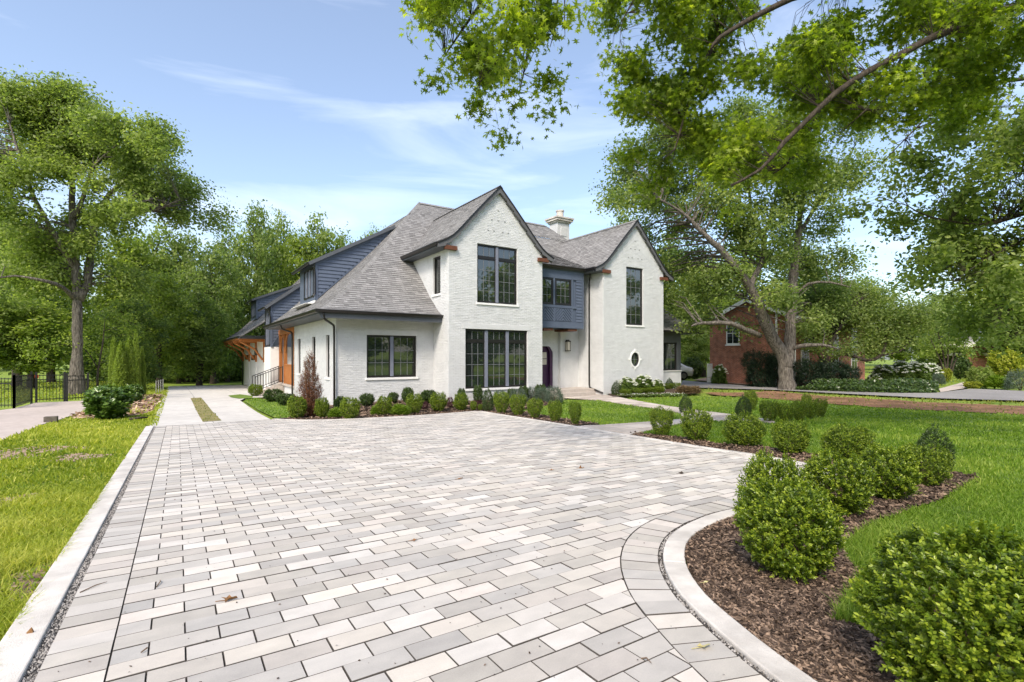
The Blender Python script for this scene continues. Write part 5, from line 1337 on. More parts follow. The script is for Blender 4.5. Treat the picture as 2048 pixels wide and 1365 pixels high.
# tall tree over the left fence
LT = [jb(b, 3.0) for b in ((-6.478, 38.161, 15.383, 1.442), (-5.33, 37.385, 15.799, 1.164), (-7.512, 38.859, 14.413, 1.663), (-4.526, 36.842, 15.106, 1.331), (-3.492, 36.144, 14.274, 1.164), (-6.019, 37.85, 13.581, 1.663), (-7.397, 38.781, 12.195, 1.386), (-4.64, 36.92, 12.888, 1.525), (-3.262, 35.989, 12.75, 1.164), (-2.228, 35.291, 13.165, 1.053), (-1.309, 34.67, 12.75, 1.109), (-0.275, 33.972, 12.75, 1.275), (0.529, 33.429, 12.14, 0.832), (-0.964, 34.437, 11.502, 1.053), (0.069, 33.739, 10.809, 1.109), (0.828, 33.227, 11.363, 0.499), (0.943, 33.15, 10.033, 0.444), (0.529, 33.429, 9.561, 0.665), (-0.275, 33.972, 9.284, 0.832), (-1.194, 34.592, 9.977, 0.832), (-2.113, 35.213, 10.116, 0.721), (-0.045, 33.817, 8.647, 0.61), (-2.688, 35.601, 8.536, 0.554), (-4.985, 37.152, 10.393, 0.887), (-5.904, 37.773, 11.086, 1.053), (-6.823, 38.393, 10.254, 0.943), (-4.985, 37.152, 8.591, 0.998), (-5.789, 37.695, 7.482, 1.22), (-3.836, 36.377, 7.482, 0.832), (-3.377, 36.066, 5.957, 0.998), (-4.87, 37.075, 5.542, 1.053), (-7.397, 38.781, 8.452, 0.998), (-6.478, 38.161, 5.542, 1.109), (-2.573, 35.523, 5.542, 0.832), (-5.33, 37.385, 11.918, 1.053), (-4.181, 36.609, 11.308, 0.943), (-3.147, 35.911, 10.587, 0.776), (-6.478, 38.161, 8.868, 1.053), (-5.559, 37.54, 9.284, 0.832), (-4.411, 36.764, 9.645, 0.665), (-2.228, 35.291, 8.73, 0.721), (-1.309, 34.67, 8.868, 0.721), (-0.735, 34.282, 10.393, 0.943), (-7.168, 38.626, 11.086, 1.22), (-7.397, 38.781, 6.928, 1.22), (-1.654, 34.903, 11.502, 0.998), (-2.688, 35.601, 11.918, 0.943), (-6.478, 38.161, 14.551, 1.386), (-5.559, 37.54, 14.413, 1.275))]
tree('leafy_tree', 'tallest tree at the left, broad crown over the black fence, grey trunk', (*(-4.388, 36.571), gz(*(-4.388, 36.571))),
     [([(-4.342, 36.718, -0.89), (-4.342, 36.718, -0.28), (-4.296, 36.687, 1.66), (-4.319, 36.702, 4.433), (-4.388, 36.749, 6.65), (-4.526, 36.842, 9.146), (-4.594, 36.889, 11.641), (-5.1, 37.23, 14.136)], [.50,.255,.22,.20,.18,.15,.10,.04]),
      ([(-4.227, 36.64, 4.433), (-3.947, 36.813, 5.307), (-3.811, 36.963, 6.464), (-3.567, 36.918, 8.747), (-3.214, 36.681, 9.823), (-2.385, 36.0, 11.035), (-1.211, 35.087, 11.901), (-0.277, 34.215, 12.552)], [.22,.20,.19,.15,.13,.10,.07,.03]),
      ([(-4.503, 36.827, 8.868), (-4.008, 36.01, 9.853), (-3.597, 35.491, 11.283), (-3.035, 34.629, 11.94), (-2.37, 34.18, 12.608)], [.14,.11,.09,.06,.03]),
      ([(-4.411, 36.764, 6.096), (-5.139, 36.05, 7.796), (-5.914, 35.97, 9.512), (-6.336, 35.651, 11.159), (-6.869, 36.011, 13.219)], [.14,.12,.10,.07,.03]),
      ([(-3.567, 36.918, 8.747), (-2.113, 35.213, 9.146), (-0.722, 33.67, 9.278), (0.399, 32.31, 9.667)], [.10,.07,.05,.02]),
      ([(-4.411, 36.764, 4.433), (-4.807, 35.825, 4.989), (-5.589, 35.147, 5.239), (-6.528, 35.177, 5.365), (-7.425, 35.18, 5.087)], [.13,.11,.09,.06,.03])],
     LT, M_TREE1, M_BARK, per=20, leaves=95, sig=.40, leaf=.185, seed=21, twr=.03)
# big tree at the right, forked low
def jfar(b, dj):    # mostly behind the limbs, so that the fork stays in view
    k = rj.uniform(-.25*dj, dj); return (b[0]+FX*k, b[1]+FY*k, b[2], b[3])
RT = [jfar(b, 4.2) for b in ((20.586, 19.885, 11.308, 0.887), (20.448, 19.978, 9.423, 0.721), (21.666, 19.156, 10.393, 1.22), (22.424, 18.644, 8.868, 1.164), (21.551, 19.233, 12.195, 1.164), (23.619, 17.837, 11.363, 1.525), (23.964, 17.604, 9.146, 1.442), (25.227, 16.751, 9.977, 1.525), (23.159, 18.147, 6.65, 1.22), (24.538, 17.216, 7.066, 1.22), (24.308, 17.371, 5.403, 1.109), (25.457, 16.596, 5.403, 1.053), (23.045, 18.225, 4.71, 0.943), (24.768, 17.061, 4.1, 0.943), (25.916, 16.285, 3.74, 0.61), (26.606, 15.82, 8.037, 1.275), (27.984, 14.889, 9.423, 1.442), (26.606, 15.82, 11.641, 1.525), (29.363, 13.958, 10.532, 1.442), (29.822, 13.648, 8.591, 1.22), (27.984, 14.889, 7.205, 0.943), (30.282, 13.338, 6.65, 1.164), (30.971, 12.872, 8.868, 1.053), (30.971, 12.872, 11.363, 1.386), (30.052, 13.493, 12.75, 1.525), (27.984, 14.889, 13.304, 1.525), (24.997, 16.906, 13.304, 1.525), (22.93, 18.302, 13.72, 1.331), (26.606, 15.82, 14.967, 1.525), (29.363, 13.958, 15.106, 1.525), (31.43, 12.562, 14.136, 1.164), (29.822, 13.648, 4.71, 0.998), (30.741, 13.027, 3.878, 0.998), (29.707, 13.726, 3.324, 0.665), (31.545, 12.484, 4.433, 0.832), (23.849, 17.682, 3.324, 0.721), (22.011, 18.923, 6.928, 0.832), (24.326, 16.153, 3.251, 0.588), (24.326, 16.153, 4.053, 0.642), (27.047, 14.798, 4.366, 0.922), (27.385, 14.57, 3.009, 0.543), (22.47, 18.613, 12.75, 1.109), (21.092, 19.543, 12.75, 0.832), (24.193, 17.449, 11.918, 1.386), (25.916, 16.285, 8.868, 1.109), (31.201, 12.717, 6.65, 0.943), (28.444, 14.579, 11.641, 1.386))]
tree('leafy_tree', 'large grey-barked tree forking low into two limbs beside the red brick house', (*(27.972, 14.526), gz(*(27.972, 14.526))),
     [([(28.687, 14.897, -0.809), (28.687, 14.897, -0.303), (28.617, 14.944, 0.822), (28.431, 15.07, 1.525), (27.959, 15.268, 2.225), (27.272, 15.37, 3.296), (26.712, 15.507, 4.328), (26.226, 15.594, 5.016), (25.221, 15.79, 6.04), (24.437, 16.078, 6.914), (23.574, 16.419, 7.615), (22.245, 16.955, 8.83), (21.047, 17.402, 9.419)], [.58,.39,.35,.33,.31,.27,.235,.21,.17,.13,.095,.06,.03]),
      ([(28.64, 14.929, 0.681), (29.006, 14.923, 1.668), (29.304, 14.963, 3.581), (29.65, 14.971, 6.267), (29.793, 14.875, 7.33), (29.959, 14.762, 9.541), (30.083, 14.437, 11.651), (30.461, 13.94, 13.844)], [.36,.30,.25,.21,.18,.13,.08,.03]),
      ([(26.226, 15.594, 4.989), (26.767, 15.711, 5.597), (27.568, 15.653, 6.783), (27.786, 15.747, 8.124), (27.317, 16.064, 9.172), (27.129, 16.191, 11.013), (27.176, 16.159, 12.995)], [.16,.14,.12,.10,.08,.06,.03]),
      ([(27.162, 15.565, 2.441), (25.586, 15.785, 2.873), (24.57, 15.988, 3.091), (22.854, 16.423, 2.999), (22.38, 16.501, 2.856)], [.16,.13,.12,.10,.04]),
      ([(29.1, 14.86, 1.668), (28.926, 14.253, 1.854), (29.425, 13.313, 1.926), (29.841, 12.67, 1.65)], [.15,.11,.08,.03]),
      ([(29.595, 14.887, 4.762), (29.712, 14.205, 5.377), (30.282, 13.338, 5.403), (30.755, 12.535, 5.071)], [.10,.08,.06,.02]),
      ([(29.888, 14.81, 8.277), (31.313, 14.33, 10.411), (32.498, 13.772, 11.938), (33.226, 13.28, 13.697)], [.12,.09,.06,.03]),
      ([(27.786, 15.747, 8.039), (28.627, 15.662, 9.713), (29.383, 15.634, 11.867), (29.625, 15.471, 13.904)], [.09,.07,.05,.02])],
     RT, M_TREE4, M_BARK, per=14, leaves=95, sig=.42, leaf=.185, seed=33, twr=.03)
# pin oak overhead; its trunk stands outside the picture on the right
OK_ = [jb(b, 1.1) for b in ((6.19, 5.473, 6.512, 0.364), (6.039, 5.575, 5.918, 0.285), (6.486, 5.274, 6.195, 0.412), (6.289, 5.407, 5.443, 0.317), (5.934, 5.646, 5.189, 0.238), (6.584, 5.207, 5.245, 0.38), (6.289, 5.407, 4.849, 0.238), (6.945, 4.963, 5.68, 0.38), (6.945, 4.963, 4.888, 0.349), (6.683, 5.141, 4.571, 0.269), (7.241, 4.764, 4.334, 0.349), (7.024, 4.91, 4.001, 0.238), (7.47, 4.609, 4.73, 0.364), (7.831, 4.365, 5.047, 0.364), (7.963, 4.276, 4.492, 0.285), (8.258, 4.077, 5.522, 0.396), (8.521, 3.899, 5.047, 0.349), (8.783, 3.722, 5.839, 0.412), (9.046, 3.545, 5.284, 0.333), (9.308, 3.367, 5.997, 0.412), (8.422, 3.966, 6.472, 0.333), (8.914, 3.633, 6.551, 0.412), (9.571, 3.19, 6.551, 0.428), (9.965, 2.924, 6.116, 0.396), (10.359, 2.658, 6.472, 0.412), (10.884, 2.304, 6.551, 0.428), (7.47, 4.609, 5.482, 0.222), (7.208, 4.786, 6.472, 0.412), (6.814, 5.052, 6.789, 0.444), (9.571, 3.19, 5.482, 0.285), (10.096, 2.836, 5.561, 0.253), (10.621, 2.481, 5.918, 0.333), (11.081, 2.171, 5.918, 0.333), (7.634, 4.498, 7.027, 0.349), (8.258, 4.077, 7.106, 0.396), (9.046, 3.545, 7.185, 0.475), (9.899, 2.969, 7.185, 0.475), (10.752, 2.392, 7.185, 0.475), (5.895, 5.672, 7.106, 0.396), (7.47, 4.609, 3.977, 0.174), (6.486, 5.274, 4.254, 0.174),
        (3.157, 5.832, 5.698, 0.379), (2.995, 5.941, 5.306, 0.301), (2.86, 6.033, 5.338, 0.157), (3.347, 5.704, 5.11, 0.327), (3.618, 5.521, 4.881, 0.327), (3.888, 5.338, 5.306, 0.288), (3.737, 5.44, 4.574, 0.118), (4.105, 5.192, 4.979, 0.157), (4.257, 5.089, 5.253, 0.118), (2.86, 6.033, 5.829, 0.222), (3.455, 5.631, 5.567, 0.327), (3.564, 5.557, 4.652, 0.144), (3.293, 5.74, 4.718, 0.157), (4.132, 5.174, 4.718, 0.065), (2.838, 6.048, 5.012, 0.052), (3.239, 5.777, 6.155, 0.392), (3.618, 5.521, 6.221, 0.392), (3.888, 5.338, 5.894, 0.131), (5.6, 5.268, 6.26, 0.104), (7.602, 4.52, 6.076, 0.238), (7.995, 4.254, 6.472, 0.206), (7.897, 4.321, 5.561, 0.317), (8.389, 3.988, 5.918, 0.317), (8.652, 3.811, 6.472, 0.269), (9.636, 3.629, 5.816, 0.383), (10.148, 3.525, 5.328, 0.341), (9.137, 3.724, 4.734, 0.325), (10.889, 3.265, 5.595, 0.349), (11.58, 3.04, 5.96, 0.41), (12.17, 2.641, 5.96, 0.446), (12.54, 2.392, 7.03, 0.535), (6.617, 5.185, 5.759, 0.317), (8.192, 4.121, 4.334, 0.238), (7.208, 4.786, 5.126, 0.317), (7.602, 4.52, 3.779, 0.127), (7.142, 4.83, 6.868, 0.396), (6.223, 5.451, 5.997, 0.317))]
tree('pin_oak', 'pin oak whose lobed-leaf branches hang into the top of the picture', (16.4, 1.0, gz(16.4, 1.0)),
     [([(16.4,1.0,-.8),(16.35,1.0,1.0),(16.3,1.0,3.5),(16.2,1.1,6.0),(15.8,1.5,9.0),(15.2,2.0,12.0)], [.60,.45,.40,.34,.25,.12]),
      ([(16.2,1.1,5.6), (16.87, 1.278, 9.336), (11.759, 2.195, 7.147), (9.844, 2.644, 6.278), (8.793, 2.871, 5.694), (7.8, 3.179, 5.098), (7.349, 3.363, 4.702), (6.953, 3.631, 4.224), (6.67, 3.822, 3.848), (6.341, 4.044, 3.636)], [.17,.14,.11,.09,.078,.066,.058,.047,.034,.016]),
      ([(16.2,1.1,6.4), (16.77, 1.949, 11.461), (11.889, 3.193, 8.694), (7.882, 3.607, 6.67), (7.096, 3.775, 6.256), (6.594, 3.994, 5.93), (6.217, 4.128, 5.659), (6.115, 4.197, 5.501)], [.16,.13,.10,.085,.075,.065,.045,.02]),
      ([(7.208, 4.786, 6.377), (6.945, 4.963, 5.839), (6.664, 5.033, 5.078), (6.452, 5.055, 4.49)], [.05,.03,.02,.01]),
      ([(15.8,1.5,9), (10.252, 4.178, 12.531), (5.974, 5.136, 9.148), (4.341, 5.274, 6.504), (4.024, 5.247, 5.959), (3.899, 5.331, 5.665), (3.726, 5.448, 5.404), (3.509, 5.594, 5.11), (3.296, 5.617, 4.827)], [.18,.13,.08,.045,.03,.022,.018,.013,.007]),
      ([(3.97, 5.283, 5.829), (3.888, 5.338, 5.567), (3.861, 5.356, 5.24), (3.78, 5.411, 4.783)], [.022,.016,.011,.005]),
      ([(4.341, 5.274, 6.504), (3.673, 5.605, 6.361), (3.347, 5.704, 5.894), (3.157, 5.832, 5.567), (2.923, 5.869, 5.181)], [.04,.03,.022,.016,.006]),
      ([(4.369, 5.255, 6.37), (4.233, 5.226, 5.897), (4.222, 5.233, 5.665), (4.167, 5.27, 5.4)], [.016,.011,.009,.004]), ([(4.397, 5.236, 6.302), (4.391, 5.24, 5.898), (4.397, 5.236, 5.595)], [.010,.007,.003]), ([(5.756, 5.042, 6.964), (5.586, 5.157, 6.451), (5.483, 5.227, 6.231), (5.453, 5.247, 5.938)], [.012,.009,.006,.003]),
      ([(8.521, 3.899, 5.245), (8.258, 4.077, 4.571), (7.995, 4.254, 4.254)], [.03,.02,.01]), ([(10.239, 3.342, 6.417), (9.774, 3.536, 5.65), (9.205, 3.679, 5.14)], [.03,.02,.01])],
     OK_, M_OAK, M_BARKD, per=170, leaves=34, sig=.13, leaf=.105, seed=5, tmpl=T_OAK, twr=.006, twigs=.75, reach=1.6)
# broad-leaved tree at the right edge, trunk outside the picture
RE = [jb(b, 1.3) for b in ((15.236, 2.985, 4.927, 0.566), (14.604, 3.411, 4.709, 0.436), (14.063, 3.777, 4.578, 0.37), (13.629, 4.07, 4.382, 0.261), (15.146, 3.046, 3.947, 0.566), (14.604, 3.411, 3.729, 0.479), (14.108, 3.747, 3.62, 0.37), (13.611, 4.082, 3.456, 0.283), (15.326, 2.924, 2.966, 0.653), (14.694, 3.35, 2.857, 0.457), (14.198, 3.686, 2.912, 0.349), (13.837, 3.929, 3.021, 0.218), (15.462, 2.832, 2.041, 0.501), (14.965, 3.168, 2.204, 0.349), (13.611, 4.082, 5.798, 0.305), (14.063, 3.777, 6.343, 0.436), (14.604, 3.411, 6.506, 0.436), (15.236, 2.985, 6.234, 0.566), (14.83, 3.259, 5.526, 0.436), (14.333, 3.594, 5.471, 0.327), (13.025, 4.478, 5.417, 0.196), (13.431, 4.204, 5.199, 0.261), (15.687, 2.68, 5.471, 0.653), (15.868, 2.558, 3.838, 0.653), (14.83, 3.259, 1.659, 0.196), (15.281, 2.954, 1.442, 0.218), (13.286, 4.904, 4.864, 0.296), (13.758, 4.586, 4.408, 0.342), (14.333, 3.594, 4.164, 0.436), (15.369, 3.377, 4.381, 0.519), (15.884, 3.03, 4.494, 0.632), (14.604, 3.411, 5.907, 0.501), (15.884, 3.03, 5.849, 0.632), (13.882, 3.899, 5.689, 0.37), (14.063, 3.777, 5.09, 0.392), (14.469, 3.503, 2.258, 0.305), (14.855, 3.725, 3.366, 0.497), (15.686, 3.405, 3.402, 0.574))]
tree('broadleaf_tree', 'dark broad-leaved tree reaching in from the right edge with thin pale limbs', (18.6, 2.6, gz(18.6, 2.6)),
     [([(18.6,2.6,-.9),(18.5,2.6,1.0),(18.4,2.7,3.0),(18.0,2.9,6.0),(17.6,3.0,8.0)], [.34,.26,.23,.16,.06]),
      ([(18.4,2.7,2.6), (18.295, 2.126, 5.256), (15.958, 2.98, 4.517), (14.83, 3.259, 4.208), (14.406, 3.545, 4.186), (13.461, 3.942, 4.273), (13.054, 4.217, 4.519)], [.12,.09,.07,.055,.045,.025,.01]),
      ([(18.2,2.8,4.8), (17.704, 2.525, 8.108), (15.958, 2.98, 7.564), (15.246, 3.219, 7.377), (14.406, 3.545, 6.963), (13.585, 3.858, 6.593), (12.777, 4.162, 5.865), (12.252, 4.397, 5.323)], [.12,.08,.065,.055,.04,.03,.018,.008]),
      ([(18.4,2.7,2.2), (17.704, 2.525, 4.544), (15.522, 3.033, 3.784), (14.552, 3.326, 3.383), (13.878, 3.66, 2.904)], [.07,.04,.025,.018,.006]),
      ([(18.4,2.7,2.0), (17.803, 2.458, 3.118), (16.071, 2.904, 2.575), (15.237, 3.225, 2.11)], [.06,.035,.02,.006])],
     RE, M_TREE1, M_BARKD, per=95, leaves=32, sig=.21, leaf=.115, seed=15, tmpl=T_OVAL, twr=.008, twigs=.6, reach=2.5)
# squat spreading tree before the red brick house, and a fan of thin stems farther right
MT = [jb(b, 2) for b in ((33.272, 14.938, 4.615, 1.412), (34.544, 14.08, 4.001, 1.596), (36.07, 13.049, 3.387, 1.412), (37.087, 12.362, 2.62, 0.982), (37.545, 12.053, 4.001, 0.921), (35.052, 13.736, 2.006, 0.737), (34.289, 14.251, 5.689, 1.228), (33.017, 15.11, 2.927, 0.798), (35.612, 13.358, 5.229, 1.166), (32.127, 15.711, 3.541, 0.921), (36.579, 12.706, 4.768, 0.921), (32.636, 15.368, 2.006, 0.614), (33.526, 14.767, 1.699, 0.552), (32.0, 15.797, 2.62, 0.552), (32.254, 15.626, 4.768, 1.044), (33.781, 14.595, 5.075, 1.228), (35.307, 13.564, 3.848, 1.228), (33.781, 14.595, 3.234, 1.044), (35.815, 13.221, 2.313, 0.798), (36.833, 12.534, 3.541, 0.921))]
tree('spreading_tree', 'low dark spreading tree with an arching limb before the red brick house', (*(34.153, 15.188), gz(*(34.153, 15.188))),
     [([(33.399, 14.853, -0.511), (33.272, 14.938, 0.778), (33.526, 14.767, 2.006), (34.289, 14.251, 3.541), (35.052, 13.736, 4.768)], [.20,.15,.12,.08,.03]), ([(33.323, 14.904, 0.471), (33.345, 14.407, 1.33), (33.676, 13.942, 1.45), (34.445, 13.181, 1.061), (34.98, 12.578, 1.359), (35.3, 12.362, 2.458), (35.891, 11.963, 3.171)], [.14,.13,.12,.11,.09,.06,.03]), ([(34.98, 12.578, 1.359), (35.891, 11.963, 1.597), (36.433, 11.598, 2.28)], [.07,.05,.02]), ([(33.272, 14.938, 0.625), (32.763, 15.282, 2.006), (32.382, 15.54, 3.541)], [.10,.07,.03])],
     MT, M_TREE4, M_BARKD, per=22, leaves=90, sig=.46, leaf=.16, seed=8, twr=.025)
FT = [jb(b, 1.6) for b in ((45.373, 12.8, 3.724, 0.927), (46.318, 12.162, 4.437, 1.141), (47.146, 11.603, 3.367, 0.927), (46.023, 12.361, 2.191, 0.784), (45.078, 12.999, 2.12, 0.642), (46.909, 11.763, 1.763, 0.642), (45.875, 12.461, 5.328, 0.855))]
tree('multistem_tree', 'small tree fanning out from many thin stems right of the white hydrangea bank', (*(50.609, 13.747), gz(*(50.609, 13.747))),
     [([(45.816, 12.501, -0.375), (45.669, 12.601, 1.229), (45.196, 12.92, 3.546)], [.07,.05,.02]), ([(45.875, 12.461, -0.375), (45.905, 12.441, 1.229), (46.023, 12.361, 3.902)], [.07,.05,.02]), ([(45.934, 12.421, -0.375), (46.2, 12.241, 1.229), (46.762, 11.862, 3.367)], [.07,.05,.02]), ([(45.994, 12.381, -0.375), (46.378, 12.122, 1.05), (47.205, 11.563, 2.833)], [.06,.04,.02]), ([(45.757, 12.541, -0.375), (45.491, 12.72, 0.872), (44.901, 13.119, 2.476)], [.05,.04,.02])],
     FT, M_TREE1, M_BARKD, per=16, leaves=50, sig=.35, leaf=.20, seed=9, twr=.02)
# feathery light tree in front of the left wood
WT = [jb(b, 1.5) for b in ((-3.259, 37.194, 3.396, 0.861), (-2.665, 36.792, 2.822, 0.804), (-4.092, 37.756, 2.535, 0.861), (-5.044, 38.399, 1.96, 0.747), (-5.52, 38.72, 1.243, 0.459), (-3.854, 37.595, 1.099, 0.747), )]
tree('feathery_tree', 'light green feathery young tree before the left wood, above the fence end', (*(-3.55, 37.915), gz(*(-3.55, 37.915))), [([(-3.497, 37.354, -0.853), (-3.45, 37.322, 0.525), (-3.259, 37.194, 1.96), (-3.14, 37.113, 3.396)], [.07,.05,.035,.015]), ([(-3.45, 37.322, 0.525), (-4.022, 37.105, 1.667), (-4.922, 37.472, 1.944)], [.035,.025,.01])], WT, M_TREE3, M_BARKD, per=11, leaves=55, sig=.36, leaf=.15, seed=12, twr=.015)

# woodland trees: five kinds modelled once, then copied with all their parts
def generic(seed, mat, bark, H=12., Wd=7., per=5, leaves=90, leaf=.29, low=.2):
    rg = random.Random(seed); bl = []
    for k in range(20):
        t_ = k/19; z = H*(low+.06+(.88-low)*t_); rad = Wd*.5*math.sin(math.pi*(.12+.80*t_))**.8
        a = k*2.4+rg.random(); q_ = rg.uniform(.25, .78); br = Wd*rg.uniform(.15, .24)*(1-.4*t_)
        bl.append((rad*q_*math.cos(a), rad*q_*math.sin(a), z, br))
    bl.append((0, 0, H*.55, Wd*.22)); bl.append((0, 0, H*.75, Wd*.2))
    C, P_, Nn, S, tint, rng = cloud(bl, seed, per, leaves, .5, leaf)
    m = MB(); m.tube([(0,0,-.5),(.1,0,.3),(.15,.1,H*.3),(0,.1,H*.6),(0,0,H*.9)], [.42,.30,.24,.15,.04], 8)
    for k in range(9):
        b_ = bl[rg.randrange(len(bl))]; z0 = max(H*low*.7, b_[2]-rg.uniform(1.5, 3)); m.tube([(.1,.05,z0), (b_[0]*.5, b_[1]*.5, (z0+b_[2])/2+.2), b_[:3]], [.11,.07,.02], 5)
    tm = m.mesh('trunk', True); tm.materials.append(bark)
    return tm, leafmesh('crown', P_, Nn, S, tint, T_QUAD, mat, rng), H, Wd
GEN = [generic(1, M_TREE1, M_BARKD), generic(2, M_TREE2, M_BARKD, low=.08), generic(3, M_TREE3, M_BARKD, Wd=6.5), generic(4, M_TREE4, M_BARKD, low=.12), generic(5, M_TREE1, M_BARK, H=13, Wd=5.5, low=.25), generic(6, M_YELSH, M_BARKD, Wd=7, low=.1)]
def wood(label, u, vt, w, d, k, group, base=None):
    x, y, z = base; tm, cm, H, Wd = GEN[k]; zt = 1.3+(713-vt)/1010*d; zb = gz(x, y)-.1
    o = empty('woodland_tree', (x, y, zb), label, 'tree', group, rz=rj.uniform(0, 6.28)); sw, sh = w*d/1010/Wd, (zt-zb)/H*1.02
    for nm, me in (('trunk', tm), ('crown', cm)):
        c = bpy.data.objects.new(nm, me); COL.objects.link(c); c.parent = o; c.scale = (sw, sw, sh)
WL, WR = 'trees of the wood on the left', 'trees behind the red brick house'
for lab, u, vt, w, d, k, b_ in (
    ('green tree at the left edge, crown top under the tallest tree', 30, 430, 190, 40, 0, (-10.24, 55.18, 1.815)), ('dark tree cut by the left picture edge', -60, 400, 240, 45, 1, (-14.843, 64.322, 1.879)), ('lime tree behind the tall grey trunk', 105, 480, 160, 48, 2, (-9.334, 64.222, 1.918)),
    ('lime green tree right of the tallest tree, lower crown', 250, 470, 150, 46, 2, (-3.472, 57.85, 1.892)), ('round green tree left of the gap in the wood', 305, 452, 170, 50, 0, (-1.517, 61.357, 1.944)), ('bluish green tree at the gap in the wood', 372, 470, 150, 52, 3, (1.281, 61.88, 1.969)),
    ('dark tree above the end of the drive, left of the tall one', 425, 500, 130, 46, 1, (3.134, 53.39, 1.892)), ('slim tree left shoulder of the tallest tree by the garage', 458, 455, 90, 60, 4, (5.712, 68.541, 2.072)), ('tallest tree behind the garage, pointed top', 512, 415, 130, 55, 3, (7.673, 61.184, 2.008)),
    ('tree right behind the pointed one over the garage', 552, 430, 110, 62, 0, (10.685, 67.597, 2.098)), ('low tree in the dip above the garage roof', 600, 470, 120, 58, 2, (12.28, 61.693, 2.047)), ('rounded tree rising behind the blue dormer', 645, 438, 125, 60, 0, (14.919, 62.325, 2.072)),
    ('tree at the right of the rounded one behind the blue dormer', 695, 468, 90, 66, 4, (19.118, 66.729, 2.15)), ('tree top just showing over the dormer ridge', 742, 462, 80, 70, 2, (22.976, 68.95, 2.201)),
    ('lime tree with low crown behind the arborvitaes', 322, 545, 140, 38, 2, (-0.623, 46.273, 1.789)), ('deep green tree overhanging the end of the drive', 400, 570, 140, 41, 3, (1.952, 48.154, 1.828)), ('dark low tree behind the small laurel', 262, 610, 130, 36, 1, (-2.231, 42.533, 1.738)),
    ('low lime tree left of the tall grey trunk', 62, 600, 170, 36, 2, (-8.27, 49.024, 1.763)), ('low green tree filling the left picture edge', -30, 555, 170, 34, 0, (-10.378, 48.034, 1.738)), ('dark tree directly left of the garage awning', 455, 560, 120, 52, 1, (4.822, 59.489, 1.969)), ('dark tree seen between garage roof and wood', 560, 540, 130, 72, 1, (12.881, 78.181, 2.227)), ('narrow dark tree at the drive end', 360, 640, 110, 47, 1, (0.695, 56.243, 1.905)), ('low dark tree closing the drive end beside the garage wall', 432, 650, 110, 49, 1, (3.62, 56.681, 1.931))):
    wood(lab, u, vt, w, d, k, WL, b_)
for lab, u, vt, w, d, k, b_ in (
    ('tree top behind the right gable', 1255, 418, 110, 50, 0, (37.459, 35.038, 1.944)), ('green tree directly right of the right gable, behind the bay roof', 1345, 470, 170, 52, 3, (42.797, 33.846, 1.969)), ('bright tree between bay roof and red brick house', 1405, 520, 130, 46, 2, (40.124, 28.411, 1.892)), ('dark low tree behind the bay', 1352, 600, 120, 48, 1, (39.781, 31.056, 1.918)), ('dark low tree before the left end of the red brick house', 1392, 640, 80, 44, 3, (37.91, 27.493, 1.866)),
    ('broad tree behind the roof of the red brick house', 1490, 470, 190, 60, 0, (56.52, 34.232, 2.072)), ('dark tree behind the forked tree', 1610, 500, 180, 60, 1, (62.428, 30.243, 2.072)), ('tree behind the spreading tree, left of the sky gap', 1712, 560, 150, 58, 0, (65.201, 25.957, 2.047)), ('low tree in the sky gap at the right', 1800, 620, 150, 66, 2, (78.96, 26.319, 2.15)),
    ('golden tree far behind the low brick house', 1965, 590, 120, 80, 5, (106.54, 24.588, 2.33)), ('second golden tree, far right behind the low brick house', 2050, 600, 130, 84, 5, (117.726, 21.861, 2.381)), ('dark tree above the low brick house roof', 2030, 540, 150, 62, 1, (85.876, 16.823, 2.098)), ('green tree cut by the right picture edge', 2140, 450, 250, 60, 0, (88.521, 12.623, 2.072)), ('tree left of the low brick house', 1880, 590, 120, 70, 3, (88.341, 24.811, 2.201))):
    wood(lab, u, vt, w, d, k, WR, b_)
# far-off wood closing the view, and the trees across the road behind the camera that the windows mirror
def mass(name, label, pts, H, leaf, mat, seed, per=3):
    rg = random.Random(seed); bl = []
    for x, y in pts:
        for k in range(7): bl.append((x+rg.gauss(0,2.2), y+rg.gauss(0,2.2), gz(x,y)+H*rg.uniform(.08,.92)*rg.uniform(.75,1.1), rg.uniform(1.4,2.6)))
    C, P_, Nn, S, tint, rng = cloud(bl, seed, per, 26, .8, leaf)
    tag(link(name, leafmesh(name, P_, Nn, S, tint, T_QUAD, mat, rng)), label, 'woodland', None, 'stuff')
def dirpt(u, d):
    k = (u-1024)/1010; return ((FX+RX*k)*d, (FY+RY*k)*d)
mass('woodland', 'far-off green wood closing the view behind all trees', [dirpt(u, 92+12*math.sin(u*.9)) for u in range(-500, 3000, 55)], 13, .85, M_TREE2, 71)
mass('woodland', 'thick dark undergrowth closing the end of the drive', [dirpt(u, 56) for u in range(200, 480, 26)], 5, .5, M_TREE2, 72, per=4)
mass('woodland', 'trees across the road behind the viewer, mirrored in the windows', [(x, -38+6*math.sin(x)) for x in range(-50, 80, 4)], 19, .8, M_TREE1, 73, per=4)

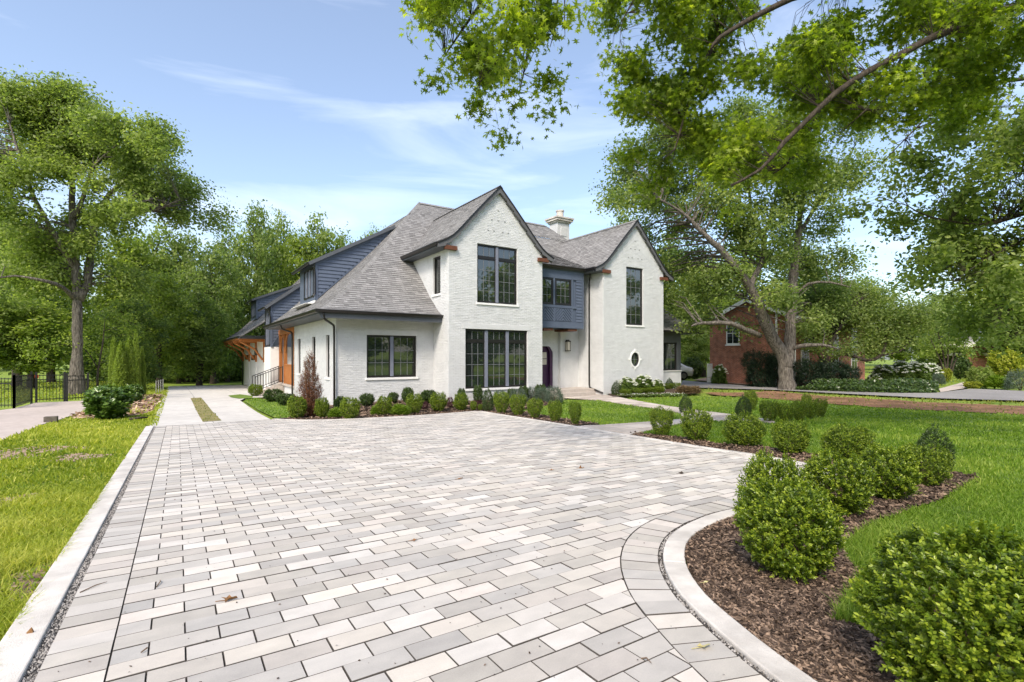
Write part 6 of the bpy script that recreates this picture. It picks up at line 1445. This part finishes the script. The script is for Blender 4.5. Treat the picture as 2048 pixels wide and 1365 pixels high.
# ------------------------------------------------------------------ neighbours
def uvbox(name, corners, z0, z1, mat, parent, extra=None, gable=None):
    """wall faces with metric UVs; corners is an open chain of (x, y); gable: {segment: apex height}"""
    m = bpy.data.meshes.new(name); vs = []; fs = []; uvs = []
    for i in range(len(corners)-1):
        (xa, ya), (xb, yb) = corners[i], corners[i+1]; l = math.hypot(xb-xa, yb-ya); n = len(vs)
        if gable and i in gable:
            vs += [(xa,ya,z0),(xb,yb,z0),(xb,yb,z1),((xa+xb)/2,(ya+yb)/2,gable[i]),(xa,ya,z1)]; fs.append(tuple(range(n,n+5))); uvs += [(0,z0),(l,z0),(l,z1),(l/2,gable[i]),(0,z1)]
        else:
            vs += [(xa,ya,z0),(xb,yb,z0),(xb,yb,z1),(xa,ya,z1)]; fs.append(tuple(range(n,n+4))); uvs += [(0,z0),(l,z0),(l,z1),(0,z1)]
    m.from_pydata(vs, [], fs); ul = m.uv_layers.new(name='UVMap')
    for k, uv in enumerate(uvs): ul.data[k].uv = uv
    return link(name, m, mat, parent)
nx_, ny_ = (31.499, 15.905)
NB = empty('red_brick_house', (nx_, ny_, gz(nx_, ny_)), 'two-storey red brick house with white trim behind the forked tree', 'house')
ZN = gz(nx_, ny_)-.5
uvbox('wall', [(nx_, ny_+5.8), (nx_, ny_), (nx_+3.4, ny_), (nx_+3.4, ny_+1.2), (nx_+13, ny_+1.2), (nx_+13, ny_+5.8)], ZN, 3.75, M_REDBRICK, NB, gable={0: 4.95})
m = MB()
for sgn, y0_, y1_ in ((-1, ny_-.45, ny_+2.9), (1, ny_+6.25, ny_+2.9)):
    m.hexa([(nx_-.3,y0_,3.6),(nx_+13.4,y0_,3.6),(nx_+13.4,y1_,5.02),(nx_-.3,y1_,5.02)], [(nx_-.3,y0_,3.72),(nx_+13.4,y0_,3.72),(nx_+13.4,y1_,5.14),(nx_-.3,y1_,5.14)])
m.build('roof', M_SHINGLE, NB)
m = MB(); m.beam((nx_-.32, ny_-.4, 3.57), (nx_-.32, ny_+2.9, 5.0), .06, .24); m.beam((nx_-.32, ny_+6.2, 3.57), (nx_-.32, ny_+2.9, 5.0), .06, .24); m.box(nx_-.3, nx_+13.4, ny_-.5, ny_-.452, 3.52, 3.70); m.build('white_trim', M_WHITE, NB)
m = MB(); m.box(nx_-.12, nx_-.02, ny_-.12, ny_-.02, ZN, 3.55); m.build('downspout', M_WHITE, NB)
m = MB(); m.box(nx_-.10, nx_-.005, ny_+1.0, ny_+1.1, ZN, 4.0); m.build('downspout', M_WHITE, NB)
F_N1 = Fr(nx_, ny_+5.8, 0, -1); F_N2 = Fr(nx_, ny_, 1, 0); F_N3 = Fr(nx_+3.4, ny_+1.2, 1, 0)
def nwin(fr, a, z, w_=.95, h=1.5):
    m = MB(); fr.box(m, a, a+w_, z, z+h, .003, .05); f = m.build('window', M_WHITE, NB)
    for i_ in range(2):
        for j_ in range(2):
            m = MB(); fr.box(m, a+.08+i_*(w_-.1)/2, a+.04+(i_+1)*(w_-.1)/2, z+.08+j_*(h-.1)/2, z+.04+(j_+1)*(h-.1)/2, .051, .058); m.build('pane', M_GLASSDK, f)
    m = MB(); fr.box(m, a-.06, a+w_+.06, z-.09, z-.004, 0, .1); m.build('sill', M_WHITE, f)
for fr, a, z in ((F_N1, 1.3, 2.1), (F_N2, .8, .2), (F_N2, 1.2, 2.1), (F_N3, 1.2, .2), (F_N3, 4.2, .2), (F_N3, 7.2, .2), (F_N3, 1.2, 2.0), (F_N3, 4.2, 2.0), (F_N3, 7.2, 2.0)): nwin(fr, a, z)
# low brick house far right
fx_, fy_ = (85.125, 21.246)
FB = empty('low_brick_house', (fx_, fy_, gz(fx_, fy_)), 'low brick house with pale roof at the far right, beyond the parking lane', 'house')
zf_ = gz(fx_, fy_)-.5; sc_ = .55
uvbox('wall', [(fx_, fy_), (fx_+10, fy_-7), (fx_+16, fy_+1)], zf_, zf_+3.6, M_REDBRICK, FB, gable={0: zf_+5.8})
m = MB(); a = Vector((fx_-.5, fy_+.3, zf_+3.5)); b_ = Vector((fx_+5, fy_-3.5, zf_+6.0)); c = Vector((fx_+10.4, fy_-7.3, zf_+3.5)); bk = Vector((8, 11, 0)); up = Vector((0,0,.2))
for p, q_ in ((a, b_), (b_, c)):
    o = Vector((-.4,-.5,0)); m.hexa([tuple(v_) for v_ in (p+o, q_+o, q_+bk, p+bk)], [tuple(v_+up) for v_ in (p+o, q_+o, q_+bk, p+bk)])
m.build('roof', M_KERB, FB)
m = MB(); m.beam(a+Vector((-.45,-.6,-.05)), b_+Vector((-.45,-.6,-.05)), .08, .35); m.beam(b_+Vector((-.45,-.6,-.05)), c+Vector((-.45,-.6,-.05)), .08, .35); m.build('white_trim', M_WHITE, FB)
m = MB(); m.box(fx_+2.1, fx_+2.25, fy_-1.75, fy_-1.6, zf_, zf_+4.2); m.build('downspout', M_WHITE, FB)
px_, py_ = (86.532, 17.582)
m = MB(); m.box(px_, px_+14, py_-2, py_+6, zf_+2.4, zf_+2.75); 
SHD = empty('carport', (px_, py_, gz(px_, py_)), 'carport with a pale flat roof right of the low brick house', 'carport'); m.build('roof', M_KERB, SHD)
m = MB(); m.box(px_+.5, px_+13.5, py_+5, py_+5.3, zf_, zf_+2.4); m.build('wall', M_RUB, SHD)
for k in range(4): m = MB(); m.box(px_+.2+k*4.4, px_+.4+k*4.4, py_-1.8, py_-1.6, zf_, zf_+2.39); m.build('post', M_BRONZE, SHD)
# planting by the neighbours
for lab, t_, k in (('dark clipped yew left of the forked trunk', (29.78, 17.065, 2.013, 2.196), 'yew'), ('dark yew hedge close left behind the forked trunk', (30.264, 16.223, 1.504, 1.985), 'yew'), ('dark yew right of the forked trunk', (31.375, 14.971, 1.78, 1.661), 'yew'), ('dark yew between two windows of the red brick house', (32.091, 13.999, 1.815, 1.58), 'yew'), ('small dark yew at the right end of the red brick house', (32.502, 13.247, 1.155, 1.271), 'yew')):
    shrub('yew_hedge', lab, 'hedge', *t_, k, 'yews before the red brick house')
for lab, t_, me in (('white hydrangea at the left corner of the red brick house', (30.261, 20.167, 0.999, 1.133), HEADS), ('left white hydrangea of the long bank', (38.198, 13.597, 1.487, 1.164), HEADS2), ('second white hydrangea of the long bank', (39.055, 13.018, 1.551, 1.358), HEADS), ('third white hydrangea of the long bank', (39.913, 12.439, 1.551, 1.358), HEADS2), ('right white hydrangea of the long bank', (41.912, 12.299, 1.333, 1.199), HEADS), ('small low hydrangea before the long bank', (36.051, 13.361, 0.804, 0.681), HEADS2)):
    o = shrub('hydrangea', lab, 'hydrangea', *t_, 'hyd', 'white hydrangeas'); add_heads(o, t_[2], t_[3], me)
for lab, t_, k in (('round green shrub at the corner of the parking lane', (40.336, 9.422, 1.324, 1.203), 'green'), ('large golden shrub before the low brick house', (53.2, 10.977, 2.232, 2.232), 'gold'), ('dark shrub behind the concrete path', (53.83, 13.75, 1.398, 1.644), 'dark'), ('small orange-brown shrub before the golden one', (56.896, 11.68, 0.74, 0.658), 'tan'), ('low grassy mound right of the round shrub', (40.096, 8.594, 1.171, 0.702), 'grasst'), ('grey-green feathery mound at the right picture edge', (39.078, 7.455, 1.388, 1.111), 'lav'), ('low golden flowers at the foot of the round shrub', (38.365, 9.288, 0.866, 0.404), 'gold'), ('grey shrub at the end of the hydrangea bank', (41.091, 11.643, 0.84, 0.711), 'lav'), ('golden shrub at the end of the hydrangea bank', (45.479, 12.548, 0.923, 0.923), 'gold'), ('dark leafy shrub at the left end of the yard wall', (34.41, 26.864, 1.48, 1.398), 'dark'), ('dark shrub before the wood, behind the white car', (35.535, 26.105, 1.644, 1.644), 'dark')):
    shrub('garden_shrub', lab, 'shrub', *t_, k, 'shrubs in the neighbouring garden')
rng = np.random.default_rng(2); n = 16000
IV = [(28.722, 14.448), (31.066, 14.217), (32.287, 13.16), (34.396, 12.443), (36.587, 11.451), (34.467, 9.723), (32.7, 9.347), (30.977, 10.325), (29.731, 12.118), (29.127, 13.33)]
xs_ = rng.uniform(min(p[0] for p in IV), max(p[0] for p in IV), n*6); ys_ = rng.uniform(min(p[1] for p in IV), max(p[1] for p in IV), n*6); k = inpoly(xs_, ys_, IV); xs_, ys_ = xs_[k][:n], ys_[k][:n]
C = np.stack([xs_, ys_, zg(xs_, ys_)+rng.uniform(.05, .62, len(xs_))*(.6+.4*np.sin(xs_*2.1+ys_*1.3))], -1)
tag(link('ivy', leafmesh('ivy', C, rng.normal(0,.6,(len(C),3))+np.array([-.3,-.3,.8]), rng.uniform(.10,.17,len(C)), rng.normal(.5,.2,len(C)), T_QUAD, M_BOXD, rng)), 'dark ivy ground cover along the asphalt lane', 'ground cover', None, 'stuff')
# white lattice panel by the red brick corner
lx, ly = (31.173, 21.513); LTc = empty('lattice_panel', (lx, ly, gz(lx, ly)), 'white slatted screen at the left corner of the red brick house', 'screen')
for k in range(5): m = MB(); m.box(lx-.25+k*.13, lx-.19+k*.13, ly-.02, ly+.02, gz(lx,ly)-.05, gz(lx,ly)+1.3); m.build('slat', M_WHITE, LTc)
m = MB(); m.box(lx-.28, lx+.40, ly-.03, ly-.022, gz(lx,ly)+.3, gz(lx,ly)+.4); m.box(lx-.28, lx+.40, ly-.03, ly-.022, gz(lx,ly)+1.1, gz(lx,ly)+1.2); m.build('rail', M_WHITE, LTc)
# white car half hidden by the bay
def car(x, y, rz, label):
    z = gz(x, y); o = empty('parked_car', (x, y, z), label, 'car', rz=rz)
    prof = [(-2.2,.35),(-2.25,.65),(-2.1,.92),(-1.2,1.0),(-.55,1.42),(.9,1.46),(1.75,1.05),(2.15,.95),(2.22,.6),(2.15,.32)]
    def loft(secs, mat, nm):
        m = MB(); vs = []
        for yy_, sc_, zk in secs: vs.append([(px*sc_, yy_, .32+(pz-.32)*zk) for px, pz in prof])
        n = len(prof); flat = [p for s_ in vs for p in s_]; fs = []
        for i in range(len(vs)-1):
            for k in range(n): a = i*n+k; b_ = i*n+(k+1) % n; fs.append((a, b_, b_+n, a+n))
        fs.append(tuple(range(n))); fs.append(tuple((len(vs)-1)*n+k for k in range(n))[::-1]); m.add(flat, fs)
        me = m.mesh(nm, True); me.materials.append(mat); c = bpy.data.objects.new(nm, me); COL.objects.link(c); c.parent = o
        bm = bmesh.new(); bm.from_mesh(me); bmesh.ops.recalc_face_normals(bm, faces=bm.faces[:]); bm.to_mesh(me); bm.free()
    loft([(-.88,.94,.86),(-.82,.99,.97),(-.6,1,1),(.6,1,1),(.82,.99,.97),(.88,.94,.86)], M_CAR, 'body')
    for sgn in (-1, 1):
        m = MB(); yy_ = sgn*.885; m.add([(-.98,yy_,1.0),(1.3,yy_,1.0),(.85,yy_*.96,1.32),(-.5,yy_*.96,1.32)], [(0,1,2,3) if sgn < 0 else (3,2,1,0)]); me = m.mesh('side_window'); me.materials.append(M_GLASSDK); c = bpy.data.objects.new('side_window', me); COL.objects.link(c); c.parent = o
    for px in (-1.4, 1.4):
        for sgn in (-1, 1):
            m = MB(); m.tube([(px, sgn*.70, .33), (px, sgn*.92, .33)], .33, 18); me = m.mesh('wheel', True); me.materials.append(M_RUB); c = bpy.data.objects.new('wheel', me); COL.objects.link(c); c.parent = o
            m = MB(); m.tube([(px, sgn*.921, .33), (px, sgn*.935, .33)], .2, 14); me = m.mesh('rim', False); me.materials.append(M_CHROME); r_ = bpy.data.objects.new('rim', me); COL.objects.link(r_); r_.parent = c
    for sgn in (-1, 1):
        m = MB(); m.box(2.14, 2.235, sgn*.68-.16, sgn*.68+.16, .68, .82); me = m.mesh('headlight'); me.materials.append(M_COPPER); c = bpy.data.objects.new('headlight', me); COL.objects.link(c); c.parent = o
cx_, cy_ = (31.257, 25.795); car(cx_, cy_, math.radians(-28), 'white car parked behind the bay, only its nose showing')
# black iron fence and gate on the left
def fence(label, A, B_, zt, name='iron_fence', pick=.11, cat='fence', group='black iron fence at the left', solid=False):
    z0 = gz(*A); o = empty(name, (*A, z0), label, cat, group); A, B_ = np.array(A), np.array(B_); l = np.linalg.norm(B_-A); dv = (B_-A)/l; H = zt
    P3 = lambda s, z: (A[0]+dv[0]*s, A[1]+dv[1]*s, gz(A[0]+dv[0]*s, A[1]+dv[1]*s)+z)
    for z in (.14, H-.22, H-.04):
        m = MB(); m.beam(P3(0,z), P3(l,z), .03, .035); m.build('rail', M_BLACK, o)
    for s in (0, l): m = MB(); m.beam(P3(s,-.1), P3(s,H+.10), .07, .07, up=(1,0,0)); m.build('post', M_BLACK, o)
    k = pick
    while k < l-.03:
        m = MB(); m.beam(P3(k,.05), P3(k,H), .016 if not solid else .022, .016, up=(1,0,0)); m.build('picket', M_BLACK, o); k += pick
fA, fB, fC, fD, fE = (-5.792, 26.209), (-4.814, 25.796), (-4.854, 28.862), (-3.863, 29.285), (-3.122, 29.768)
fence('short black fence run at the left picture edge', fA, fB, 1.15)
fence('black gate leaf standing open toward the drive', fB, fC, 1.22, name='iron_gate', pick=.15, cat='gate', solid=True)
fence('black fence run right of the open gate leaf', (fC[0]+.15, fC[1]), fD, 1.2)
fence('black fence run ending at the laurel', (fD[0]+.08, fD[1]), fE, 1.15)
m = MB(); tx, ty = (-4.694, 28.93); m.box(tx-.06, tx+.06, ty-.08, ty-.06, gz(tx,ty)+1.04, gz(tx,ty)+1.18); tag(m.build('warning_plate', M_REDT), 'small orange-red plate on the black fence', 'sign')
wA, wB = (-0.685, 34.071), (-0.409, 37.934)
o = empty('wire_fence', (*wA, gz(*wA)), 'short pale wire fence by the drive edge beyond the arborvitaes', 'fence')
for t_ in (0, .33, .66, 1):
    m = MB(); x, y_ = wA[0]+(wB[0]-wA[0])*t_, wA[1]+(wB[1]-wA[1])*t_; m.tube([(x,y_,gz(x,y_)-.05),(x,y_,gz(x,y_)+.75)], .02, 8); m.build('post', M_CHROME, o)
for z in (.25,.5,.7): m = MB(); m.tube([(*wA, gz(*wA)+z), (*wB, gz(*wB)+z)], .012, 5); m.build('wire', M_CHROME, o)
bx, by = (-2.721, 18.508); m = MB(); m.box(bx-.14, bx+.14, by-.1, by+.1, gz(bx,by)-.02, gz(bx,by)+.16); o = m.build('concrete_block', M_BLOCK); o['label'] = 'grey concrete block at the edge of the neighbouring drive'; o['category'] = 'block'
bv = o.modifiers.new('edge', 'BEVEL'); bv.width = .012; bv.segments = 2
lx, ly = (-0.757, 17.915); m = MB(); m.tube([(lx-.22,ly-.03,gz(lx,ly)+.05),(lx,ly,gz(lx,ly)+.07),(lx+.2,ly+.1,gz(lx,ly)+.06)], [.03,.035,.02], 7); tag(m.build('fallen_stick', M_BARKD, smooth=True), 'dark stick lying on the left lawn beside the drive', 'stick')
px_, py_ = (-4.858, 27.093); m = MB(); m.lathe((px_, py_, gz(px_,py_)-.03), [(.22,0),(.26,.06),(.2,.16),(.06,.22)], 12); 
# ------------------------------------------------------------------ grass, mulch, litter
def grass(name, label, poly, n, d0, d1, a0, a1, h, w, mat, seed, near=False, lean=.5, excl=(), thin=()):
    """blades scattered over a lawn, denser near the viewer"""
    rng = np.random.default_rng(seed); lg = rng.uniform(math.log(d0), math.log(d1), n*3); dd = np.exp(lg); an = rng.uniform(a0, a1, n*3)
    x = FX*dd*np.cos(an)+RX*dd*np.sin(an); y = FY*dd*np.cos(an)+RY*dd*np.sin(an)
    kk = inpoly(x, y, poly)
    for e in excl: kk &= ~inpoly(x, y, e)
    for e in thin: kk &= ~(inpoly(x, y, e) & (rng.random(n*3) < .75))
    x, y, dd = x[kk][:n], y[kk][:n], dd[kk][:n]; n = len(x)
    patch = .5+.5*np.sin(x*2.3+1.7*np.sin(y*1.9))*np.sin(y*2.7+1.3*np.sin(x*1.5)); patch2 = .5+.5*np.sin(x*.9+y*.7+2*np.sin(x*.5))
    hh = h*rng.uniform(.5, 1.25, n)*(.6+.8*patch); ww = w*np.maximum(1, dd/4.0)*rng.uniform(.7, 1.3, n)
    a = rng.uniform(0, 6.28, n); ln = lean*hh*rng.uniform(.2, 1.4, n); la = rng.uniform(0, 6.28, n)
    base = np.stack([x, y, zg(x, y)-.004], -1); sd = np.stack([np.cos(a), np.sin(a), np.zeros(n)], -1)*ww[:,None]*.5; tip = np.stack([np.cos(la)*ln, np.sin(la)*ln, hh], -1)
    mid_ = base+tip*np.array([.35,.35,.62]); tp = base+tip
    V = np.stack([base-sd, base+sd, mid_+sd*.8, mid_-sd*.8, tp+sd*.12, tp-sd*.12], 1).reshape(-1,3)
    Fx = (np.array([[0,1,2,3],[3,2,4,5]])[None]+(np.arange(n)*6)[:,None,None]).reshape(-1,4)
    straw = (rng.random(n) < .05)*.5
    tint = np.clip(straw+.42+rng.normal(0,.17,n)+.42*(patch-.5)+.30*(patch2-.5), 0, 1)
    o = link(name, npmesh(name, V, Fx, np.repeat(tint, 2), mat)); return tag(o, label, 'grass', None, 'stuff')
AL, AR = -1.05, 1.05
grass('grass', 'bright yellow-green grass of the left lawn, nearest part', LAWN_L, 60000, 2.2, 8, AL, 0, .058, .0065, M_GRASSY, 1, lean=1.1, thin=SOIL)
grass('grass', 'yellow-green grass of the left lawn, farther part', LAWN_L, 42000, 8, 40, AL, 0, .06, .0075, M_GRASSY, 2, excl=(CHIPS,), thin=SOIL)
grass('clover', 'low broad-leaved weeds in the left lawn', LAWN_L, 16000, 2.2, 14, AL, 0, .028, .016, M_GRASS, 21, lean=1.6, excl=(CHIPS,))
grass('grass', 'sparse weeds in the wood chip patch', CHIPS, 2600, 14, 35, AL, 0, .10, .008, M_GRASSY, 3)
grass('grass', 'mown green grass of the right lawn, nearest part', LAWN_R, 70000, 2.0, 8, 0, AR, .060, .0055, M_GRASS, 4, lean=.8)
grass('grass', 'mown green grass of the right lawn, farther part', LAWN_R, 60000, 8, 30, -.1, AR, .055, .0065, M_GRASS, 5)
grass('grass', 'green grass of the lawn before the entry', LAWN_F, 22000, 8, 26, -.1, .7, .055, .0065, M_GRASS, 6)
grass('grass', 'green grass of the small lawn by the side porch', LAWN_P, 9000, 12, 30, -.6, 0, .055, .0065, M_GRASS, 7)
grass('grass', 'dry yellowish grass in the strip let into the drive', GSTRIP, 3600, 14, 32, -.7, 0, .05, .006, M_DRYGR, 8)
grass('grass', 'thin grass of the islet beside the porch steps', ISLET, 1500, 18, 36, -.7, 0, .05, .007, M_GRASS, 9)
GS2 = [(25.179, 19.155),(25.564, 18.168),(27.586, 14.787),(27.962, 11.464),(28.747, 8.092),(30.481, 5.691),(30.862, 1.212),(27.277, 1.071),(27.776, 5.186),(26.557, 8.472),(26.312, 12.065),(27.073, 14.512),(24.182, 15.477),(23.163, 16.553)]
grass('grass', 'yellowish verge between soil strip and asphalt lane', GS2, 12000, 12, 45, 0, AR, .06, .007, M_DRYGR, 10)
GL2 = [(-8.053, 29.51),(-5.079, 29.918),(-3.611, 30.098),(-2.538, 31.108),(-0.341, 42.091),(-2.977, 106.317),(-17.163, 115.896),(-30.18, 110.591)]
grass('grass', 'stray tufts growing into the soil strip', DIRT, 2600, 12, 45, 0, AR, .07, .008, M_DRYGR, 14)
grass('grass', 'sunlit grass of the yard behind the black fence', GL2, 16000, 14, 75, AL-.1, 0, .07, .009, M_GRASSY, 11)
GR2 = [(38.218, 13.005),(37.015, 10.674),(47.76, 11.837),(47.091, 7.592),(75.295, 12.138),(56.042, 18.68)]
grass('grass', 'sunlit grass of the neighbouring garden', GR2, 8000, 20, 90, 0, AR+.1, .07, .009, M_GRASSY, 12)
# mulch chips
def chips(name, label, poly, n, d0, d1, a0, a1, s, mat, seed, zf=None, excl=()):
    rng = np.random.default_rng(seed); dd = np.exp(rng.uniform(math.log(d0), math.log(d1), n*8)); an = rng.uniform(a0, a1, n*8)
    x = FX*dd*np.cos(an)+RX*dd*np.sin(an); y = FY*dd*np.cos(an)+RY*dd*np.sin(an); kk = inpoly(x, y, poly); x, y, dd = x[kk][:n], y[kk][:n], dd[kk][:n]; n = len(x)
    add = np.zeros(n) if zf is None else np.array([zf(a, b_) for a, b_ in zip(x, y)])
    C = np.stack([x, y, zg(x, y)+.018+add+rng.uniform(0, .014, n)], -1); ax = unit(np.stack([rng.normal(size=n), rng.normal(size=n), rng.normal(0,.22,n)], -1))
    Nn = np.stack([rng.normal(0,.45,n), rng.normal(0,.45,n), np.ones(n)], -1)
    t_ = (np.array([(-.10,-.5,0),(.12,-.45,0),(.10,.5,.02),(-.12,.42,0)]), np.array([(0,1,2,3)]))
    tag(link(name, leafmesh(name, C, Nn, s*np.maximum(1, dd/4)*rng.uniform(.35, 1.3, n), rng.normal(.38,.24,n), t_, mat, rng, axis=ax)), label, 'mulch', None, 'stuff')
chips('mulch', 'loose dark bark mulch of the near bed', BED_R, 60000, 1.6, 12, 0, AR, .042, M_CHIP, 1)
chips('mulch', 'loose dark bark mulch of the house bed', BED_H, 9000, 9, 26, -.6, .4, .035, M_CHIP, 2, zf=mound)
chips('wood_chips', 'pale wood chips on the left boundary', CHIPS, 4000, 14, 36, AL, 0, .05, M_CHIPP, 3)
# litter on the pavers
def litter_leaf(label, x, y, s, mat, seed, group=None):
    rg = random.Random(seed); m = MB(); n = 9; pts = []
    for k in range(n):
        a = 2*math.pi*k/n; r_ = s*(.5 if k % 2 else 1)*rg.uniform(.7, 1.1); pts.append((x+r_*math.cos(a), y+.7*r_*math.sin(a), gz(x,y)+.028+abs(rg.gauss(0,.3))*s))
    m.add(pts+[(x, y, gz(x,y)+.030)], [(k, (k+1) % n, n) for k in range(n)]); m.beam((x, y, gz(x,y)+.03), (x-s*1.4, y+s*.5, gz(x,y)+.03), .003, .003)
    tag(m.build('fallen_leaf', mat), label, 'leaf', group)
FG = 'fallen leaves on the pavers'
for k, (lab, p, s, mt) in enumerate((('curled brown leaf on the pavers left of the centre', (0.269, 3.255), .045, M_DRYLEAF), ('small brown leaf on the pavers in the centre', (1.544, 3.63), .028, M_DRYLEAF), ('pale leaf on the border course by the kerb curve', (2.058, 1.455), .04, M_PALELEAF), ('brown leaf on the pavers far right of the centre', (4.63, 5.167), .05, M_DRYLEAF), ('brown speck of leaf beside the far right one', (4.209, 5.281), .035, M_DRYLEAF), ('dark crumpled leaf on the pavers near the boxwood row', (5.445, 4.165), .05, M_BARKD), ('brown leaf in the far middle of the court', (2.923, 5.463), .04, M_DRYLEAF), ('yellowish leaf on the mulch near the kerb', (2.71, 1.898), .025, M_PALELEAF), ('brown leaf at the foot of the left kerb', (-0.561, 3.368), .03, M_DRYLEAF))):
    litter_leaf(lab, p[0], p[1], s, mt, k, FG)
for lab, A, B_ in (('thin twig lying across the left border course', (-0.441, 3.857), (-0.325, 3.956)), ('short dark twig on a pale paver at the lower left', (-0.114, 2.866), (-0.088, 2.884)), ('short dark twig on the pavers by the kerb curve', (1.746, 1.552), (1.752, 1.498)), ('thin twig in the joint left of the brown leaf', (-0.072, 3.699), (-0.056, 3.81))):
    za_, zb_ = gz(*A)+.029, gz(*B_)+.031; m = MB(); mid_ = ((A[0]+B_[0])/2+.01, (A[1]+B_[1])/2+.008, (za_+zb_)/2+.006); m.tube([(*A, za_), mid_, (*B_, zb_)], [.003,.0035,.0015], 5); tag(m.build('twig', M_TWIG), lab, 'twig', 'twigs on the pavers')

rng = np.random.default_rng(9); dd = np.exp(rng.uniform(math.log(1.9), math.log(13), 1500)); an = rng.uniform(AL, .7, 1500)
x = FX*dd*np.cos(an)+RX*dd*np.sin(an); y = FY*dd*np.cos(an)+RY*dd*np.sin(an); kk = inpoly(x, y, COURT) & (rng.random(1500) < .35); x, y = x[kk], y[kk]
C = np.stack([x, y, zg(x, y)+.029], -1)
tag(link('litter_specks', leafmesh('litter_specks', C, rng.normal(0,.3,(len(C),3))+np.array([0,0,1.]), rng.uniform(.006,.018,len(C)), rng.random(len(C))*.5, T_QUAD, M_CHIP, rng)), 'dark specks of leaf litter strewn on the pavers', 'litter', None, 'stuff')
